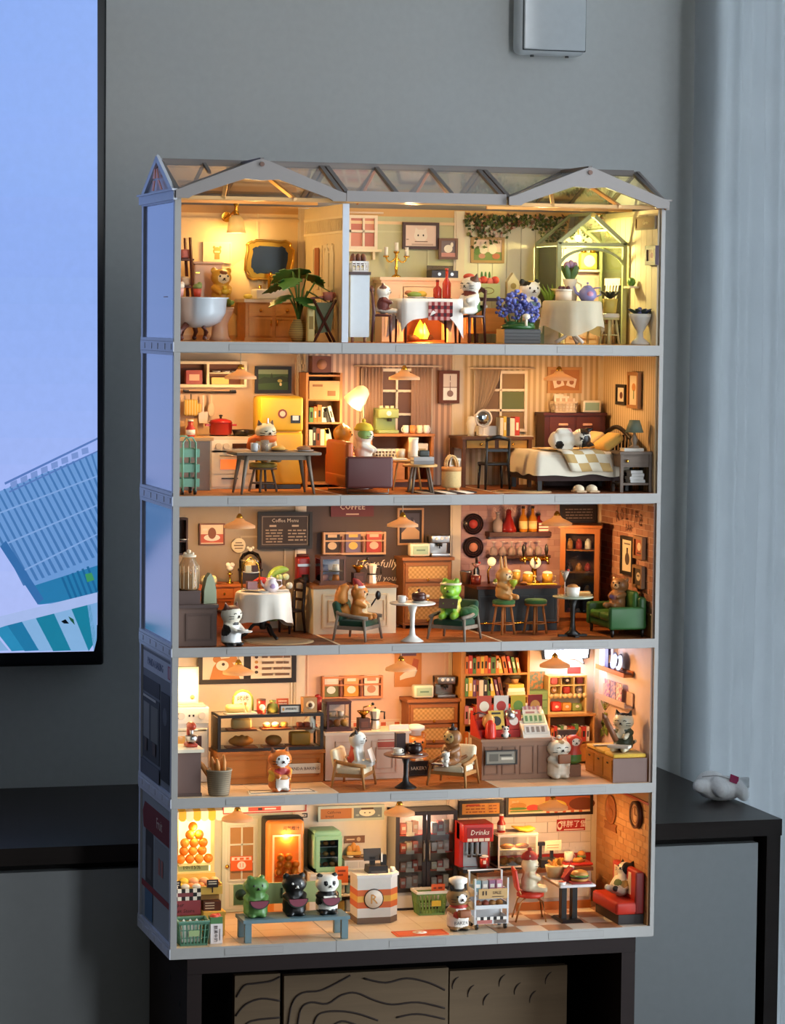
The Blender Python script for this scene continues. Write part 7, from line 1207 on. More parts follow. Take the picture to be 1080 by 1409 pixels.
goods('beer_glass','tall golden beer glass behind the rabbit on the bar','glass',M(mt('#D9A94A',.15)).c(0,0,0,.32,1.2,.42).m(mt('#F2E6CC',.7)).e(0,0,1.22,.4,.4,.18),qq(712),qy,qz);goods('cookie','brown cookie on the bar left of the tap','cookie',M(mt('#8A5A34',.7)).e(0,0,.16,.42,.4,.16),qq(716),qy-1.4,qz)
SW=wood('#B0703C',2,.45);SG=fab('#3A6A34')
x,y=P(695,873,2);sx_,sy_=x,y+.6;stool('wooden bar stool with green cushion under the rabbit',sx_,sy_,F,1.12,3.35,SW,SG,name='bar_stool');x,y=P(739,872,2);stool('empty wooden bar stool with green cushion',x,y+.6,F,1.12,3.35,SW,SG,name='bar_stool')
f=critter('rabbit_figurine','tan rabbit figurine perched on the bar stool with a drink',sx_,sy_,F+3.38,28,3.3,'#C08E52',ears='bunny',pose='sit',fat=1.1,pat=[(mt('#E6C898',.45),0,-.27,.66,.12,.12,.1)]);f.p('cocktail',M(mt('#A8B83A',.3)).l(.15,-1.15,[(.05,1.2),(.4,1.7),(.4,2.0),(0,2.0)],12))
# corner cabinet
q=atY(806,856,12.4);t=T('corner_cabinet','tall brown wooden corner cabinet with glass doors','cabinet',44.3,12.6,F,-22);CB=wood('#A5602C',2,.45);h=atY(806,722,12).z-F;w=4.0
t.p('side',M(CB).b(-w/2+.1,.3,0,.2,2.8,h-.3));t.p('side',M(CB).b(w/2-.1,.3,0,.2,2.8,h-.3));t.p('back',M(mt('#5A2E18',.7)).b(0,1.6,0,w,.15,h-.3));t.p('cornice',M(CB).b(0,.2,h-.3,w+.35,3.3,.3));t.p('plinth',M(CB).b(0,.3,0,w-.1,2.8,.9))
for i in range(3):t.p('shelf',M(CB).b(0,.3,.9+(i+1)*(h-1.3)/4,w-.3,2.5,.12))
d=t.p('door',M(CB).fr(0,-1.2,.9,w-.1,h-1.25,.18,.5));t.p('pane',M(glass()).b(0,-1.2,1.4,w-1.1,.04,h-2.2),parent=d);t.p('knob',M(GOLD).e(-w/2+.35,-1.35,h*.4,.12),parent=d)
for j in range(4):
 z=F+.92+j*(h-1.3)/4+(.12 if j else 0)
 for i in range(3):goods('ware',f'{["red", "white", "dark", "amber"][(i+j)%4]} jar, {_ORD[i]} from the left on the {["lowest", "second", "third", "top"][j]} shelf of the corner cabinet','jar',M(mt(['#A83A30','#E8DACB','#3A2420','#B8783A'][(i+j)%4],.3)).c(0,0,0,.36,.55 if j<3 else.8,.3).e(0,0,.6 if j<3 else.85,.22),44.3-.95+i*.85,12.6+.55-i*.35,z,group='jars in the corner cabinet')
# right wall
t=T('wall_lettering','dark brown arched letters reading ROLIFE on the brick wall','lettering',47.25,0,0,-90);rc=rcx(846,700,884,733,47.2);t.o.location=Vector((47.22,rc[0],rc[1]))*S;LT=mt('#4A2018',.7);W_=rc[2]
for i,ch_ in enumerate('ROLIFE'):u=(i-2.5)/2.5;t.txt(ch_,1.7,LT,(u*W_*.42,0,1.75-.35*u*u),wide=.9).rotation_euler[1]=R(u*14)
t.txt('BAR',1.0,LT,(0,0,.45))
pic('wall_picture','tall black framed bottle print on the brick bar wall','picture',rcx(856,738,873,791,47.2),'#171210',.35,'#DCC8A8',[('e','#4A3A30',.5,.4,.22,.2),('r','#4A3A30',.42,.4,.58,.75),('r','#7A6A5A',.2,.85,.8,.9)],wall='r',d=.3)
pic('wall_picture','upper small wood framed picture on the brick bar wall','picture',rcx(875,738,888,769,47.2),'#9A6A40',.3,'#B05A3A',[('e','#E8CDA8',.5,.55,.25,.25),('r','#5A2A1A',.2,.1,.8,.2)],wall='r',d=.4)
pic('wall_picture','lower small wood framed picture on the brick bar wall','picture',rcx(874,778,887,809,47.2),'#8A6440',.3,'#4A3A2E',[('e','#D9C4A0',.5,.5,.28,.26),('e','#3A2A22',.4,.55,.06,.07),('e','#3A2A22',.6,.55,.06,.07)],wall='r',d=.4)
x,y=P(793,877,2);th3=(877-822)/14.0;t=pedestal('round glass topped cocktail table on a black cross base',x,y+1.2,F,2.0,th3,mt('#AEB49C',.12),BK2,name='cocktail_table',flare=.3);t.p('cross_foot',M(BK2).b(0,0,0,2.9,.4,.18).b(0,0,0,.4,2.9,.18));tz=F+th3+.01
t=T('snack_pot','white pot of snacks on the cocktail table','pot',x-.2,y+.7,tz);t.p('pot',M(WH2).c(0,0,0,.6,.9,.72));t.p('snack',M(mt('#C98A4A',.6)).e(0,0,.9,.55,.55,.3));cocktail('tall ice cream cocktail at the back of the cocktail table',x-.6,y+1.9,tz,'#E8D8C0',2.4);t=T('bread_board','wooden board with a bread slice on the cocktail table','board',x+1.1,y+1.3,tz);t.p('board',M(wood('#B8844A',0)).rb(0,0,0,1.6,1.0,.16,.05));t.p('bread',M(mt('#D9A860',.6)).rb(0,0,.16,1.3,.6,.25,.1))
t=T('green_sofa','green leather two-seat sofa along the brick wall of the bar','sofa',45.2,4.3,F,-90);GS=mt('#2E5A2C',.4);GS2=mt('#3E6E30',.38)
t.p('sofa_frame',M(GS).rb(0,.1,.75,6.8,3.6,.9,.25));t.p('backrest',M(GS).rb(0,1.5,.9,6.8,.8,3.0,.3))
for s in(-1,1):
 t.p('armrest',M(GS).rb(s*3.15,-.1,.75,.7,3.7,2.2,.25));t.p('seat_cushion',M(GS2).rb(s*1.4,-.35,1.5,2.7,3.0,.75,.25));t.p('back_cushion',M(GS2).rb(s*1.4,1.0,2.2,2.7,.7,2.2,.3))
 for yy in(-1.5,1.6):t.p('leg',M(BK2).c(s*3.0,yy,0,.12,.8,.2))
f=critter('bear_figurine','brown bear figurine with grey back reclining on the green sofa',45.0,3.8,F+2.35,-50,3.5,'#9A6A3E',ears='bear',pose='sit',rx=-14,pat=[(mt('#5E5650',.45),0,.2,.35,.3,.2,.35),(mt('#E0BE8A',.45),0,-.27,.66,.11,.12,.09),(mt('#6A4A6A',.4),0,-.28,.35,.12,.12,.1)])

# ================================================================== fourth storey: kitchen, lounge, bedroom
F=FZ[3]
def X4(px,Y,py=600):return atY(px,py,Y).x
a=rct(244,497,340,533,13.6);t=T('wall_cabinet','cream open wall cabinet with a red box over the kitchen counter','cabinet',a[0],14.5,a[1]);w,h=a[2],a[3];CRM4=mt('#E8CFA4',.5)
t.p('case',M(CRM4).fr(0,0,0,w,h,1.7,.28).b(-.4,0,.2,.25,1.6,h-.4));t.p('back',M(mt('#7A4A34',.6)).b(0,.75,0,w-.2,.1,h));t.p('shelf',M(CRM4).b(w*.22,0,h*.52,w*.5,1.5,.12))
goods('tea_tin','red lettered box in the left bay of the wall cabinet','box',M(mt('#9A3A34',.5)).b(0,0,0,1.6,.9,1.35).m(mt('#D9A88A',.6)).b(0,-.46,.35,1.0,.03,.6),a[0]-w*.25,14.3,a[1]+.3)
goods('yellow_box','yellow box in the lower right bay of the wall cabinet','box',M(mt('#D9B45A',.5)).b(0,0,0,1.7,.8,.65),a[0]+w*.12,14.2,a[1]+.3)
for i in range(3):plate(f'white bowl, {_ORD[i]} from the left on the upper right shelf of the wall cabinet',a[0]+w*.08+i*.95,14.3,a[1]+h*.52+.13,.42,name='bowl',group='bowls in the wall cabinet')
pic('wall_picture','black framed dark green landscape picture beside the yellow fridge','picture',rct(350,504,400,541,15.3),'#15100D',.32,'#3E5A3A',[('r','#8A9A78',0,.78,1,1),('p','#2A3E2A',[(.0,.5),(.2,.65),(.4,.6),(.45,.85),(.5,.6),(.8,.7),(1,.6),(1,.4),(0,.3)]),('e','#E8D8A0',.75,.28,.04,.08),('e','#B8A85A',.72,.45,.08,.08)],pos=15.2)
a=rct(254,537,326,541,14.4);t=T('utensil_rail','black utensil rail under the kitchen wall cabinet','rail',a[0],15.2,a[1]);w=a[2];t.p('bar',M(BK2).t([(-w/2,-.5,.1),(w/2,-.5,.1)],.1,6));[t.p('bracket',M(BK2).b(s*w*.45,-.2,0,.5,.5,.3))for s in(-1,1)]
def hang(nm,lab,px,m):one(nm,lab,'utensil',m,X4(px,14.5,545),14.6,a[1]-.12)
hang('oven_mitt','yellow striped oven mitt hanging from the kitchen rail',263,M(mt('#E0B03A',.8,'stripe','#EBD28A',120,0)).rb(0,0,-2.1,1.4,.4,1.6,.2).rb(.75,0,-1.8,.6,.35,.9,.15).m(BK2).t([(0,0,-.5),(0,0,.05)],.05,5));hang('spatula','white slotted spatula hanging from the kitchen rail',280,M(mt('#EBDCC8',.4)).b(0,0,-1.7,.16,.1,1.6).b(0,0,-2.8,.85,.08,1.1,1.15));hang('wooden_spoon','pale spoon hanging from the kitchen rail',291,M(mt('#E6CDA6',.5)).b(0,0,-.9,.2,.1,.9).e(0,0,-1.5,.38,.1,.7))
t=T('kitchen_counter','cream kitchen counter with a grey end panel in the left corner','counter',3.12,11.7,F);kc=atY(270,602,8.5).z-F;t.p('counter_body',M(CRM4).b(0,0,0,4.6,6.8,kc-.3));t.p('counter_top',M(mt('#D9A868',.4)).b(0,0,kc-.3,4.9,7.1,.3));t.p('end_panel',M(mt('#8A8078',.5)).b(.4,-3.45,0,3.4,.1,kc-.35))
z=F+kc+.01;bottle('red sauce bottle with a white label on the kitchen counter',X4(262,9.5),9.5,z,.45,1.65,mt('#B83226',.35),'#EADBC6','#F0E4D4',.55);goods('milk_box','white tall box at the left end of the kitchen counter','box',M(mt('#EADDCB',.5)).b(0,0,0,.9,.7,2.0),1.6,9.4,z);goods('cutting_board','pale wooden board leaning behind the red sauce bottle','board',M(wood('#C99A5A',2)).b(0,0,0,1.2,.15,1.6),4.6,14,z)
a=rct(288,600,352,676,10.2);t=T('stove','cream kitchen stove with a glowing oven window and two knobs','stove',a[0],12.8,F);w=a[2];h=kc;ST=mt('#EFDCB8',.35)
t.p('stove_body',M(ST).b(0,0,0,w,5.0,h-.3));t.p('hob',M(mt('#E0CDAA',.35)).b(0,0,h-.3,w+.1,5.2,.3));t.p('burner',M(BK2).c(-.9,-.3,h,.9,.1).c(1.1,-.3,h,.9,.1));t.p('control_panel',M(mt('#F4E4C6',.35)).b(0,-2.55,h-1.5,w,.12,1.2));t.p('display',M(mt('#4A2E22',.2)).b(.7,-2.63,h-1.1,1.5,.05,.45));d=t.p('oven_door',M(ST).b(0,-2.55,1.5,w-.2,.12,2.2));t.p('oven_window',M(emit('#F0702A',.9)).b(-.3,-2.63,1.9,1.8,.04,.95),parent=d,label='glowing orange oven window');t.p('door_handle',M(STEEL).t([(-1.3,-2.8,3.2),(1.3,-2.8,3.2)],.09,6),parent=d);t.p('drawer',M(ST).b(0,-2.55,.25,w-.2,.12,1.1));t.p('drawer_handle',M(BK2).b(-.3,-2.7,.95,1.6,.12,.12))
for x in(-1.4,-.65):t.p('knob',M(mt('#D9C6A4',.3)).x((x,-2.6,h-.9),90).c(0,0,0,.3,.2).o())
t=T('casserole','red lidded casserole pot on the stove','pot',X4(303,12.4,590),12.2,F+h+.11);RP=mt('#A8221E',.3);t.p('pot_body',M(RP).l(0,0,[(.95,0),(1.1,.2),(1.1,1.1),(1.15,1.15)],20));t.p('lid',M(RP).l(0,0,[(1.18,1.15),(1.0,1.4),(.5,1.55),(0,1.6)],20));t.p('lid_knob',M(BK2).c(0,0,1.58,.12,.2).e(0,0,1.85,.2,.2,.1));[t.p('handle',M(RP).b(s*1.3,0,.85,.45,.5,.2))for s in(-1,1)]
t=T('frying_pan','black frying pan on the right of the stove','pan',X4(333,12.4,590),12,F+h+.11);t.p('pan_body',M(BK2).l(0,0,[(.9,0),(1.1,.5),(1.0,.5),(.8,.12),(0,.12)],20));t.p('handle',M(BK2).b(0,-1.4,.35,.2,1.0,.15))
MC=mt('#6E9A80',.45);t=T('trolley','mint green three-tier trolley on black castors in the kitchen','trolley',1.72,2.4,F);th=(680-602)/14.6
for z in(.75,2.1,3.5):t.p('tray',M(MC).b(0,0,z,1.9,2.6,.1).b(0,-1.3,z,1.9,.1,.75).b(0,1.3,z,1.9,.1,.75).b(-.95,0,z,.1,2.6,.75).b(.95,0,z,.1,2.6,.75))
for sy in(-1,1):t.p('frame',M(MC).t([(-.6,sy*1.36,.4),(-.6,sy*1.36,th-.5),(-.3,sy*1.36,th),(.3,sy*1.36,th),(.6,sy*1.36,th-.5),(.6,sy*1.36,.4)],.1,6));[t.p('caster',M(BK2).x((sx*.6,sy*1.1,.3),0,90).c(0,0,-.12,.3,.24).o())for sx in(-1,1)]
a=rct(357,545,417,669,9.8);t=T('fridge','yellow rounded retro fridge with two magnets','fridge',a[0],11.4,F);w=a[2];h=a[1]+a[3]-F;YF=mt('#E8B42C',.4)
t.p('fridge_body',M(YF).rb(0,.1,.35,w,3.1,h-.35,.45,4));q=t.p('upper_door',M(YF).rb(0,-1.5,h*.62,w-.06,.5,h*.37,.22));t.p('lower_door',M(YF).rb(0,-1.5,.45,w-.06,.5,h*.6-.4,.22));t.p('handle',M(STEEL).b(-w*.32,-1.82,h*.68,.14,.14,.75),parent=q);t.p('plinth',M(BK2).b(0,0,0,w-.3,2.8,.4));t.p('magnet',M(mt('#8A3A2C',.5)).x((.05,-1.74,h*.81),90).c(0,0,0,.45,.08).m(mt('#E8CDA8',.5)).c(0,0,.06,.28,.04).o(),parent=q);t.p('magnet',M(BK2).b(1.35,-1.78,h*.71,.95,.06,.75).m(WH2).b(1.35,-1.82,h*.74,.6,.05,.45),parent=q)
TB=wood('#7E6E5E',0,.5);t=T('kitchen_table','grey brown kitchen table with splayed legs','table',10.2,2.9,F);kh=3.95
t.p('tabletop',M(TB).rb(0,0,kh-.3,8.2,4.4,.3,.1,2));t.p('apron',M(TB).b(0,0,kh-.75,6.4,3.2,.45));[t.p('leg',M(TB).t([(sx*3.5,sy*1.8,0),(sx*2.9,sy*1.5,kh-.3)],[.11,.24],6))for sx in(-1,1)for sy in(-1,1)]
z=F+kh+.01;mug('white mug at the left of the kitchen table',X4(350,2.5),2.5,z,'#C9C6C4',.36,.8);t=T('water_glass','clear water glass beside the white mug','glass',X4(365,2.6),2.8,z);t.p('glass_body',M(glass('#F4EEE8',.04,.3,'#E0CDB8')).l(0,0,[(.33,0),(.42,1.05),(.38,1.0),(.3,.1),(0,.1)],14))
for px,lab,c in((383,'pasta','#E0A84A'),(418,'toast','#9A6A44')):x=X4(px,2.9);plate(f'dark rimmed plate of {lab} on the kitchen table',x,2.9,z,.95,'#6A5244' if lab=='pasta' else '#C9C0B8');goods(lab,f'heap of {lab} on its plate on the kitchen table','food',M(mt(c,.6)).e(0,0,.12,.7,.5,.26).e(.2,.1,.3,.35,.3,.15),x,2.9,z+.13)
x=X4(361,6);t=stool('olive seated kitchen stool under the cat',x,5.6,F,1.35,2.75,TB,mt('#A8964A',.6),name='kitchen_stool')
f=critter('cat_figurine','cream striped cat figurine with an orange scarf at the kitchen table',x+.2,5.6,F+2.8,15,4.0,'#DCCBA4',pose='sit',eyes='line',earc='#5A4A3C',pat=[(mt('#8A7450',.5),0,.1,.92,.08,.2,.1),(mt('#8A7450',.5),0,.22,.5,.3,.12,.4)]);f.p('scarf',M(mt('#DE6A22',.7)).l(0,0,[(.85,1.9),(1.1,2.1),(1.05,2.5),(.8,2.6)],16).t([(-.7,.2,2.4),(-1.1,.5,2.0),(-1.4,.6,1.2)],[.35,.5,.35],8),label='orange scarf')
# lounge
CBK=wood('#C98A58',2,.5);a=rct(421,513,471,668,12.2);t=T('bookcase','tan lounge bookcase with a cardboard box and books','bookcase',a[0],13.8,F);w=a[2];h=a[1]+a[3]-F;[t.p('side',M(CBK).b(s*(w/2-.12),0,0,.24,3.0,h))for s in(-1,1)];t.p('back',M(mt('#6A4630',.7)).b(0,1.4,0,w,.12,h));lv=[.4]+[atY(445,v,12.5).z-F for v in(613,581,549)]
for z in lv+[h-.2]:t.p('shelf',M(CBK).b(0,0,z-.16,w-.4,2.9,.16))
goods('cardboard_box','cardboard storage box on the top shelf of the lounge bookcase','box',M(mt('#C99A70',.7)).b(0,0,0,w-.6,2.2,1.75).m(mt('#8A5E40',.7)).b(-.7,-1.12,1.2,1.0,.03,.22).b(.7,-1.12,.3,.8,.03,.5),a[0],13.3,F+lv[3]+.01);goods('keepsake_box','dark red box on top of the lounge bookcase','box',M(mt('#5A2C22',.6)).b(0,0,0,1.9,1.6,1.6).m(mt('#8A5A44',.6)).x((0,-.81,.8),90).l(0,0,[(.5,0),(.5,.03)],14).o(),a[0]-.2,13.4,F+h+.01)
for j,nm in((2,'middle'),(1,'lower')):bookrow(a[0]-w/2+.35,a[0]+w/2-.4,13.0,F+lv[j]+.01,1.8,1.4,f'the {nm} shelf of the lounge bookcase',f'books on the {nm} shelf of the lounge bookcase',[3,1,1,5,8,5]if j==2 else[5,8,6,5,2],j+40,-16)
t=T('sofa','orange leather sofa seen from behind with shade painted on its near arm','sofa',18.9,4.6,F,90);OR=mt('#C25A1E',.4);OD=mt('#542420',.45);t.p('sofa_base',M(OR).rb(0,.1,.55,7.6,4.4,1.3,.25));t.p('backrest',M(OR).rb(0,1.85,.6,7.6,.8,4.3,.3));t.p('armrest',M(OD).rb(-3.75,-.05,.55,.7,4.6,3.0,.25),label='near arm with shade painted dark red');t.p('armrest',M(OR).rb(3.75,-.05,.55,.7,4.6,3.0,.25));[t.p('seat_cushion',M(OR).rb(s*1.75,-.3,1.85,3.4,3.4,.7,.25))for s in(-1,1)];[t.p('foot',M(STEEL).t([(s*3.6,-2.0,.6),(s*3.6,-2.0,.06),(s*3.6,2.0,.06),(s*3.6,2.0,.6)],.07,6))for s in(-1,1)]  # near arm takes a darker colour for its shaded side
f=critter('bear_figurine','orange bear figurine with a brown blanket on the orange sofa',17.8,6.6,F+2.7,70,3.9,'#D9902E',ears='bear',pose='sit',pat=[(mt('#4A2A1E',.7),.1,0,.25,.4,.4,.3)]);f=critter('cat_figurine','white cat figurine with a yellow beanie on the orange sofa',19.4,4.6,F+2.6,60,3.9,'#E2D6C2',pose='sit',eyes='line',tail=0,ears='none',pat=[(mt('#7E9A4A',.5),-.2,-.1,.75,.12,.2,.12)]);f.p('beanie',M(mt('#D9B830',.8)).l(0,0,[(.9,3.25),(.92,3.45),(.7,3.85),(0,4.1)],14).e(0,0,4.2,.2))
t=T('floor_lamp','floor lamp with a glowing white shade leaning over the orange sofa','lamp',X4(500,9.5),9.5,F);t.p('pole',M(mt('#4A3A30',.4)).t([(0,0,.1),(0,0,8.0),(.1,0,9.6)],.1,6));t.p('base',M(mt('#4A3A30',.4)).c(0,0,0,1.0,.12));sh=t.p('lamp_shade',M(mt('#F6EEDC',.5,'trans',em=.6)).x((.1,-.1,9.8),24,32).l(0,0,[(.35,0),(.7,-.3),(1.15,-2.0),(1.1,-2.0),(.6,-.4)],20).o());t.p('bulb',M(emit('#FFE7A0',9)).x((.1,-.1,9.8),24,32).e(0,0,-1.75,.8,.8,.5).o(),parent=sh);t.lamp('lamp_light',(-1.1,-.9,7.4),.2,YELL,.7)
def window(label,rc,nx,ny,par_k,cols):
 t=T('house_window',label,'window',rc[0],15.45,rc[1]);w,h=rc[2],rc[3];WM=mt('#F0DCC0',.45);t.p('window_frame',M(WM).fr(0,-.15,0,w,h,.3,.3));gb=M(WM)
 for i in range(1,nx):gb.b(-w/2+w*i/nx,-.15,.3,.22,.22,h-.6)
 for j in range(1,ny):gb.b(0,-.15,h*j/ny,w-.5,.22,.22)
 t.p('glazing_bar',gb)
 for i in range(nx):
  for j in range(ny):t.p('pane',M(mt(cols[(i+j*nx)%len(cols)],.6)).b(-w/2+w*(i+.5)/nx,-.04,h*j/ny+.1,w/nx-.2,.05,h/ny-.15))
 t.p('curtain_rod',M(mt('#E8CDB0',.4)).t([(-w*.62,-.5,h+.25),(w*.62,-.5,h+.25)],.1,6));return t,w,h
def drape(t,x0,x1,z0,z1,m,y=-.4,gather=0):
 n=20;vs=[];fs=[]
 for j in range(5):
  z=z1+(z0-z1)*j/4
  for i in range(n+1):u=i/n;xx=x0+(x1-x0)*u*(1-gather*(j/4)**1.5);vs.append((xx,y+.12*math.sin(i*1.9),z))
 for j in range(4):
  for i in range(n):a_=j*(n+1)+i;fs.append((a_,a_+n+1,a_+n+2,a_+1))
 t.p('drape',M(m).add(vs,fs,True)).modifiers.new('s','SOLIDIFY').thickness=.0004
SHR=mt('#D2AC94',.85,'trans',em=.4);t,w,h=window('wide white window with striped sheer drapes in the lounge',rct(496,507,594,668,15.3),4,5,3,['#5E4034','#4A3028','#6E4A3A']);drape(t,-w/2+.1,-w*.2,.3,h+.2,SHR);drape(t,w*.2,w/2-.1,.3,h+.2,SHR)
a=rct(604,510,632,555,15.0);t=T('wall_clock','brown pendulum wall clock with a white face','clock',a[0],15.4,a[1]);w,h=a[2],a[3];t.p('case',M(wood('#6A3A24',2)).b(0,-.2,0,w,.6,h));t.p('dial',M(mt('#D9CCC4',.4)).b(.05,-.53,h*.5,w*.66,.06,h*.4));t.p('pendulum_window',M(mt('#F2F0EC',.3)).b(.05,-.53,h*.1,w*.66,.06,h*.38));t.p('pendulum',M(mt('#8A6A5E',.4)).x((.05,-.58,h*.3),90).c(0,0,0,.32,.05).o().b(.05,-.58,h*.35,.06,.04,h*.3));t.p('hand',M(BK2).b(.05,-.58,h*.7,.05,.03,.5))
a=rct(509,597,597,667,11.6);t=T('sideboard','orange wooden lounge sideboard with open shelves','sideboard',a[0],13.2,F);w=a[2];h=a[1]+a[3]-F;SBW=wood('#C07A44',0,.5);t.p('top',M(SBW).b(0,0,h-.25,w+.2,3.2,.25));[t.p('side',M(SBW).b(s,0,.5,.24,3.0,h-.75))for s in(-w/2+.12,.8,w/2-.12)];t.p('back',M(mt('#8A5A3C',.6)).b(0,1.4,.5,w,.1,h-.75));t.p('shelf',M(SBW).b(0,0,.5,w,3.0,.2).b(0,0,h*.5,w-.3,2.9,.15));t.p('drawer',M(wood('#CC8850',0)).b(-w*.2,-1.4,.75,w*.5,.12,h*.5-.9));t.p('plinth',M(mt('#5A3A30',.6)).b(0,.1,0,w-.2,2.8,.5))
SX4,SZ4=a[0],F+h+.01;sh2=F+h*.5+.16
t=T('espresso_machine','sage green espresso machine on the lounge sideboard','coffee machine',X4(532,12.6),13,SZ4);SGc=mt('#8E9A5A',.35);t.p('rear_body',M(SGc).rb(0,.5,0,2.1,1.0,2.5,.15));t.p('head',M(SGc).rb(0,-.2,1.5,2.1,1.8,.95,.15));t.p('drip_tray',M(SGc).rb(0,-.3,0,2.1,1.7,.35,.08));t.p('gauge',M(CREAM).x((0,-1.12,2.0),90).c(0,0,0,.25,.06).o());t.p('portafilter',M(BK2).c(.2,-.6,1.2,.25,.3));t.p('cup_rail',M(mt('#D9CFA0',.4)).b(-.5,0,2.45,.35,.3,.25).b(.1,0,2.45,.35,.3,.25).b(.6,0,2.45,.35,.3,.25))
for i in range(4):mug(f'{["white", "orange", "cream", "white printed"][i]} mug, {_ORD[i]} from the left on the lounge sideboard',X4(558+i*9.5,12.4),12.4,SZ4,['#EFE6DA','#D98A4A','#EBDCB8','#E8E2DA'][i],.3,.8,180 if i==0 else 0)
t=T('storage_basket','white slatted basket in the lounge sideboard','basket',SX4-w*.2,12.6,sh2);t.p('basket_body',basketm(M(mt('#E8E2D2',.5)),2.6,1.4,.95,1.12,8,2));goods('photo_book','cream photo box at the right of the lounge sideboard','box',M(CREAM).b(0,0,0,1.3,.8,1.5).m(mt('#A8946A',.6)).b(0,-.41,.4,.8,.03,.6),SX4+w*.33,12.5,sh2)
PWD=wood('#D9A868',0,.45);t=T('coffee_table','round pale coffee table beside the orange sofa','table',X4(562,6.5,630),6.5,F);t.p('tabletop',M(PWD).c(0,0,2.75,2.1,.22,n=28));[t.p('leg',M(PWD).t([(1.6*math.cos(i*2.1+.4),1.6*math.sin(i*2.1+.4),0),(1.1*math.cos(i*2.1+.4),1.1*math.sin(i*2.1+.4),2.75)],.11,6))for i in range(3)];cx,cz=X4(562,6.5,630),F+2.98
goods('jug','tall cream jug on the round coffee table','jug',M(mt('#EADCC4',.35)).l(0,0,[(.5,0),(.55,.3),(.45,1.6),(.5,2.1),(.4,2.0),(0,1.8)],16),cx+.6,6.9,cz);goods('tumbler','clear tumbler beside the cream jug','glass',M(mt('#D9C4A4',.2)).c(0,0,0,.4,1.0,.48),cx-.6,7.2,cz);book('open book at the left of the round coffee table',cx-1.2,6.0,cz,.15,1.6,1.0,'#E8DCC4',None,0,1)
t=T('side_table','small round side table with a pile of books near the rug','table',X4(577,2.6,650),2.4,F);t.p('tabletop',M(PWD).c(0,0,2.5,1.65,.22,n=24));[t.p('leg',M(TB).t([(1.45*math.cos(a_),1.45*math.sin(a_),0),(.9*math.cos(a_),.9*math.sin(a_),2.5)],.13,6))for a_ in(.5,2.2,3.9,5.5)];x=X4(577,2.6,650)
for i in range(2):book(f'{["grey", "pale grey"][i]} book lying {["under", "over"][i]} its twin on the small side table',x+.2,2.4,F+2.73+i*.36,.35,2.0,1.3,['#8A8682','#A8A29C'][i],None,0,1)
goods('gadget','small dark box on the grey books of the side table','box',M(mt('#3A3A30',.4)).rb(0,0,0,1.0,.7,.6,.1),x+.3,2.3,F+3.46)
one('rug','black and white striped rug on the lounge floor','rug',M(mt('#EBDCC4',.95,'stripe','#3A2A22',15,0)).l(0,0,[(3.4,0),(3.45,.06),(0,.07)],32),26.9,3.6,F-.03)
t=T('tote_bag','cream basket bag with arched handles and a photo card','bag',X4(621,5.5,650),5.5,F);t.p('bag_body',M(fab('#E8C88A')).l(0,0,[(.85,.3),(.95,.5),(.95,1.8),(.9,2.2)],18));t.p('collar',M(mt('#DB9A5A',.7)).l(0,0,[(.97,1.9),(.98,2.3),(.9,2.3)],18));[t.p('handle',M(fab('#E2B87A')).t([(.6*math.cos(i*PI/8),y_,2.2+1.2*math.sin(i*PI/8))for i in range(9)],.1,6))for y_ in(-.3,.4)];[t.p('foot',M(mt('#DB9A5A',.6)).c(s*.5,-.4,0,.2,.35))for s in(-1,1)];t.p('photo_card',M(PAPER).x((.4,.5,2.2),-8,14).b(0,0,0,1.0,.1,1.0).m(mt('#9A8A5A',.6)).b(0,-.06,.2,.7,.03,.6).o())
# bedroom
t,w,h=window('white bedroom window with a gathered sheer drape',rct(652,510,725,594,15.3),2,3,3,['#6A4A34','#8A6A40','#7A5A3C','#5E6A3A']);drape(t,-w/2+.1,.0,h*.3,h+.2,mt('#D9BFA0',.85,'trans',em=.5),-.4,.75)
DKW=wood('#6A4630',0,.5);a=rct(636,601,732,669,10.6);t=T('desk','brown bedroom desk with two yellow drawers','desk',a[0],12.8,F);w=a[2];dh=a[1]+a[3]-F;t.p('desktop',M(DKW).b(0,0,dh-.28,w+.2,4.6,.28));[t.p('leg',M(DKW).b(sx*(w/2-.2),sy*2.0,0,.35,.35,dh-.28))for sx in(-1,1)for sy in(-1,1)];t.p('apron',M(DKW).b(0,.1,dh-1.2,w-.2,4.0,.92))
for s in(-1,1):q=t.p('drawer',M(wood('#C99A4A',0)).b(s*w*.23,-1.95,dh-1.12,w*.4,.1,.75));t.p('knob',M(GOLD).e(s*w*.23,-2.08,dh-.75,.14),parent=q)
dz=F+dh+.01;t=T('table_mirror','round white-rimmed table mirror on the desk','mirror',X4(665,12.4),12.4,dz);t.p('stand',M(WH2).l(0,0,[(.5,0),(.5,.1),(.08,.2),(.08,.8)],14));t.p('rim',M(WH2).x((0,0,1.75),90).t([(.82*math.cos(i*PI/10),.82*math.sin(i*PI/10),0)for i in range(20)],.1,6,True).o());t.p('mirror_glass',M(mt('#B9C2C6',.08,'metal')).x((0,0,1.75),90).l(0,0,[(.8,0),(.8,.05),(0,.05)],24).o())
goods('ornament','cream rounded ornament at the left end of the desk','ornament',M(CREAM).l(0,0,[(.35,0),(.3,.5),(.5,1.2),(.35,1.9),(0,2.0)],14),X4(647,12.4),12.2,dz);goods('desk_box','white low box on the desk behind the mirror','box',M(WH2).b(0,0,0,2.0,.8,.95),X4(668,13.4)+.3,13.9,dz);bookrow(X4(686,13),X4(716,13),13.2,dz,2.0,1.4,'the bedroom desk','books on the bedroom desk',[5,2,8,5,0,1,5],51);goods('paper','white paper sheet hanging over the right edge of the desk','paper',M(PAPER).b(0,0,0,1.9,1.2,.04),X4(720,11.4),11.6,dz)
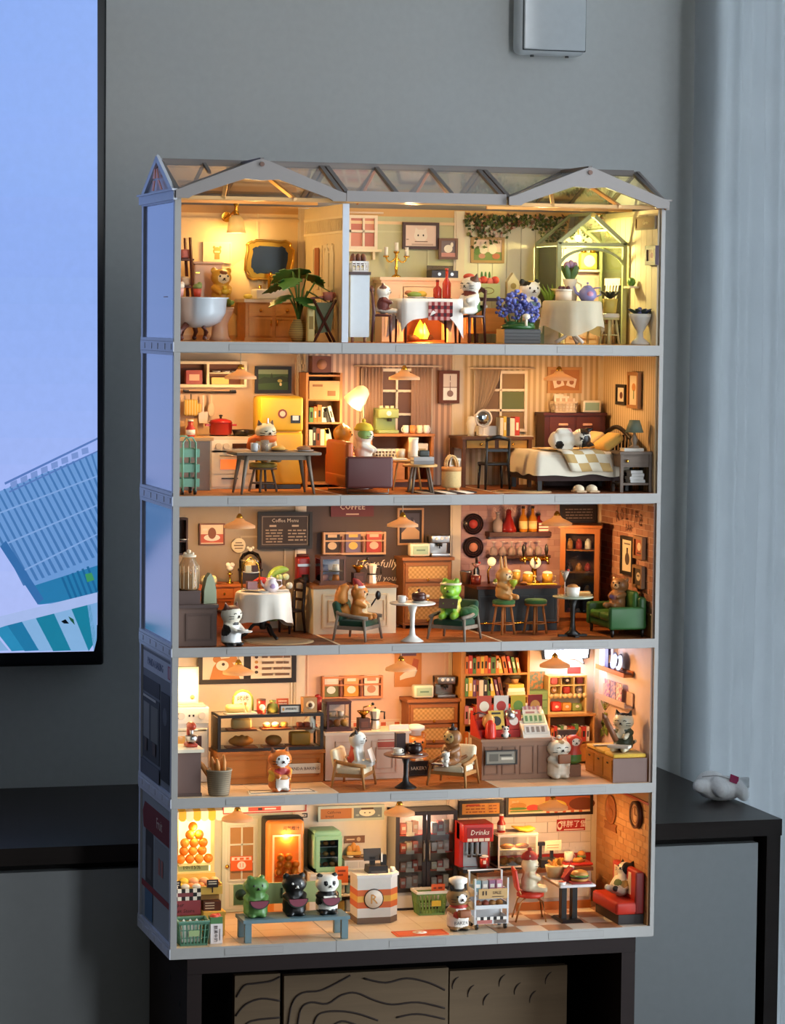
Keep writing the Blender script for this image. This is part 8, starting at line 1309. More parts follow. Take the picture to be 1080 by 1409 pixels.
chair('black curved desk chair in the bedroom',X4(678,8.2),7.8,F,180,'#120E0D',2.6,5.0,2.6,1)
WNW=wood('#4E2018',0,.35);a=rct(750,568,833,668,12.6);t=T('dresser','dark red wooden dresser behind the bed','dresser',a[0]-.1,13.85,F);w=a[2];h=a[1]+a[3]-F;t.p('carcass',M(WNW).b(0,0,0,w,2.6,h-.3));t.p('top',M(WNW).b(0,0,h-.3,w+.3,2.9,.3))
for j in range(3):
 for s in(-1,1):q=t.p('drawer',M(wood('#5A2A1E',0,.35)).b(s*w*.22,-1.33,h-2.0-j*1.9,w*.4,.1,1.6));t.p('handle',M(mt('#E0A88A',.4)).rb(s*w*.2,-1.45,h-1.3-j*1.9,1.0,.15,.25,.08),parent=q)
wz=F+h+.01;a2=rct(758,540,795,566,13.6);t=T('wire_basket','white wire basket of cards on the dark dresser','basket',a2[0],13.8,wz);t.p('basket_body',basketm(M(mt('#D9C0A0',.5)),2.2,1.2,1.1,1.1,6,3));[goods('card',f'pale card, {_ORD[i]} in the wire basket','card',M(mt('#EBDCC8',.7)).b(0,0,0,1.0,.08,1.7-.2*i).m(mt('#C9A88A',.7)).b(0,-.05,.9,.6,.03,.4),a2[0]-.5+i*.5,13.9-i*.3,wz+.12)for i in range(3)]
t=T('clock_radio','cream radio with a green screen on the dark dresser','radio',X4(813,13.6),13.8,wz);t.p('housing',M(CREAM).rb(0,0,0,1.9,.9,1.2,.12));t.p('screen',M(mt('#8FA88A',.35)).b(0,-.46,.2,1.5,.05,.8))
pic('wall_picture','wood framed picture of two snapshots above the dark dresser','picture',rct(753,505,800,541,15.4),'#C9924E',.28,'#B8763E',[('p','#F0DCC0',[(.15,.1),(.5,.25),(.4,.7),(.08,.55)]),('p','#F0DCC0',[(.55,.25),(.85,.12),(.92,.55),(.65,.7)]),('e','#A8643A',.3,.4,.08,.12),('e','#A8643A',.74,.4,.08,.12)])
pic('wall_picture','small black framed picture on the striped side wall','picture',rcx(851,529,864,557,47.3),'#17110E',.32,'#E8D6BC',[('e','#6A3A2A',.5,.45,.2,.25)],wall='r',d=.3);pic('wall_picture','tall wood framed flower picture on the striped side wall','picture',rcx(868,512,883,562,47.3),'#A8743E',.35,'#E4D0AE',[('e','#C9843A',.5,.6,.22,.14),('r','#7A8A4A',.46,.2,.54,.5)],wall='r',d=.4)
t=T('bed','single bed with white spread, checked throw and black spindle headboard','bed',41.3,7.6,F);BF=mt('#17110F',.4);t.p('bed_frame',M(wood('#3A1E16',0)).b(0,0,1.0,9.6,8.6,.8));[t.p('leg',M(BF).b(sx*4.5,sy*4.0,0,.4,.4,1.6))for sx in(-1,1)for sy in(-1,1)]
t.p('mattress',M(mt('#EADFCB',.8)).rb(0,0,1.8,9.6,8.8,1.9,.4));n=26;vs=[];fs=[]
for i in range(n+1):
 for j in range(n+1):
  x=-5.35+9.2*i/n;y=-4.9+9.8*j/n;ex=max(0,-4.75-x)/.6;ey=max(0,abs(y)-4.3)/.6;z=3.85+.1*math.sin(x*1.3+y)*.8;e=max(min(ex,1),min(ey,1));z-=2.3*e**1.3+.08*e*math.sin(x*1.7+y*1.9);vs.append((max(x,-5.2),y,z))
for i in range(n):
 for j in range(n):a_=i*(n+1)+j;fs.append((a_,a_+n+1,a_+n+2,a_+1))
t.p('bedspread',M(mt('#E6D9C2',.85)).add(vs,fs,True));vs=[];fs=[]
for i in range(9):
 for j in range(13):x=-1.6+4.3*i/8-.2*j;d_=2.1*max(0,1-j/5.0);vs.append((x,-5.0-.06*d_ if j<5 else-4.9+.7*(j-5),4.06-d_+.04*math.sin(x*2)-(.12 if j==5 else 0)))
cm=M(mt('#EBDFC6',.9));c2_=mt('#C9A468',.9);cm.add(vs,[]);cm.m(c2_);cm.m(cm.ms[0])
for i in range(8):
 for j in range(12):a_=i*13+j;cm.f.append((a_,a_+13,a_+14,a_+1));cm.k.append((i//2+j//2)%2);cm.sm.append(True)
t.p('checked_throw',cm,label='beige and white checked throw').modifiers.new('s','SOLIDIFY').thickness=.0008
hb=M(BF).b(4.75,0,1.0,.3,8.4,.4)
for j in range(9):hb.t([(4.8,-3.8+j*.95,1.2),(4.85,-3.8+j*.95,5.4)],.12,6)
hb.t(smooth([(4.85,-4.2,5.0),(4.85,-2.5,5.6),(4.85,0,6.1),(4.85,2.5,5.6),(4.85,4.2,5.0)],3),.22,6).t([(4.8,-4.2,0),(4.85,-4.2,5.0)],.2,6).t([(4.8,4.2,0),(4.85,4.2,5.0)],.2,6);t.p('headboard',hb)
for i in range(2):one('pillow',f'plump {["yellow", "cream"][i]} pillow at the {["front", "back"][i]} of the bed head','pillow',M(fab(['#DDB35A','#E2C080'][i])).x((0,0,.8),0,-35).rb(0,0,-.4,2.3,3.4,.95,.42,4).o(),44.6-.6*i,5.6+3.4*i,F+3.85,0,'pillows on the bed')
f=critter('cat_figurine','black and white cat figurine asleep across the bed',38.2,4.9,F+4.8,-10,4.4,'#E8DECB',pose='sit',arms='down',eyes='line',legs=0,rx=0,ry=84,fat=.82,earc='#15110F',pat=[(BK2,.12,-.1,.8,.2,.25,.12),(BK2,-.16,-.1,.8,.1,.25,.12),(BK2,.1,-.15,.2,.1,.14,.09),(mt('#D9A0A0',.5),-.22,0,.5,.08,.12,.1)])
NT=wood('#6E5E52',0,.5);a=rct(854,622,900,678,.9);t=T('nightstand','grey brown nightstand with an open shelf of papers','nightstand',a[0]-.1,2.3,F);w=a[2]-.2;h=a[3];t.p('top',M(NT).b(0,0,h-.25,w+.2,2.9,.25));[t.p('leg',M(NT).b(sx*(w/2-.15),sy*1.2,0,.3,.3,h-.25))for sx in(-1,1)for sy in(-1,1)];t.p('case',M(NT).b(0,0,h-1.5,w-.1,2.5,1.25).b(0,0,.7,w-.1,2.5,.2));q=t.p('drawer',M(NT).b(-w*.2,-1.28,h-1.35,w*.55,.08,.9));t.p('knob',M(GOLD).e(-w*.3,-1.4,h-.9,.16),parent=q)
for i in range(4):goods('folded_paper',f'{["bottom", "second", "third", "top"][i]} folded white sheet of the pile in the nightstand','paper',M(mt('#C9C6C2',.7)).b(0,0,0,1.5-.1*i,1.4,.28),a[0]+.2-.12*(i%2),2.0,F+.92+i*.3,group='papers in the nightstand')
z=F+h+.01;book('thin white book under the bedside lamp',a[0]-.2,2.1,z,.3,2.0,1.4,'#D9D2C6',None,0,1);t=T('bedside_lamp','bedside lamp with a pale green shade on the nightstand','lamp',a[0]+.1,2.2,z+.31);t.p('base',M(mt('#8A7A68',.4)).l(0,0,[(.5,0),(.5,.15),(.2,.3),(.35,.8),(.15,1.3),(.1,1.8)],14));t.p('lamp_shade',M(mt('#8E9A84',.6,'trans',em=.35)).l(0,0,[(.9,1.5),(.5,2.7),(.45,2.7),(.85,1.5)],20))
for i,px in enumerate((797,815)):t=T('slipper',f'cream slipper, {["left", "right"][i]} one of the pair before the bed','slipper',X4(px,1.4,676),1.5,F);t.p('sole',M(mt('#D9B890',.8)).rb(0,0,0,1.05,1.7,.2,.09));t.p('upper',M(fab('#EBD6B4')).e(0,.15,.25,.58,.65,.5))
one('rug','oval beige rug before the bedroom desk','rug',M(mt('#D9B07E',.95)).x().l(0,0,[(2.9,0),(2.95,.05),(2.5,.07)],30).m(mt('#C99A64',.95)).l(0,0,[(2.5,.07),(0,.075)],30),34.9,3.4,F-.03)

# ================================================================== top storey: bathroom, dining room, garden room
F=FZ[4];YW=Z1[4]
def X5(px,Y,py=430):return atY(px,py,Y).x
def Z5(py,Y,px=560):return atY(px,py,Y).z-F
dv=T('partition','white partition with a moulded yellow face between bathroom and dining room','partition',16.25,7.7,F);t=dv;t.p('partition_core',M(mt('#EFD9AE',.55)).b(0,.15,0,.36,15.2,12.9));t.p('front_post',M(mt('#C9CBD2',.45)).b(0,-7.55,0,.62,.3,12.9));pm=M(mt('#F4E2BC',.5))
for i in range(2):pm.x((-.2,2.2-i*4.4,0),0,0,-90).fr(0,0,1.2,3.6,8.0,.12,.3).fr(0,-.02,5.0,1.3,3.6,.14,.18).o()
pm.b(-.24,0,10.2,.14,14.8,.2).b(-.24,0,11.6,.14,14.8,.2)
for i in range(24):pm.b(-.25,-7+i*.6,10.45,.16,.22,1.1)
t.p('wall_moulding',pm);[t.p('arched_panel',M(mt('#F8EBCB',.5)).x((-.24,-1.6-i*1.9,4.4),0,0,-90).g([(-.7,0),(.7,0),(.7,4.0),(0,4.9),(-.7,4.0)],'y',-.06,.06).o())for i in range(2)];t.p('hatch',M(mt('#A8643A',.6)).b(-.26,2.2,5.6,.1,1.6,3.4))
moulding(4,STO[4].bw[1],24.6,YW+2.2,8.6,8.8,mt('#D6D1A8',.6));moulding(4,STO[4].bw[0],7.5,YW+.5,8,12.2,mt('#F6DDB2',.6));STO[4].p('wall_arch',M(mt('#F4D9A8',.6)).x((11.3,15.52,6.0),90).l(0,0,[(3.2,0),(3.2,.06),(0,.06)],30).o(),parent=STO[4].bw[0]);STO[4].p('picture_rail',M(mt('#F0D0A0',.5)).b(8,15.45,12.6,15,.2,.3).b(24,15.45,12.6,15,.2,.3),parent=STO[4].bw[0])
# bathroom
t=T('ladder_shelf','dark brown ladder shelf with pink towels at the bathroom side wall','shelf',3.1,11.5,F);BRL=mt('#5A2E22',.5);[t.p('rail',M(BRL).t([(.9,y_,2.0),(.5,y_,9.8)],.16,4))for y_ in(-1.2,1.2)];[t.p('rung',M(BRL).b(.3,0,z_,1.2,2.5,.16))for z_ in(2.2,5.0,7.6)];[t.p('back_leg',M(BRL).t([(-.4,y_,0),(.4,y_,2.2)],.12,4))for y_ in(-1,1)]
for i in range(3):goods('towel',f'{["pink", "cream", "rose"][i]} rolled towel on the {["lower", "middle", "upper"][i]} rung of the ladder shelf','towel',M(fab(['#E0A098','#EAD0B0','#D98A84'][i])).rb(0,0,0,1.0,1.9,.9,.3),3.35,11.5,F+[2.37,5.17,7.77][i])
tz=Z5(413,3);t=T('bathtub','grey blue claw foot bathtub at the left front of the bathroom','bathtub',2.42,4.4,F+.02);TBC=mt('#A9AEB2',.3);vs=[];fs=[];n=28;rws=[(0,.55,1.2),(.55,.65,1.25),(.85,.85,1.7),(1.0,1.0,2.6),(1.04,1.04,tz-.15),(1.12,1.08,tz),(1.0,1.0,tz),(.9,.92,2.4),(.6,.7,1.6),(0,0,1.5)]
for a_,b_,z_ in rws:vs+=[(2.0*max(a_,.02)*math.cos(2*PI*i/n),3.3*max(b_,.02)*math.sin(2*PI*i/n),z_)for i in range(n)]
for j in range(len(rws)-1):fs+=[(j*n+i,j*n+(i+1)%n,(j+1)*n+(i+1)%n,(j+1)*n+i)for i in range(n)]
t.p('tub',M(TBC).add([(x*.75 if x<0 else x*1.65,y,z)for x,y,z in vs],fs,True));[t.p('claw_foot',M(BRL).t([(sx*.75,sy*1.9,1.5),(sx*1.25-.2,sy*2.3,.8),(sx*1.05-.2,sy*2.3,.2)],[.3,.22,.16],8).e(sx*1.1-.2,sy*2.35,.25,.22))for sx in(-1,1)for sy in(-1,1)]
for i in range(2):t=T('flower_pot',f'{["pink pot of white blossom", "red pot of herbs"][i]} on the tub tray','flower pot',[1.5,3.3][i],[4.8,5.4][i],F+tz+.08);t.p('pot',M(mt(['#E0A8A0','#B84A34'][i],.5)).c(0,0,0,.3,.75,.42));t.p('blossom',M(mt(['#EBDCC4','#7A8A4A'][i],.7)).e(0,0,.95,.45,.4,.3).e(.2,0,1.15,.25))
one('tub_tray','wooden tray across the bathtub','tray',M(wood('#B87A44',0)).b(.15,0,0,4.0,1.6,.07),2.0,5.0,F+tz+.005)
PKC=mt('#EBC8AC',.35);x=X5(304,10.5);t=T('toilet','blush coloured toilet with a square tank','toilet',x,11.4,F);t.p('bowl',M(PKC).l(0,-.5,[(1.1,0),(.85,.4),(.75,1.6),(1.25,2.7),(1.3,3.0),(1.0,3.0),(.6,2.4),(0,2.3)],22));t.p('seat',M(mt('#F2D8BC',.3)).l(0,-.5,[(1.34,3.0),(1.36,3.18),(.9,3.2),(.9,3.0)],22));t.p('tank',M(PKC).rb(-.9,1.4,2.0,2.8,1.4,5.3,.2));t.p('tank_lid',M(PKC).rb(-.9,1.4,7.3,3.0,1.6,.25,.1));t.p('lever',M(GOLD).b(-2.0,.6,6.4,.4,.15,.15))
f=critter('bear_figurine','yellow bear figurine sitting on the blush toilet',x,10.6,F+3.2,8,3.9,'#E0A83A',ears='bear',pose='sit',pat=[(mt('#F2DDB0',.45),0,-.25,.7,.17,.14,.14),(mt('#7A4420',.45),0,-.2,.85,.1,.14,.06),(mt('#6E8A3A',.5),.1,-.3,.12,.14,.2,.12)]);f.p('rubber_duck',M(mt('#E8C23A',.4)).e(0,-1.15,1.5,.4,.35,.3).e(-.1,-1.3,1.85,.24))
pic('wall_picture','pale picture of a brown bear above the toilet','picture',rct(279,333,318,362,15.4),'#F2DCB4',.12,'#F0D8AE',[('e','#C98A3E',.5,.58,.16,.22),('e','#C98A3E',.38,.78,.05,.08),('e','#C98A3E',.62,.78,.05,.08),('r','#C98A3E',.4,.14,.6,.42),('r','#EAD2A8',.4,.5,.6,.58)])
t=T('wall_lamp','tulip shaped white wall lamp on a gold bracket in the bathroom','lamp',X5(325,13.2,310),15.4,F+Z5(325,13.2));t.p('bracket',M(GOLD).t(smooth([(-.5,0,1.6),(-.8,-.6,1.3),(-.3,-1.6,1.9),(0,-2.2,2.3)],3),.1,6).x((-.5,0,1.6),90).c(0,0,0,.5,.15).o());t.p('finial',M(GOLD).l(0,-2.2,[(.35,1.6),(.25,2.0),(.2,2.5),(.3,2.8),(0,3.0)],12));t.p('lamp_shade',M(mt('#F8EBD0',.4,'trans',em=.55)).l(0,-2.2,[(.3,1.75),(.65,1.4),(.8,.7),(.95,0),(.88,0),(.72,.7),(.5,1.4)],24));t.p('bulb',M(emit('#FFE08A',7)).e(0,-2.2,.35,.3));t.lamp('lamp_light',(0,-2.3,-.5),.13,(1,.62,.2),.5)
a=rct(338,331,402,385,15.2);t=T('mirror','wavy gold framed mirror above the bathroom basin','mirror',a[0],15.1,a[1],-7);w,h=a[2]/2,a[3];pts=[(w*(1+.06*math.sin(k*PI*.5+.5))*math.copysign(abs(math.cos(k*PI/16))**.35,math.cos(k*PI/16)),h/2+h/2*(1+.05*math.sin(k*PI*.75))*math.copysign(abs(math.sin(k*PI/16))**.4,math.sin(k*PI/16)))for k in range(32)]
t.p('frame',M(met('#D9A23C',.35)).g(pts,'y',-.3,0));t.p('frame_bead',M(met('#E6B450',.3)).t([(x_*.97,-.32,h/2+(z_-h/2)*.97)for x_,z_ in pts],.14,6,True));t.p('mirror_glass',M(mt('#6A7072',.22,'metal')).g([(x_*.74,h/2+(z_-h/2)*.7)for x_,z_ in pts],'y',-.36,-.3))
VW=wood('#E0A25A',0,.45);a=rct(337,412,413,468,11.2);t=T('vanity','honey wooden bathroom vanity with white basin and gold tap','cabinet',a[0],13.2,F);w=a[2];h=a[1]+a[3]-F;t.p('carcass',M(VW).b(0,0,.3,w-.2,3.6,h-.6));t.p('counter_top',M(mt('#EBD9B4',.35)).b(0,0,h-.3,w+.2,4.0,.3));t.p('plinth',M(VW).b(0,0,0,w,3.8,.3))
for s in(-1,1):q=t.p('drawer',M(wood('#E8AC62',0)).b(s*w*.24+.15,-1.85,h-1.6,w*.42,.12,1.1));t.p('knob',M(GOLD).e(s*w*.24+.15,-2.0,h-1.05,.15),parent=q);q=t.p('door',M(wood('#E8AC62',2)).fr(s*w*.24+.15,-1.85,.45,w*.42,h-2.2,.12,.22).b(s*w*.24+.15,-1.82,.6,w*.36,.06,h-2.6));t.p('handle',M(GOLD).c(s*.3+.15,-2.0,h*.36,.07,.6),parent=q)
t.p('basin',M(WHITE).rb(.2,-.2,h,3.4,2.6,1.0,.2));t.p('basin_hollow',M(mt('#D9CDB8',.3)).b(.2,-.2,h+.95,3.0,2.2,.06));t.p('tap',M(GOLD).t([(.4,1.3,h),(.4,1.3,h+2.3),(.4,.6,h+2.6),(.4,.2,h+2.2)],.15,8).c(-.5,1.3,h,.15,1.4).c(1.3,1.3,h,.15,1.4))
goods('soap','yellow green soap beside the bathroom basin','soap',M(mt('#D9C85A',.4)).e(0,0,.25,.45,.4,.25),a[0]-w*.4,12.4,F+h+.01)
x=X5(411,3.5);t=T('potted_plant','big leafed green plant in a woven vase at the bathroom front','plant',x,3.5,F);t.p('vase',M(mt('#C9A85A',.8,'stripe','#A8864A',150,2)).l(0,0,[(.6,0),(.95,.8),(.75,1.6),(.5,2.0),(.55,2.1)],18));GRN=[mt(c,.4)for c in('#2E5A24','#3E6E2C','#4E8034')]
for i,(az,ln,ht,tw)in enumerate([(165,2.4,5.6,20),(200,2.2,4.4,0),(130,1.6,6.6,20),(80,1.2,6.9,0),(30,2.0,6.4,0),(5,3.0,5.6,10),(-20,1.6,4.8,0),(-70,1.2,4.2,0),(230,2.0,6.0,0)]):
 a_=R(az);ex,ey=ln*math.cos(a_)*.75,ln*math.sin(a_)*.5;t.p('stem',M(mt('#5A7A34',.5)).t([(0,0,1.9),(ex*.3,ey*.3,ht*.75),(ex*.7,ey*.7,ht)],.09,5));out=[(0,0),(.75,.2),(.9,.55),(.62,.62),(.86,.85),(.6,.95),(.7,1.15),(.35,1.3),(0,1.75),(-.35,1.3),(-.7,1.15),(-.6,.95),(-.86,.85),(-.62,.62),(-.9,.55),(-.75,.2)]
 q=t.p('leaf',M(GRN[i%3]).g([(u*1.35,v*1.5)for u,v in out],'z',-.03,.03));q.location=Vector((ex*.65,ey*.65,ht))*S;q.rotation_euler=(R(-28),R(tw),a_-PI/2)
t=T('folding_rack','dark X-legged folding rack with a green cloth bag','rack',X5(444,2.4),2.4,F)
for y_ in(-.7,.7):t.p('cross_leg',M(BRL).t([(-1.0,y_,0),(1.1,y_,4.0)],.13,4));t.p('cross_leg',M(BRL).t([(1.0,y_,0),(-1.1,y_,4.0)],.13,4))
t.p('cloth_bag',M(fab('#7E8262')).g([(-1.0,3.7),(1.0,3.7),(.7,1.0),(-.5,.8)],'y',-.55,.55));one('watering_can','small pink watering can on the folding rack','watering can',M(mt('#C97A6A',.5)).c(.5,0,0,.5,.8).e(1.0,0,.5,.3).t([(-.0,0,.3),(-1.2,0,.2)],[.14,.1],6),X5(444,2.4),2.4,F+3.9);t=T('bottle','tall pale yellow bottle beside the folding rack','bottle',X5(427,2.0),2.0,F);t.p('bottle_body',M(mt('#E8CC7A',.4)).rb(0,0,0,.75,.7,3.6,.15));t.p('paper_label',M(mt('#A8863A',.6)).b(0,-.36,1.2,.4,.03,1.2))
# dining room
cw=M(WHITE);a=rct(482,374,508,466,.9);t=T('side_cabinet','tall white cabinet with a dark top at the dining room front','cabinet',X5(494,1.2),2.4,F);t.p('cabinet_body',M(mt('#C6C9CC',.45)).b(0,0,.5,a[2],3.0,a[1]+a[3]-F-.8));t.p('cabinet_top',M(mt('#3A2018',.4)).b(0,0,a[1]+a[3]-F-.28,a[2]+.2,3.2,.28));[t.p('foot',M(mt('#8A5A44',.5)).c(s*.6,-1.1,0,.14,.5))for s in(-1,1)];cz=a[1]+a[3]+.01
t=T('bread_basket','white grid basket of brown loaves on the tall white cabinet','basket',X5(493,2),2.3,cz);t.p('basket_body',basketm(M(mt('#D9D2CC',.5)),1.5,1.6,1.0,1.05,4,3));[t.p('loaf',M(mt('#5A2E1E',.6)).e(-.5+i*.5,0,1.15,.28,.5,.6))for i in range(3)]
t,w,h=window('cream dining room window with pink blind',rct(462,296,519,343,15.3),3,2,3,['#C97A6A','#D9907A']);t.p('sill',M(mt('#F2E2BE',.5)).b(0,-.5,-.25,w+.5,1.1,.25));t.p('sill_bracket',M(mt('#F2E2BE',.5)).b(w*.4,-.3,-1.0,.25,.6,.8))
pic('wall_picture','dark framed picture of a white cat over the mantel','picture',rct(553,306,603,343,15.3),'#3E1E16',.3,'#EBCFC0',[('e','#F2E2D4',.5,.5,.22,.3),('p','#F2E2D4',[(.3,.6),(.33,.9),(.45,.75)]),('p','#F2E2D4',[(.7,.6),(.67,.9),(.55,.75)]),('e','#2A1A14',.41,.52,.025,.05),('e','#2A1A14',.58,.52,.025,.05),('r','#7A5A4A',.3,.2,.72,.24),('r','#8A6A5A',.02,.3,.1,.34),('r','#C9A898',.2,.04,.9,.12)],pos=15.2);pic('wall_picture','small brown framed picture of a white teapot cat','picture',rct(602,328,628,357,15.2),'#6A4434',.25,'#7A6A72',[('e','#EFE2D8',.5,.5,.3,.25),('e','#EFE2D8',.75,.75,.1,.16),('r','#C98A84',0,0,1,.25)],pos=14.9)
MN=mt('#E8CBA8',.5);a=rct(529,382,652,468,12.4);t=T('fireplace','cream mantelpiece with a glowing hearth behind the dining table','fireplace',a[0]-.3,13.75,F);w=a[2];h=a[1]+a[3]-F;t.p('mantel_shelf',M(MN).b(0,0,h-.3,w+.5,3.1,.3).b(0,.1,h-.6,w+.1,2.8,.3).b(0,.1,h-.95,w-.3,2.6,.35));[t.p('pillar',M(MN).b(s*(w/2-1.2),.1,0,2.2,2.6,h-.95))for s in(-1,1)];t.p('lintel',M(MN).b(0,.1,h-2.6,w-4.4,2.6,1.7));t.p('hearth_back',M(mt('#6A3A24',.8)).b(0,1.2,0,w-4.4,.2,h-2.5));t.p('firebox',M(mt('#8A4E2E',.8)).b(0,.2,0,w-4.6,1.8,.2))
[t.p('moulding',M(MN).fr(s*(w/2-1.2),-1.22,.6,1.6,h-2.2,.08,.15))for s in(-1,1)]
fx=X5(580,12.8)-a[0]+.3;t.p('flame',M(emit('#FF9A1E',3)).l(fx,-.5,[(.45,.3),(.7,.7),(.5,1.3),(.2,1.9),(0,2.2)],10).m(emit('#FFD23A',4)).l(fx+.4,-.7,[(.3,.3),(.5,.8),(.2,1.5),(0,1.9)],10));t.p('log',M(mt('#4A2616',.8)).x((fx,-.6,.4),0,90,10).c(0,0,-1.3,.3,2.6).o());t.lamp('fire_glow',(fx,-1.6,1.3),.22,(1,.42,.08),.6)
mz=F+h+.01;t=T('candelabra','three-armed gold candelabra with white candles on the mantel','candelabra',X5(546,13),13.4,mz);t.p('stem',M(GOLD).l(0,0,[(.5,0),(.4,.15),(.12,.3),(.18,1.0),(.1,1.2),(.18,1.8),(.12,2.2),(.25,2.4)],14));t.p('arm',M(GOLD).t(smooth([(-1.05,0,2.0),(-.9,0,1.6),(-.5,0,1.5),(0,0,1.9),(.5,0,1.5),(.9,0,1.6),(1.05,0,2.0)],3),.09,6));[t.p('candle',M(mt('#F2E8D8',.5)).c(x_,0,z_,.2,.85).m(GOLD).c(x_,0,z_-.15,.3,.15))for x_,z_ in((-1.05,2.1),(0,2.55),(1.05,2.1))]
t=T('record_player','dark record player with silver knobs on the mantel','record player',X5(610,13),13.5,mz);t.p('case',M(mt('#2A1C18',.4)).b(0,0,0,2.7,1.9,.7));t.p('platter',M(BK2).c(-.2,.1,.7,.8,.08));t.p('lid',M(glass('#D9CFC8',.05,.3,'#5A4A44')).b(0,.85,.72,2.7,.08,.5));[t.p('knob',M(STEEL).x((x_,-.95,.35),90).c(0,0,0,.16,.08).o())for x_ in(-.6,.7)]
cx,cy=X5(586,4.6),4.6;dh=Z5(411,4.6);t=T('dining_table','dark legged dining table under a white cloth','table',cx,cy,F);DT=mt('#4A1E18',.4);t.p('tabletop',M(DT).b(0,0,dh-.22,5.9,4.4,.2));[t.p('leg',M(DT).t([(sx*2.5,sy*1.7,0),(sx*2.4,sy*1.6,dh-.2)],[.1,.18],6))for sx in(-1,1)for sy in(-1,1)]
vs=[];fs=[];n=56
for j in range(7):
 for i in range(n):
  a_=2*PI*i/n;c_,s_=math.cos(a_),math.sin(a_);q=1/max(abs(c_),abs(s_));cor=(q-1)/.414;bx_,by_=3.0*min(1,q*abs(c_))*(1 if c_>0 else-1),2.25*min(1,q*abs(s_))*(1 if s_>0 else-1);k=max(0,j-1)/5;dr_=(1.5+2.0*cor**1.4+.3*math.sin(a_*6))*k
  vs.append((0,0,dh+.02)if j==0 else(bx_*(1+.05*k+.04*k*math.sin(a_*11)),by_*(1+.05*k+.04*k*math.sin(a_*11)),dh+.02-dr_))
for j in range(6):fs+=[(j*n+i,(j+1)*n+i,(j+1)*n+(i+1)%n,j*n+(i+1)%n)for i in range(n)]
one('tablecloth','white pointed cloth over the dining table','tablecloth',M(mt('#E4DCD2',.85)).add(vs,fs,True),cx,cy,F);tz=F+dh+.06
pk=M(mt('#8A2A28',.9));q_=[mt('#8A2A28',.9),mt('#3A1A20',.9),mt('#C9968A',.9)]
for i in range(8):
 for j in range(7):pk.m(q_[0]if(i+j)%2 else(q_[1]if i%2 else q_[2]));z_=dh+.07-max(0,j-1)*.35;pk.b(-.9+i*.3,-1.7-.3*j*.0-(.62 if j>1 else.3*j),z_-.35 if j>1 else z_-.04,.3,.06 if j>1 else.3,.35 if j>1 else.05)
one('plaid_runner','red and black plaid runner hanging over the dining table front','cloth',pk,cx+.6,cy-.05,F)
plate('green salad plate at the left of the dining table',cx-1.3,cy-.3,tz,.95,'#D9C9B4');goods('salad','heap of green salad and bread on its plate','food',M(mt('#7A8A34',.6)).e(0,0,.2,.75,.5,.3).m(mt('#A8683A',.6)).e(-.5,.1,.35,.4,.35,.25),cx-1.3,cy-.3,tz+.14);plate('cheese plate at the back of the dining table',cx-.2,cy+.9,tz,.75,'#D9C9B4');goods('cheese','yellow cheese heap on its plate','food',M(mt('#D9B03A',.5)).e(0,0,.25,.55,.4,.32),cx-.2,cy+.9,tz+.14)
bottle('tall red wine bottle on the dining table',cx+2.1,cy+.2,tz,.42,2.9,mt('#C9402E',.12),'#A83226');bottle('shorter red carafe left of the tall wine bottle',cx+1.3,cy+.6,tz,.42,1.8,mt('#B83A2A',.12),'#8A2A20');goods('spoon','silver spoon on the dining table','spoon',M(STEEL).t([(-.5,0,.06),(.5,.1,.06)],.05,5),cx+.1,cy-.8,tz)
x1,x2=X5(526,3.6),X5(650,3.0);chair('dark red wooden dining chair left of the dining table',x1,3.6,F,75,'#4A1E18',2.7,5.0,1.9,2);chair('dark red wooden dining chair right of the dining table',x2,3.2,F,-75,'#4A1E18',2.7,5.0,1.9,2)
f=critter('cat_figurine','brown and white cat figurine in the left dining chair',x1+.1,3.7,F+2.75,70,2.9,'#EADCC8',pose='sit',pat=[(mt('#6A2A1E',.5),-.2,-.05,.32,.16,.35,.22),(mt('#5A2E22',.5),-.22,0,.95,.12,.25,.16)]);f=critter('cat_figurine','grey cheeked cat figurine with red cap in the right dining chair',x2-.1,3.2,F+2.75,-60,3.9,'#E2D8C8',pose='sit',eyes='smile',pat=[(mt('#4A6A2C',.5),0,.1,.18,.3,.22,.2),(mt('#6A2A20',.5),0,-.15,.52,.25,.2,.06),(mt('#5A3A2A',.5),.2,0,.9,.14,.25,.12)]);f.p('cap',M(mt('#C24A2E',.6)).e(-.3,0,3.6,.55,.6,.32),label='red cap')
# garden room
LV=[mt(c,.6)for c in('#3E4A26','#55622E','#6A6E3A','#8A5A44','#D9B8A8')];r=random.Random(4);gm=M()
for i in range(1000):
 u=r.random();x=32.6+11.5*u if i<800 else 43.6+3.4*r.random();z=12.7-abs(r.gauss(0,.85))*(1.0+.4*math.sin(u*9));gm.m(LV[r.choice([0,0,1,1,2,3,4])]).x((x,15.25-r.random()*.4,max(z,9.6)),r.uniform(-70,70),r.uniform(-180,180),r.uniform(-60,60)).add([(0,0,0),(.16,0,.2),(0,.04,.45),(-.16,0,.2)],[(0,1,2,3)]).o()
one('ivy_garland','hanging garland of dark green leaves and pink buds along the garden wall','garland',gm,0,0,YW,kind='stuff')
pic('wall_picture','wood framed picture of white rabbits among greenery','picture',rct(648,326,694,362,15.3),'#B08A50',.28,'#E2C4B8',[('r','#7A8A4A',0,0,1,.4),('e','#E8D8C8',.35,.55,.15,.25),('e','#EADCCB',.68,.55,.15,.25),('e','#C98A7A',.3,.2,.12,.12),('e','#5A7A34',.12,.45,.1,.2),('e','#B8684A',.8,.2,.14,.14)])
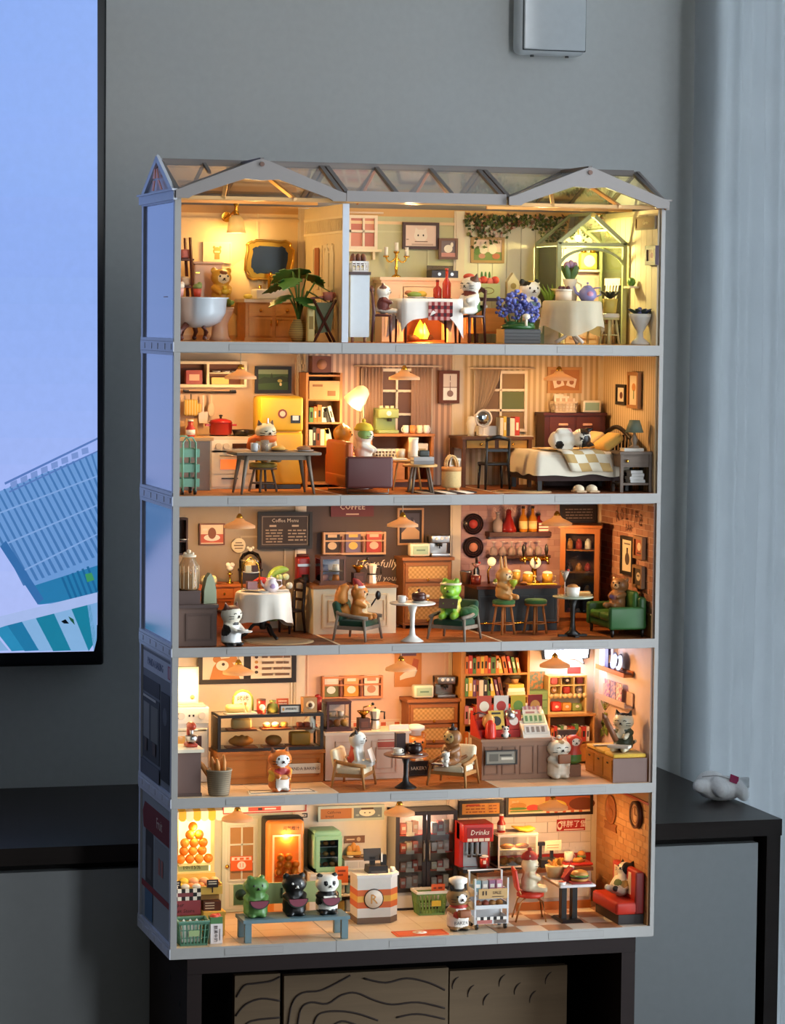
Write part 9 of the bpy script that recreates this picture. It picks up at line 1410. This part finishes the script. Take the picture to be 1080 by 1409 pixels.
CO=wood('#C9863E',0);a=rct(655,410,702,470,9.6);t=T('garden_cabinet','orange wooden cabinet with a dark top in the garden room','cabinet',a[0],11.2,F);w=a[2];h=a[1]+a[3]-F;t.p('top',M(mt('#3A2018',.5)).b(0,0,h-.3,w+.3,3.2,.3));t.p('body',M(CO).b(0,0,.9,w,2.9,h-1.9));[t.p('leg',M(mt('#3A2018',.5)).b(sx*(w/2-.2),sy*1.2,0,.3,.3,h-.3))for sx in(-1,1)for sy in(-1,1)];q=t.p('door',M(wood('#D19048',0)).b(.2,-1.5,1.1,w*.7,.1,h-2.6));t.p('handle',M(BRL).b(w*.35,-1.6,h*.45,.14,.1,.8),parent=q)
t=T('flower_box','pale green box of red roses on the garden cabinet','flower box',X5(670,10.4),10.8,F+h+.01);t.p('box_body',M(mt('#C9D08A',.6)).b(0,0,0,2.5,1.3,1.4));t.p('oval_label',M(mt('#8A7A3A',.6)).x((0,-.66,.7),90).t([(.6*math.cos(i*PI/9),.3*math.sin(i*PI/9),0)for i in range(18)],.04,4,True).o());[t.p('rose',M(mt('#D9503E' if i%2 else '#E87A6A',.6)).e(-.9+i*.6,-.1,1.6+.15*(i%2),.42,.4,.38))for i in range(4)];[t.p('leaf',M(GRN[2]).e(-.4+i*.4,.2,2.2,.12,.08,.4))for i in range(3)]
goods('lantern','pale house shaped lantern behind the hydrangeas','lantern',M(mt('#EBDDB4',.6)).g([(-.6,0),(.6,0),(.6,1.6),(0,2.5),(-.6,1.6)],'y',-.4,.4).m(mt('#A8925A',.6)).x((0,-.42,1.2),90).c(0,0,0,.3,.03,n=12).o(),X5(704,11),11,F+h+.01)
f=critter('dog_figurine','white puppy figurine with black patches and teal sweater behind the hydrangeas',X5(728,7),7,F+2.2,10,4.2,'#EDE6D8',ears='bear',earc='#15120F',pat=[(mt('#6A8A9A',.6),0,0,.3,.35,.3,.2),(BK2,-.14,0,.88,.14,.22,.1),(mt('#D9A83A',.5),0,-.1,.95,.1,.1,.06)]);goods('crate','green wooden crate under the puppy figurine','crate',M(mt('#7A8458',.6)).b(0,0,0,2.4,2.2,2.15),X5(728,7),7,F)
a=rct(694,453,744,477,1.2);t=T('planter','dark slatted planter of blue hydrangeas at the garden front','planter',a[0],2.6,F);w=a[2];ph=a[1]+a[3]-F;t.p('planter_box',M(mt('#3A3836',.6)).b(0,0,0,w-.1,2.6,ph));[t.p('slat',M(mt('#4A4846',.6)).b(0,-1.32,.08+i*(ph-.1)/4,w,.08,(ph-.1)/4-.08))for i in range(4)];t.p('foliage',M(GRN[0]).e(0,0,ph+.2,w*.48,1.2,.5).e(-.8,-.3,ph+.4,.6,.5,.4).e(.9,-.3,ph+.4,.6,.5,.4))
r=random.Random(9)
for i,(x,y,z,s)in enumerate([(-1.2,.2,3.6,.95),(0,.4,3.9,.9),(-.5,-.6,2.7,.8),(1.3,.1,3.3,.85),(1.2,-.6,2.4,.75),(.5,.3,3.0,.8),(-1.7,-.2,2.8,.7)]):
 m=M([mt('#5A62A8',.6),mt('#6A70B8',.6),mt('#4E5698',.6)][i%3])
 for k in range(34):u,v=r.uniform(-1,1),r.uniform(0,6.28);q=math.sqrt(1-u*u);m.e(x+s*.85*q*math.cos(v),y+s*.85*q*math.sin(v),ph+z-1.0+s*.85*u,s*.24,s*.24,s*.2,6)
 t.p('hydrangea_bloom',m);t.p('stem',M(GRN[1]).t([(x*.5,y*.5,ph),(x,y,ph+z-1.2)],.08,5))
goods('mushroom','small pale mushroom ornament among the hydrangeas','ornament',M(CREAM).c(0,0,0,.14,.8).e(0,0,.9,.4,.35,.3),a[0]+.3,1.1,F+ph+.3)
t=T('lily_plant','pale yellow lily in a cream pot','plant',X5(754,8.5),8.5,F+2.2);t.p('pot',M(CREAM).c(0,0,0,.8,1.3,.95));[t.p('leaf',M(mt('#7A9A3A',.5)).t([(0,0,1.2),(-.4+i*.3,-.1,2.6),(-1.2+i*.5,-.2,3.6)],[.12,.2,.03],5))for i in range(4)];t.p('flower',M(mt('#F0E08A',.5)).l(.6,-.2,[(.1,2.6),(.2,2.9),(.5,3.2)],8));goods('plant_stand','cream stand under the lily pot','stand',M(CREAM).b(0,0,0,1.7,1.6,2.18),X5(754,8.5),8.5,F)
# greenhouse frame
GF5=mt('#A9B48C',.45);xa,xb=X5(767,8.2),X5(857,8.2);gw=xb-xa;t=T('greenhouse','pale green gabled greenhouse frame glowing inside','greenhouse',(xa+xb)/2,8.0,F);pz=Z5(334,8,810);az=Z5(292,8,812);D=6.6
for y_ in(0,D):[t.p('post',M(GF5).b(s*gw/2,y_,0,.42,.42,pz))for s in(-1,1)];t.p('tie_beam',M(GF5).b(0,y_,pz-.35,gw,.35,.35));t.p('gable_rafter',beam(beam(M(GF5),(-gw/2-.1,y_,pz-.1),(0,y_,az-.2),.42,.4),(gw/2+.1,y_,pz-.1),(0,y_,az-.2),.42,.4))
t.p('front_arch',M(GF5).t([(gw/2*math.cos(PI*i/16),0,pz-2.6+2.0*math.sin(PI*i/16))for i in range(17)],.16,6));t.p('ridge',M(GF5).b(0,D/2,az-.35,.35,D,.35));t.p('finial',M(mt('#E8D27A',.4)).e(0,-.25,az-.3,.25))
for s in(-1,1):t.p('eave_rail',M(GF5).b(s*gw/2,D/2,pz-.3,.3,D,.3));t.p('purlin',M(GF5).b(s*gw/4,D/2,(pz+az)/2-.3,.2,D,.2));t.p('roof_pane',M(glass('#EEF4DC',.08,.1,'#DDE6B8')).add([(s*gw/2,0,pz),(s*gw/2,D,pz),(0,D,az-.1),(0,0,az-.1)],[(0,1,2,3)]));t.p('side_pane',M(glass('#F2F6E2',.08,.06,'#E2EAC0')).b(s*gw/2,D/2,.1,.04,D-.4,pz-.5))
t.p('bulb',M(emit('#FFF0A0',12)).e(-.6,2.4,pz+.5,.3));t.p('lamp_cord',M(GOLD).c(-.6,2.4,pz+.7,.06,1.0,n=6));t.lamp('greenhouse_light',(-.6,1.8,pz-.5),.52,(1,.82,.32),.5)
t=T('garden_door','pink panelled garden door with round hinges behind the greenhouse','door',X5(802,15.2),15.3,F);t.p('door_leaf',M(mt('#EBC8B4',.5)).b(0,0,0,3.6,.3,7.2));t.p('door_panel',M(mt('#E2BCA6',.5)).fr(0,-.2,.5,2.8,6.2,.12,.2))
t=T('mantel_clock','square yellow clock with two bells on the pink door ledge','clock',X5(810,14.4,350),14.6,F+Z5(367,14.4));t.p('case',M(mt('#D9D25A',.4)).rb(0,0,0,1.8,.8,1.7,.2));t.p('dial',M(mt('#F2EAC0',.4)).x((0,-.42,.85),90).c(0,0,0,.6,.05,n=18).o());t.p('bell',M(GOLD).e(-.5,0,1.85,.3).e(.5,0,1.85,.3));goods('door_ledge','cream ledge under the yellow clock','shelf',M(CREAM).b(0,0,0,3.8,1.0,.2),X5(806,14.4,366),14.9,F+Z5(367,14.4)-.21)
cx,cy=X5(787,4.2),4.2;th=Z5(414,4.2,780);t=T('garden_table','round garden table with white carved legs','table',cx,cy,F);t.p('tabletop',M(WH2).c(0,0,th-.16,2.7,.14,n=28));[t.p('leg',M(WH2).t(smooth([(0,0,th-.2),(.3*math.cos(i*2.1-1.2),.3*math.sin(i*2.1-1.2),1.2),(1.6*math.cos(i*2.1-1.2),1.6*math.sin(i*2.1-1.2),.15)],3),.2,6))for i in range(3)]
vs=[];fs=[];n=44
for j,(r_,z_)in enumerate([(0,th+.01),(2.72,th+.01),(2.85,th-.15),(2.9,th-1.0),(3.0,th-2.0),(3.1,th-2.9)]):
 for i in range(n):a_=2*PI*i/n;k=max(0,j-1)/4;q=r_*(1+.05*k*math.sin(a_*9));vs.append((q*math.cos(a_),q*math.sin(a_),z_-.5*k*math.sin(a_*3+1)*(j>3)))
for j in range(5):fs+=[(j*n+i,(j+1)*n+i,(j+1)*n+(i+1)%n,j*n+(i+1)%n)for i in range(n)]
one('tablecloth','sheer cream cloth over the round garden table','tablecloth',M(mt('#EADFC2',.8,'trans',em=.45)).add(vs,fs,True),cx,cy,F);tz=F+th+.02
t=T('teapot','blue violet teapot on the garden table','teapot',X5(808,3.6),3.6,tz);TPB=mt('#8A86B8',.3);t.p('pot_body',M(TPB).l(0,0,[(.6,0),(.9,.4),(.85,.9),(.5,1.3),(.45,1.3)],18));t.p('lid',M(TPB).l(0,0,[(.5,1.3),(.3,1.5),(0,1.55)],14).e(0,0,1.7,.14));t.p('spout',M(TPB).t([(-.7,0,.5),(-1.2,0,.8),(-1.4,0,1.4)],[.2,.14,.09],8));t.p('handle',M(TPB).t([(.5,0,1.2),(1.3,0,1.3),(1.35,0,.6),(.8,0,.4)],.09,6));t.p('pink_print',M(mt('#C98AA0',.4)).e(0,-.75,.65,.35,.2,.3))
t=T('berry_cake','cream cake with dark berries on the garden table','cake',X5(775,3.4),3.4,tz);t.p('cake_body',M(mt('#E4CDB0',.5)).c(0,0,0,.8,.95));t.p('icing',M(mt('#F0E2CC',.5)).c(0,0,.95,.84,.14));[t.p('berry',M(mt('#4A1820',.3)).e(-.4+.4*i,-.1+.2*(i%2),1.2,.22))for i in range(3)]
t=T('flower_jug','cream jug of mauve tulips on the garden table','plant',X5(784,5),5.0,tz);t.p('jug_body',M(mt('#EADBC0',.35)).l(0,0,[(.6,0),(.75,.6),(.55,1.5),(.75,2.1),(.6,2.0)],16));t.p('handle',M(mt('#EADBC0',.35)).t([(.6,0,1.8),(1.15,0,1.6),(1.1,0,.8),(.7,0,.6)],.1,6));[t.p('leaf',M(mt('#4E6A34',.5)).x((0,0,1.8),-20*math.cos(i*1.3),30*math.sin(i*1.3),0).e(0,0,.9,.3,.12,.9).o())for i in range(6)];[t.p('tulip',M(mt('#9A7A92',.5)).e(-.4+.4*i,-.1,3.4+.15*(i%2),.32,.3,.4))for i in range(3)]
t=T('garden_chair','cream spindle back garden chair at the side wall','chair',45.0,9.6,F,-75);[t.p('leg',M(CREAM).t([(sx*1.0,sy*.9,0),(sx*.8,sy*.8,2.8)],.13,6))for sx in(-1,1)for sy in(-1,1)];t.p('seat',M(CREAM).rb(0,0,2.7,2.2,2.2,.25,.1));[t.p('spindle',M(CREAM).t([(-.8+i*.4,.9,2.9),(-1.0+i*.5,1.4,6.0)],.1,5))for i in range(5)];t.p('top_rail',M(CREAM).b(0,1.42,5.8,2.7,.2,.7))
x=X5(852,4);stool('small cream garden stool',x-.9,4.2,F,.95,3.0,mt('#D9C98A',.5),CREAM,name='garden_stool')
t=T('succulent_pot','yellow pot of dark succulents on the cream stool','plant',x-.9,4.2,F+3.03);t.p('pot',M(mt('#D9BE5A',.5)).c(0,0,0,.6,1.4,.75));[t.p('leaf',M(mt('#2E3228',.5)).x((0,0,1.4),55,0,i*40).e(0,0,.6,.25,.1,.7).o())for i in range(9)]
x=X5(881,2.2);t=T('urn','white footed urn of dark blue flowers at the garden front','planter',x,2.2,F);t.p('urn_body',M(mt('#D6D2CA',.4)).l(0,0,[(.95,0),(.9,.2),(.35,.7),(.3,1.2),(.7,1.9),(1.05,2.6),(1.15,3.0),(1.0,3.0),(.8,2.8),(0,2.7)],22));[t.p('leaf',M(mt(['#2A3430','#3A3E5A','#34482C'][i%3],.5)).x((0,0,2.8),62,0,i*36).e(0,0,.7,.3,.12,.75).o())for i in range(10)];t.p('flower',M(mt('#6A6AA0',.5)).e(-.3,-.6,3.2,.25).e(.4,-.4,3.3,.22).e(0,.2,3.4,.25))
goods('garden_sack','pink and cream flower cone ornament at the side wall','ornament',M(mt('#E4A89A',.6)).l(0,0,[(.5,0),(.8,1.0),(.6,3.0),(.2,4.2),(0,4.4)],14),X5(840,11),11,F+2.0);goods('plinth','pale plinth under the pink ornament','stand',M(CREAM).b(0,0,0,1.6,1.6,1.98),X5(840,11),11,F)
pic('wall_sign','brown wooden sign with carved lettering on the garden side wall','sign',rcx(876,298,903,316,47.2),'#6A5234',.18,'#7A6040',[('t','#E2CFA4','Garden',.5,.55,.6)],wall='r');pic('wall_picture','dark framed narrow picture on the garden side wall','picture',rcx(892,338,906,365,47.2),'#3A2030',.4,'#E8D8C0',[('e','#A8707A',.5,.5,.2,.25)],wall='r',d=.4)
t=T('sconce_shelf','small cream shelf with a plant on the garden side wall','shelf',47.2,5.6,F+5.5,-90);t.p('board',M(CREAM).b(0,-.5,0,1.8,1.0,.2));t.p('plant',M(GRN[2]).e(0,-.5,.6,.5,.4,.45))
# plush toy on the media cabinet
t=T('plush_toy','white plush toy lying on the dark media cabinet','plush toy',PLUSH[0],PLUSH[1],PLUSH[2],-12);t.o.scale=(1.12,1.12,1.22);m=M();m.e(0,0,1.1,2.4,1.6,1.15,16);m.e(-1.0,.3,1.5,1.6,1.3,1.15,14);capsule(m,(-1.6,-.7,1.3),(-2.5,-1.3,1.5),.75,.6);capsule(m,(-.6,-1.0,1.5),(-.3,-1.7,1.2),.85,.75);capsule(m,(1.4,-.6,1.3),(2.0,-1.4,.75),.75,.65);capsule(m,(1.8,.6,1.4),(2.7,.7,1.5),.6,.55)
b=blob(m,.12,[],FUR,5);b.name='body';link('body',b,t.o);t.p('tag',M(mt('#9A2450',.7)).x((1.0,-1.25,1.75),-32,20,8).b(0,0,0,.9,.07,.75).o(),label='magenta cloth tag');t.p('seam',M(mt('#B9B6B4',.9)).t(smooth([(-2.0,-.5,2.2),(-.6,-.9,2.35),(.8,-.9,2.0),(1.8,-.6,1.7)],4),.05,5))
# printed shopfronts on the left side of the two lower storeys
q=pic('shopfront_print','printed bakery shopfront with a white name board on the outer left wall','poster',(7.95,Z1[1]+.3,14.4,12.3),ft=0,bg='#7E8286',d=.02,wall='r',pos=.2,ar=[('r','#C9CED6',.02,.84,.98,.98),('t','#3A4A78','PANDA BAKING',.44,.91,.085),('r','#B86A78',.86,.86,.96,.96),('r','#E6DADC',.9,.87,.92,.95),('r','#2A2C30',.03,.66,.6,.78),('r','#3A3C40',.03,.14,.6,.64),('r','#8A8A86',.06,.3,.26,.58),('r','#77776F',.32,.3,.56,.58),('r','#15161A',.66,.06,.95,.74),('e','#5A5C60',.8,.56,.07,.07),('r','#C9C6BE',.06,.62,.5,.64),('r','#5E6068',0,0,.62,.12),('r','#5A4A44',.12,.2,.2,.3),('r','#5A4A44',.4,.2,.5,.3)])
q=pic('shopfront_print','printed fruit shopfront with a red awning on the outer left wall','poster',(7.95,Z1[0]+.3,14.4,12.3),ft=0,bg='#9A9E9F',d=.02,wall='r',pos=.2,ar=[('p','#7A2226',[(.02,.84),(.1,.93),(.98,.93),(.98,.72),(.06,.72)]),('t','#D9C0B4','Fruit',.6,.83,.12),('r','#3A3634',.14,.3,.4,.72),('r','#5A5654',.2,.34,.34,.6),('r','#8A8C8C',.46,.32,.98,.7),('r','#8E2E32',.02,.25,.98,.3),('r','#4E6C86',.14,.02,.4,.25),('r','#B06A60',.6,.45,.66,.58),('r','#B06A60',.7,.45,.76,.58)])
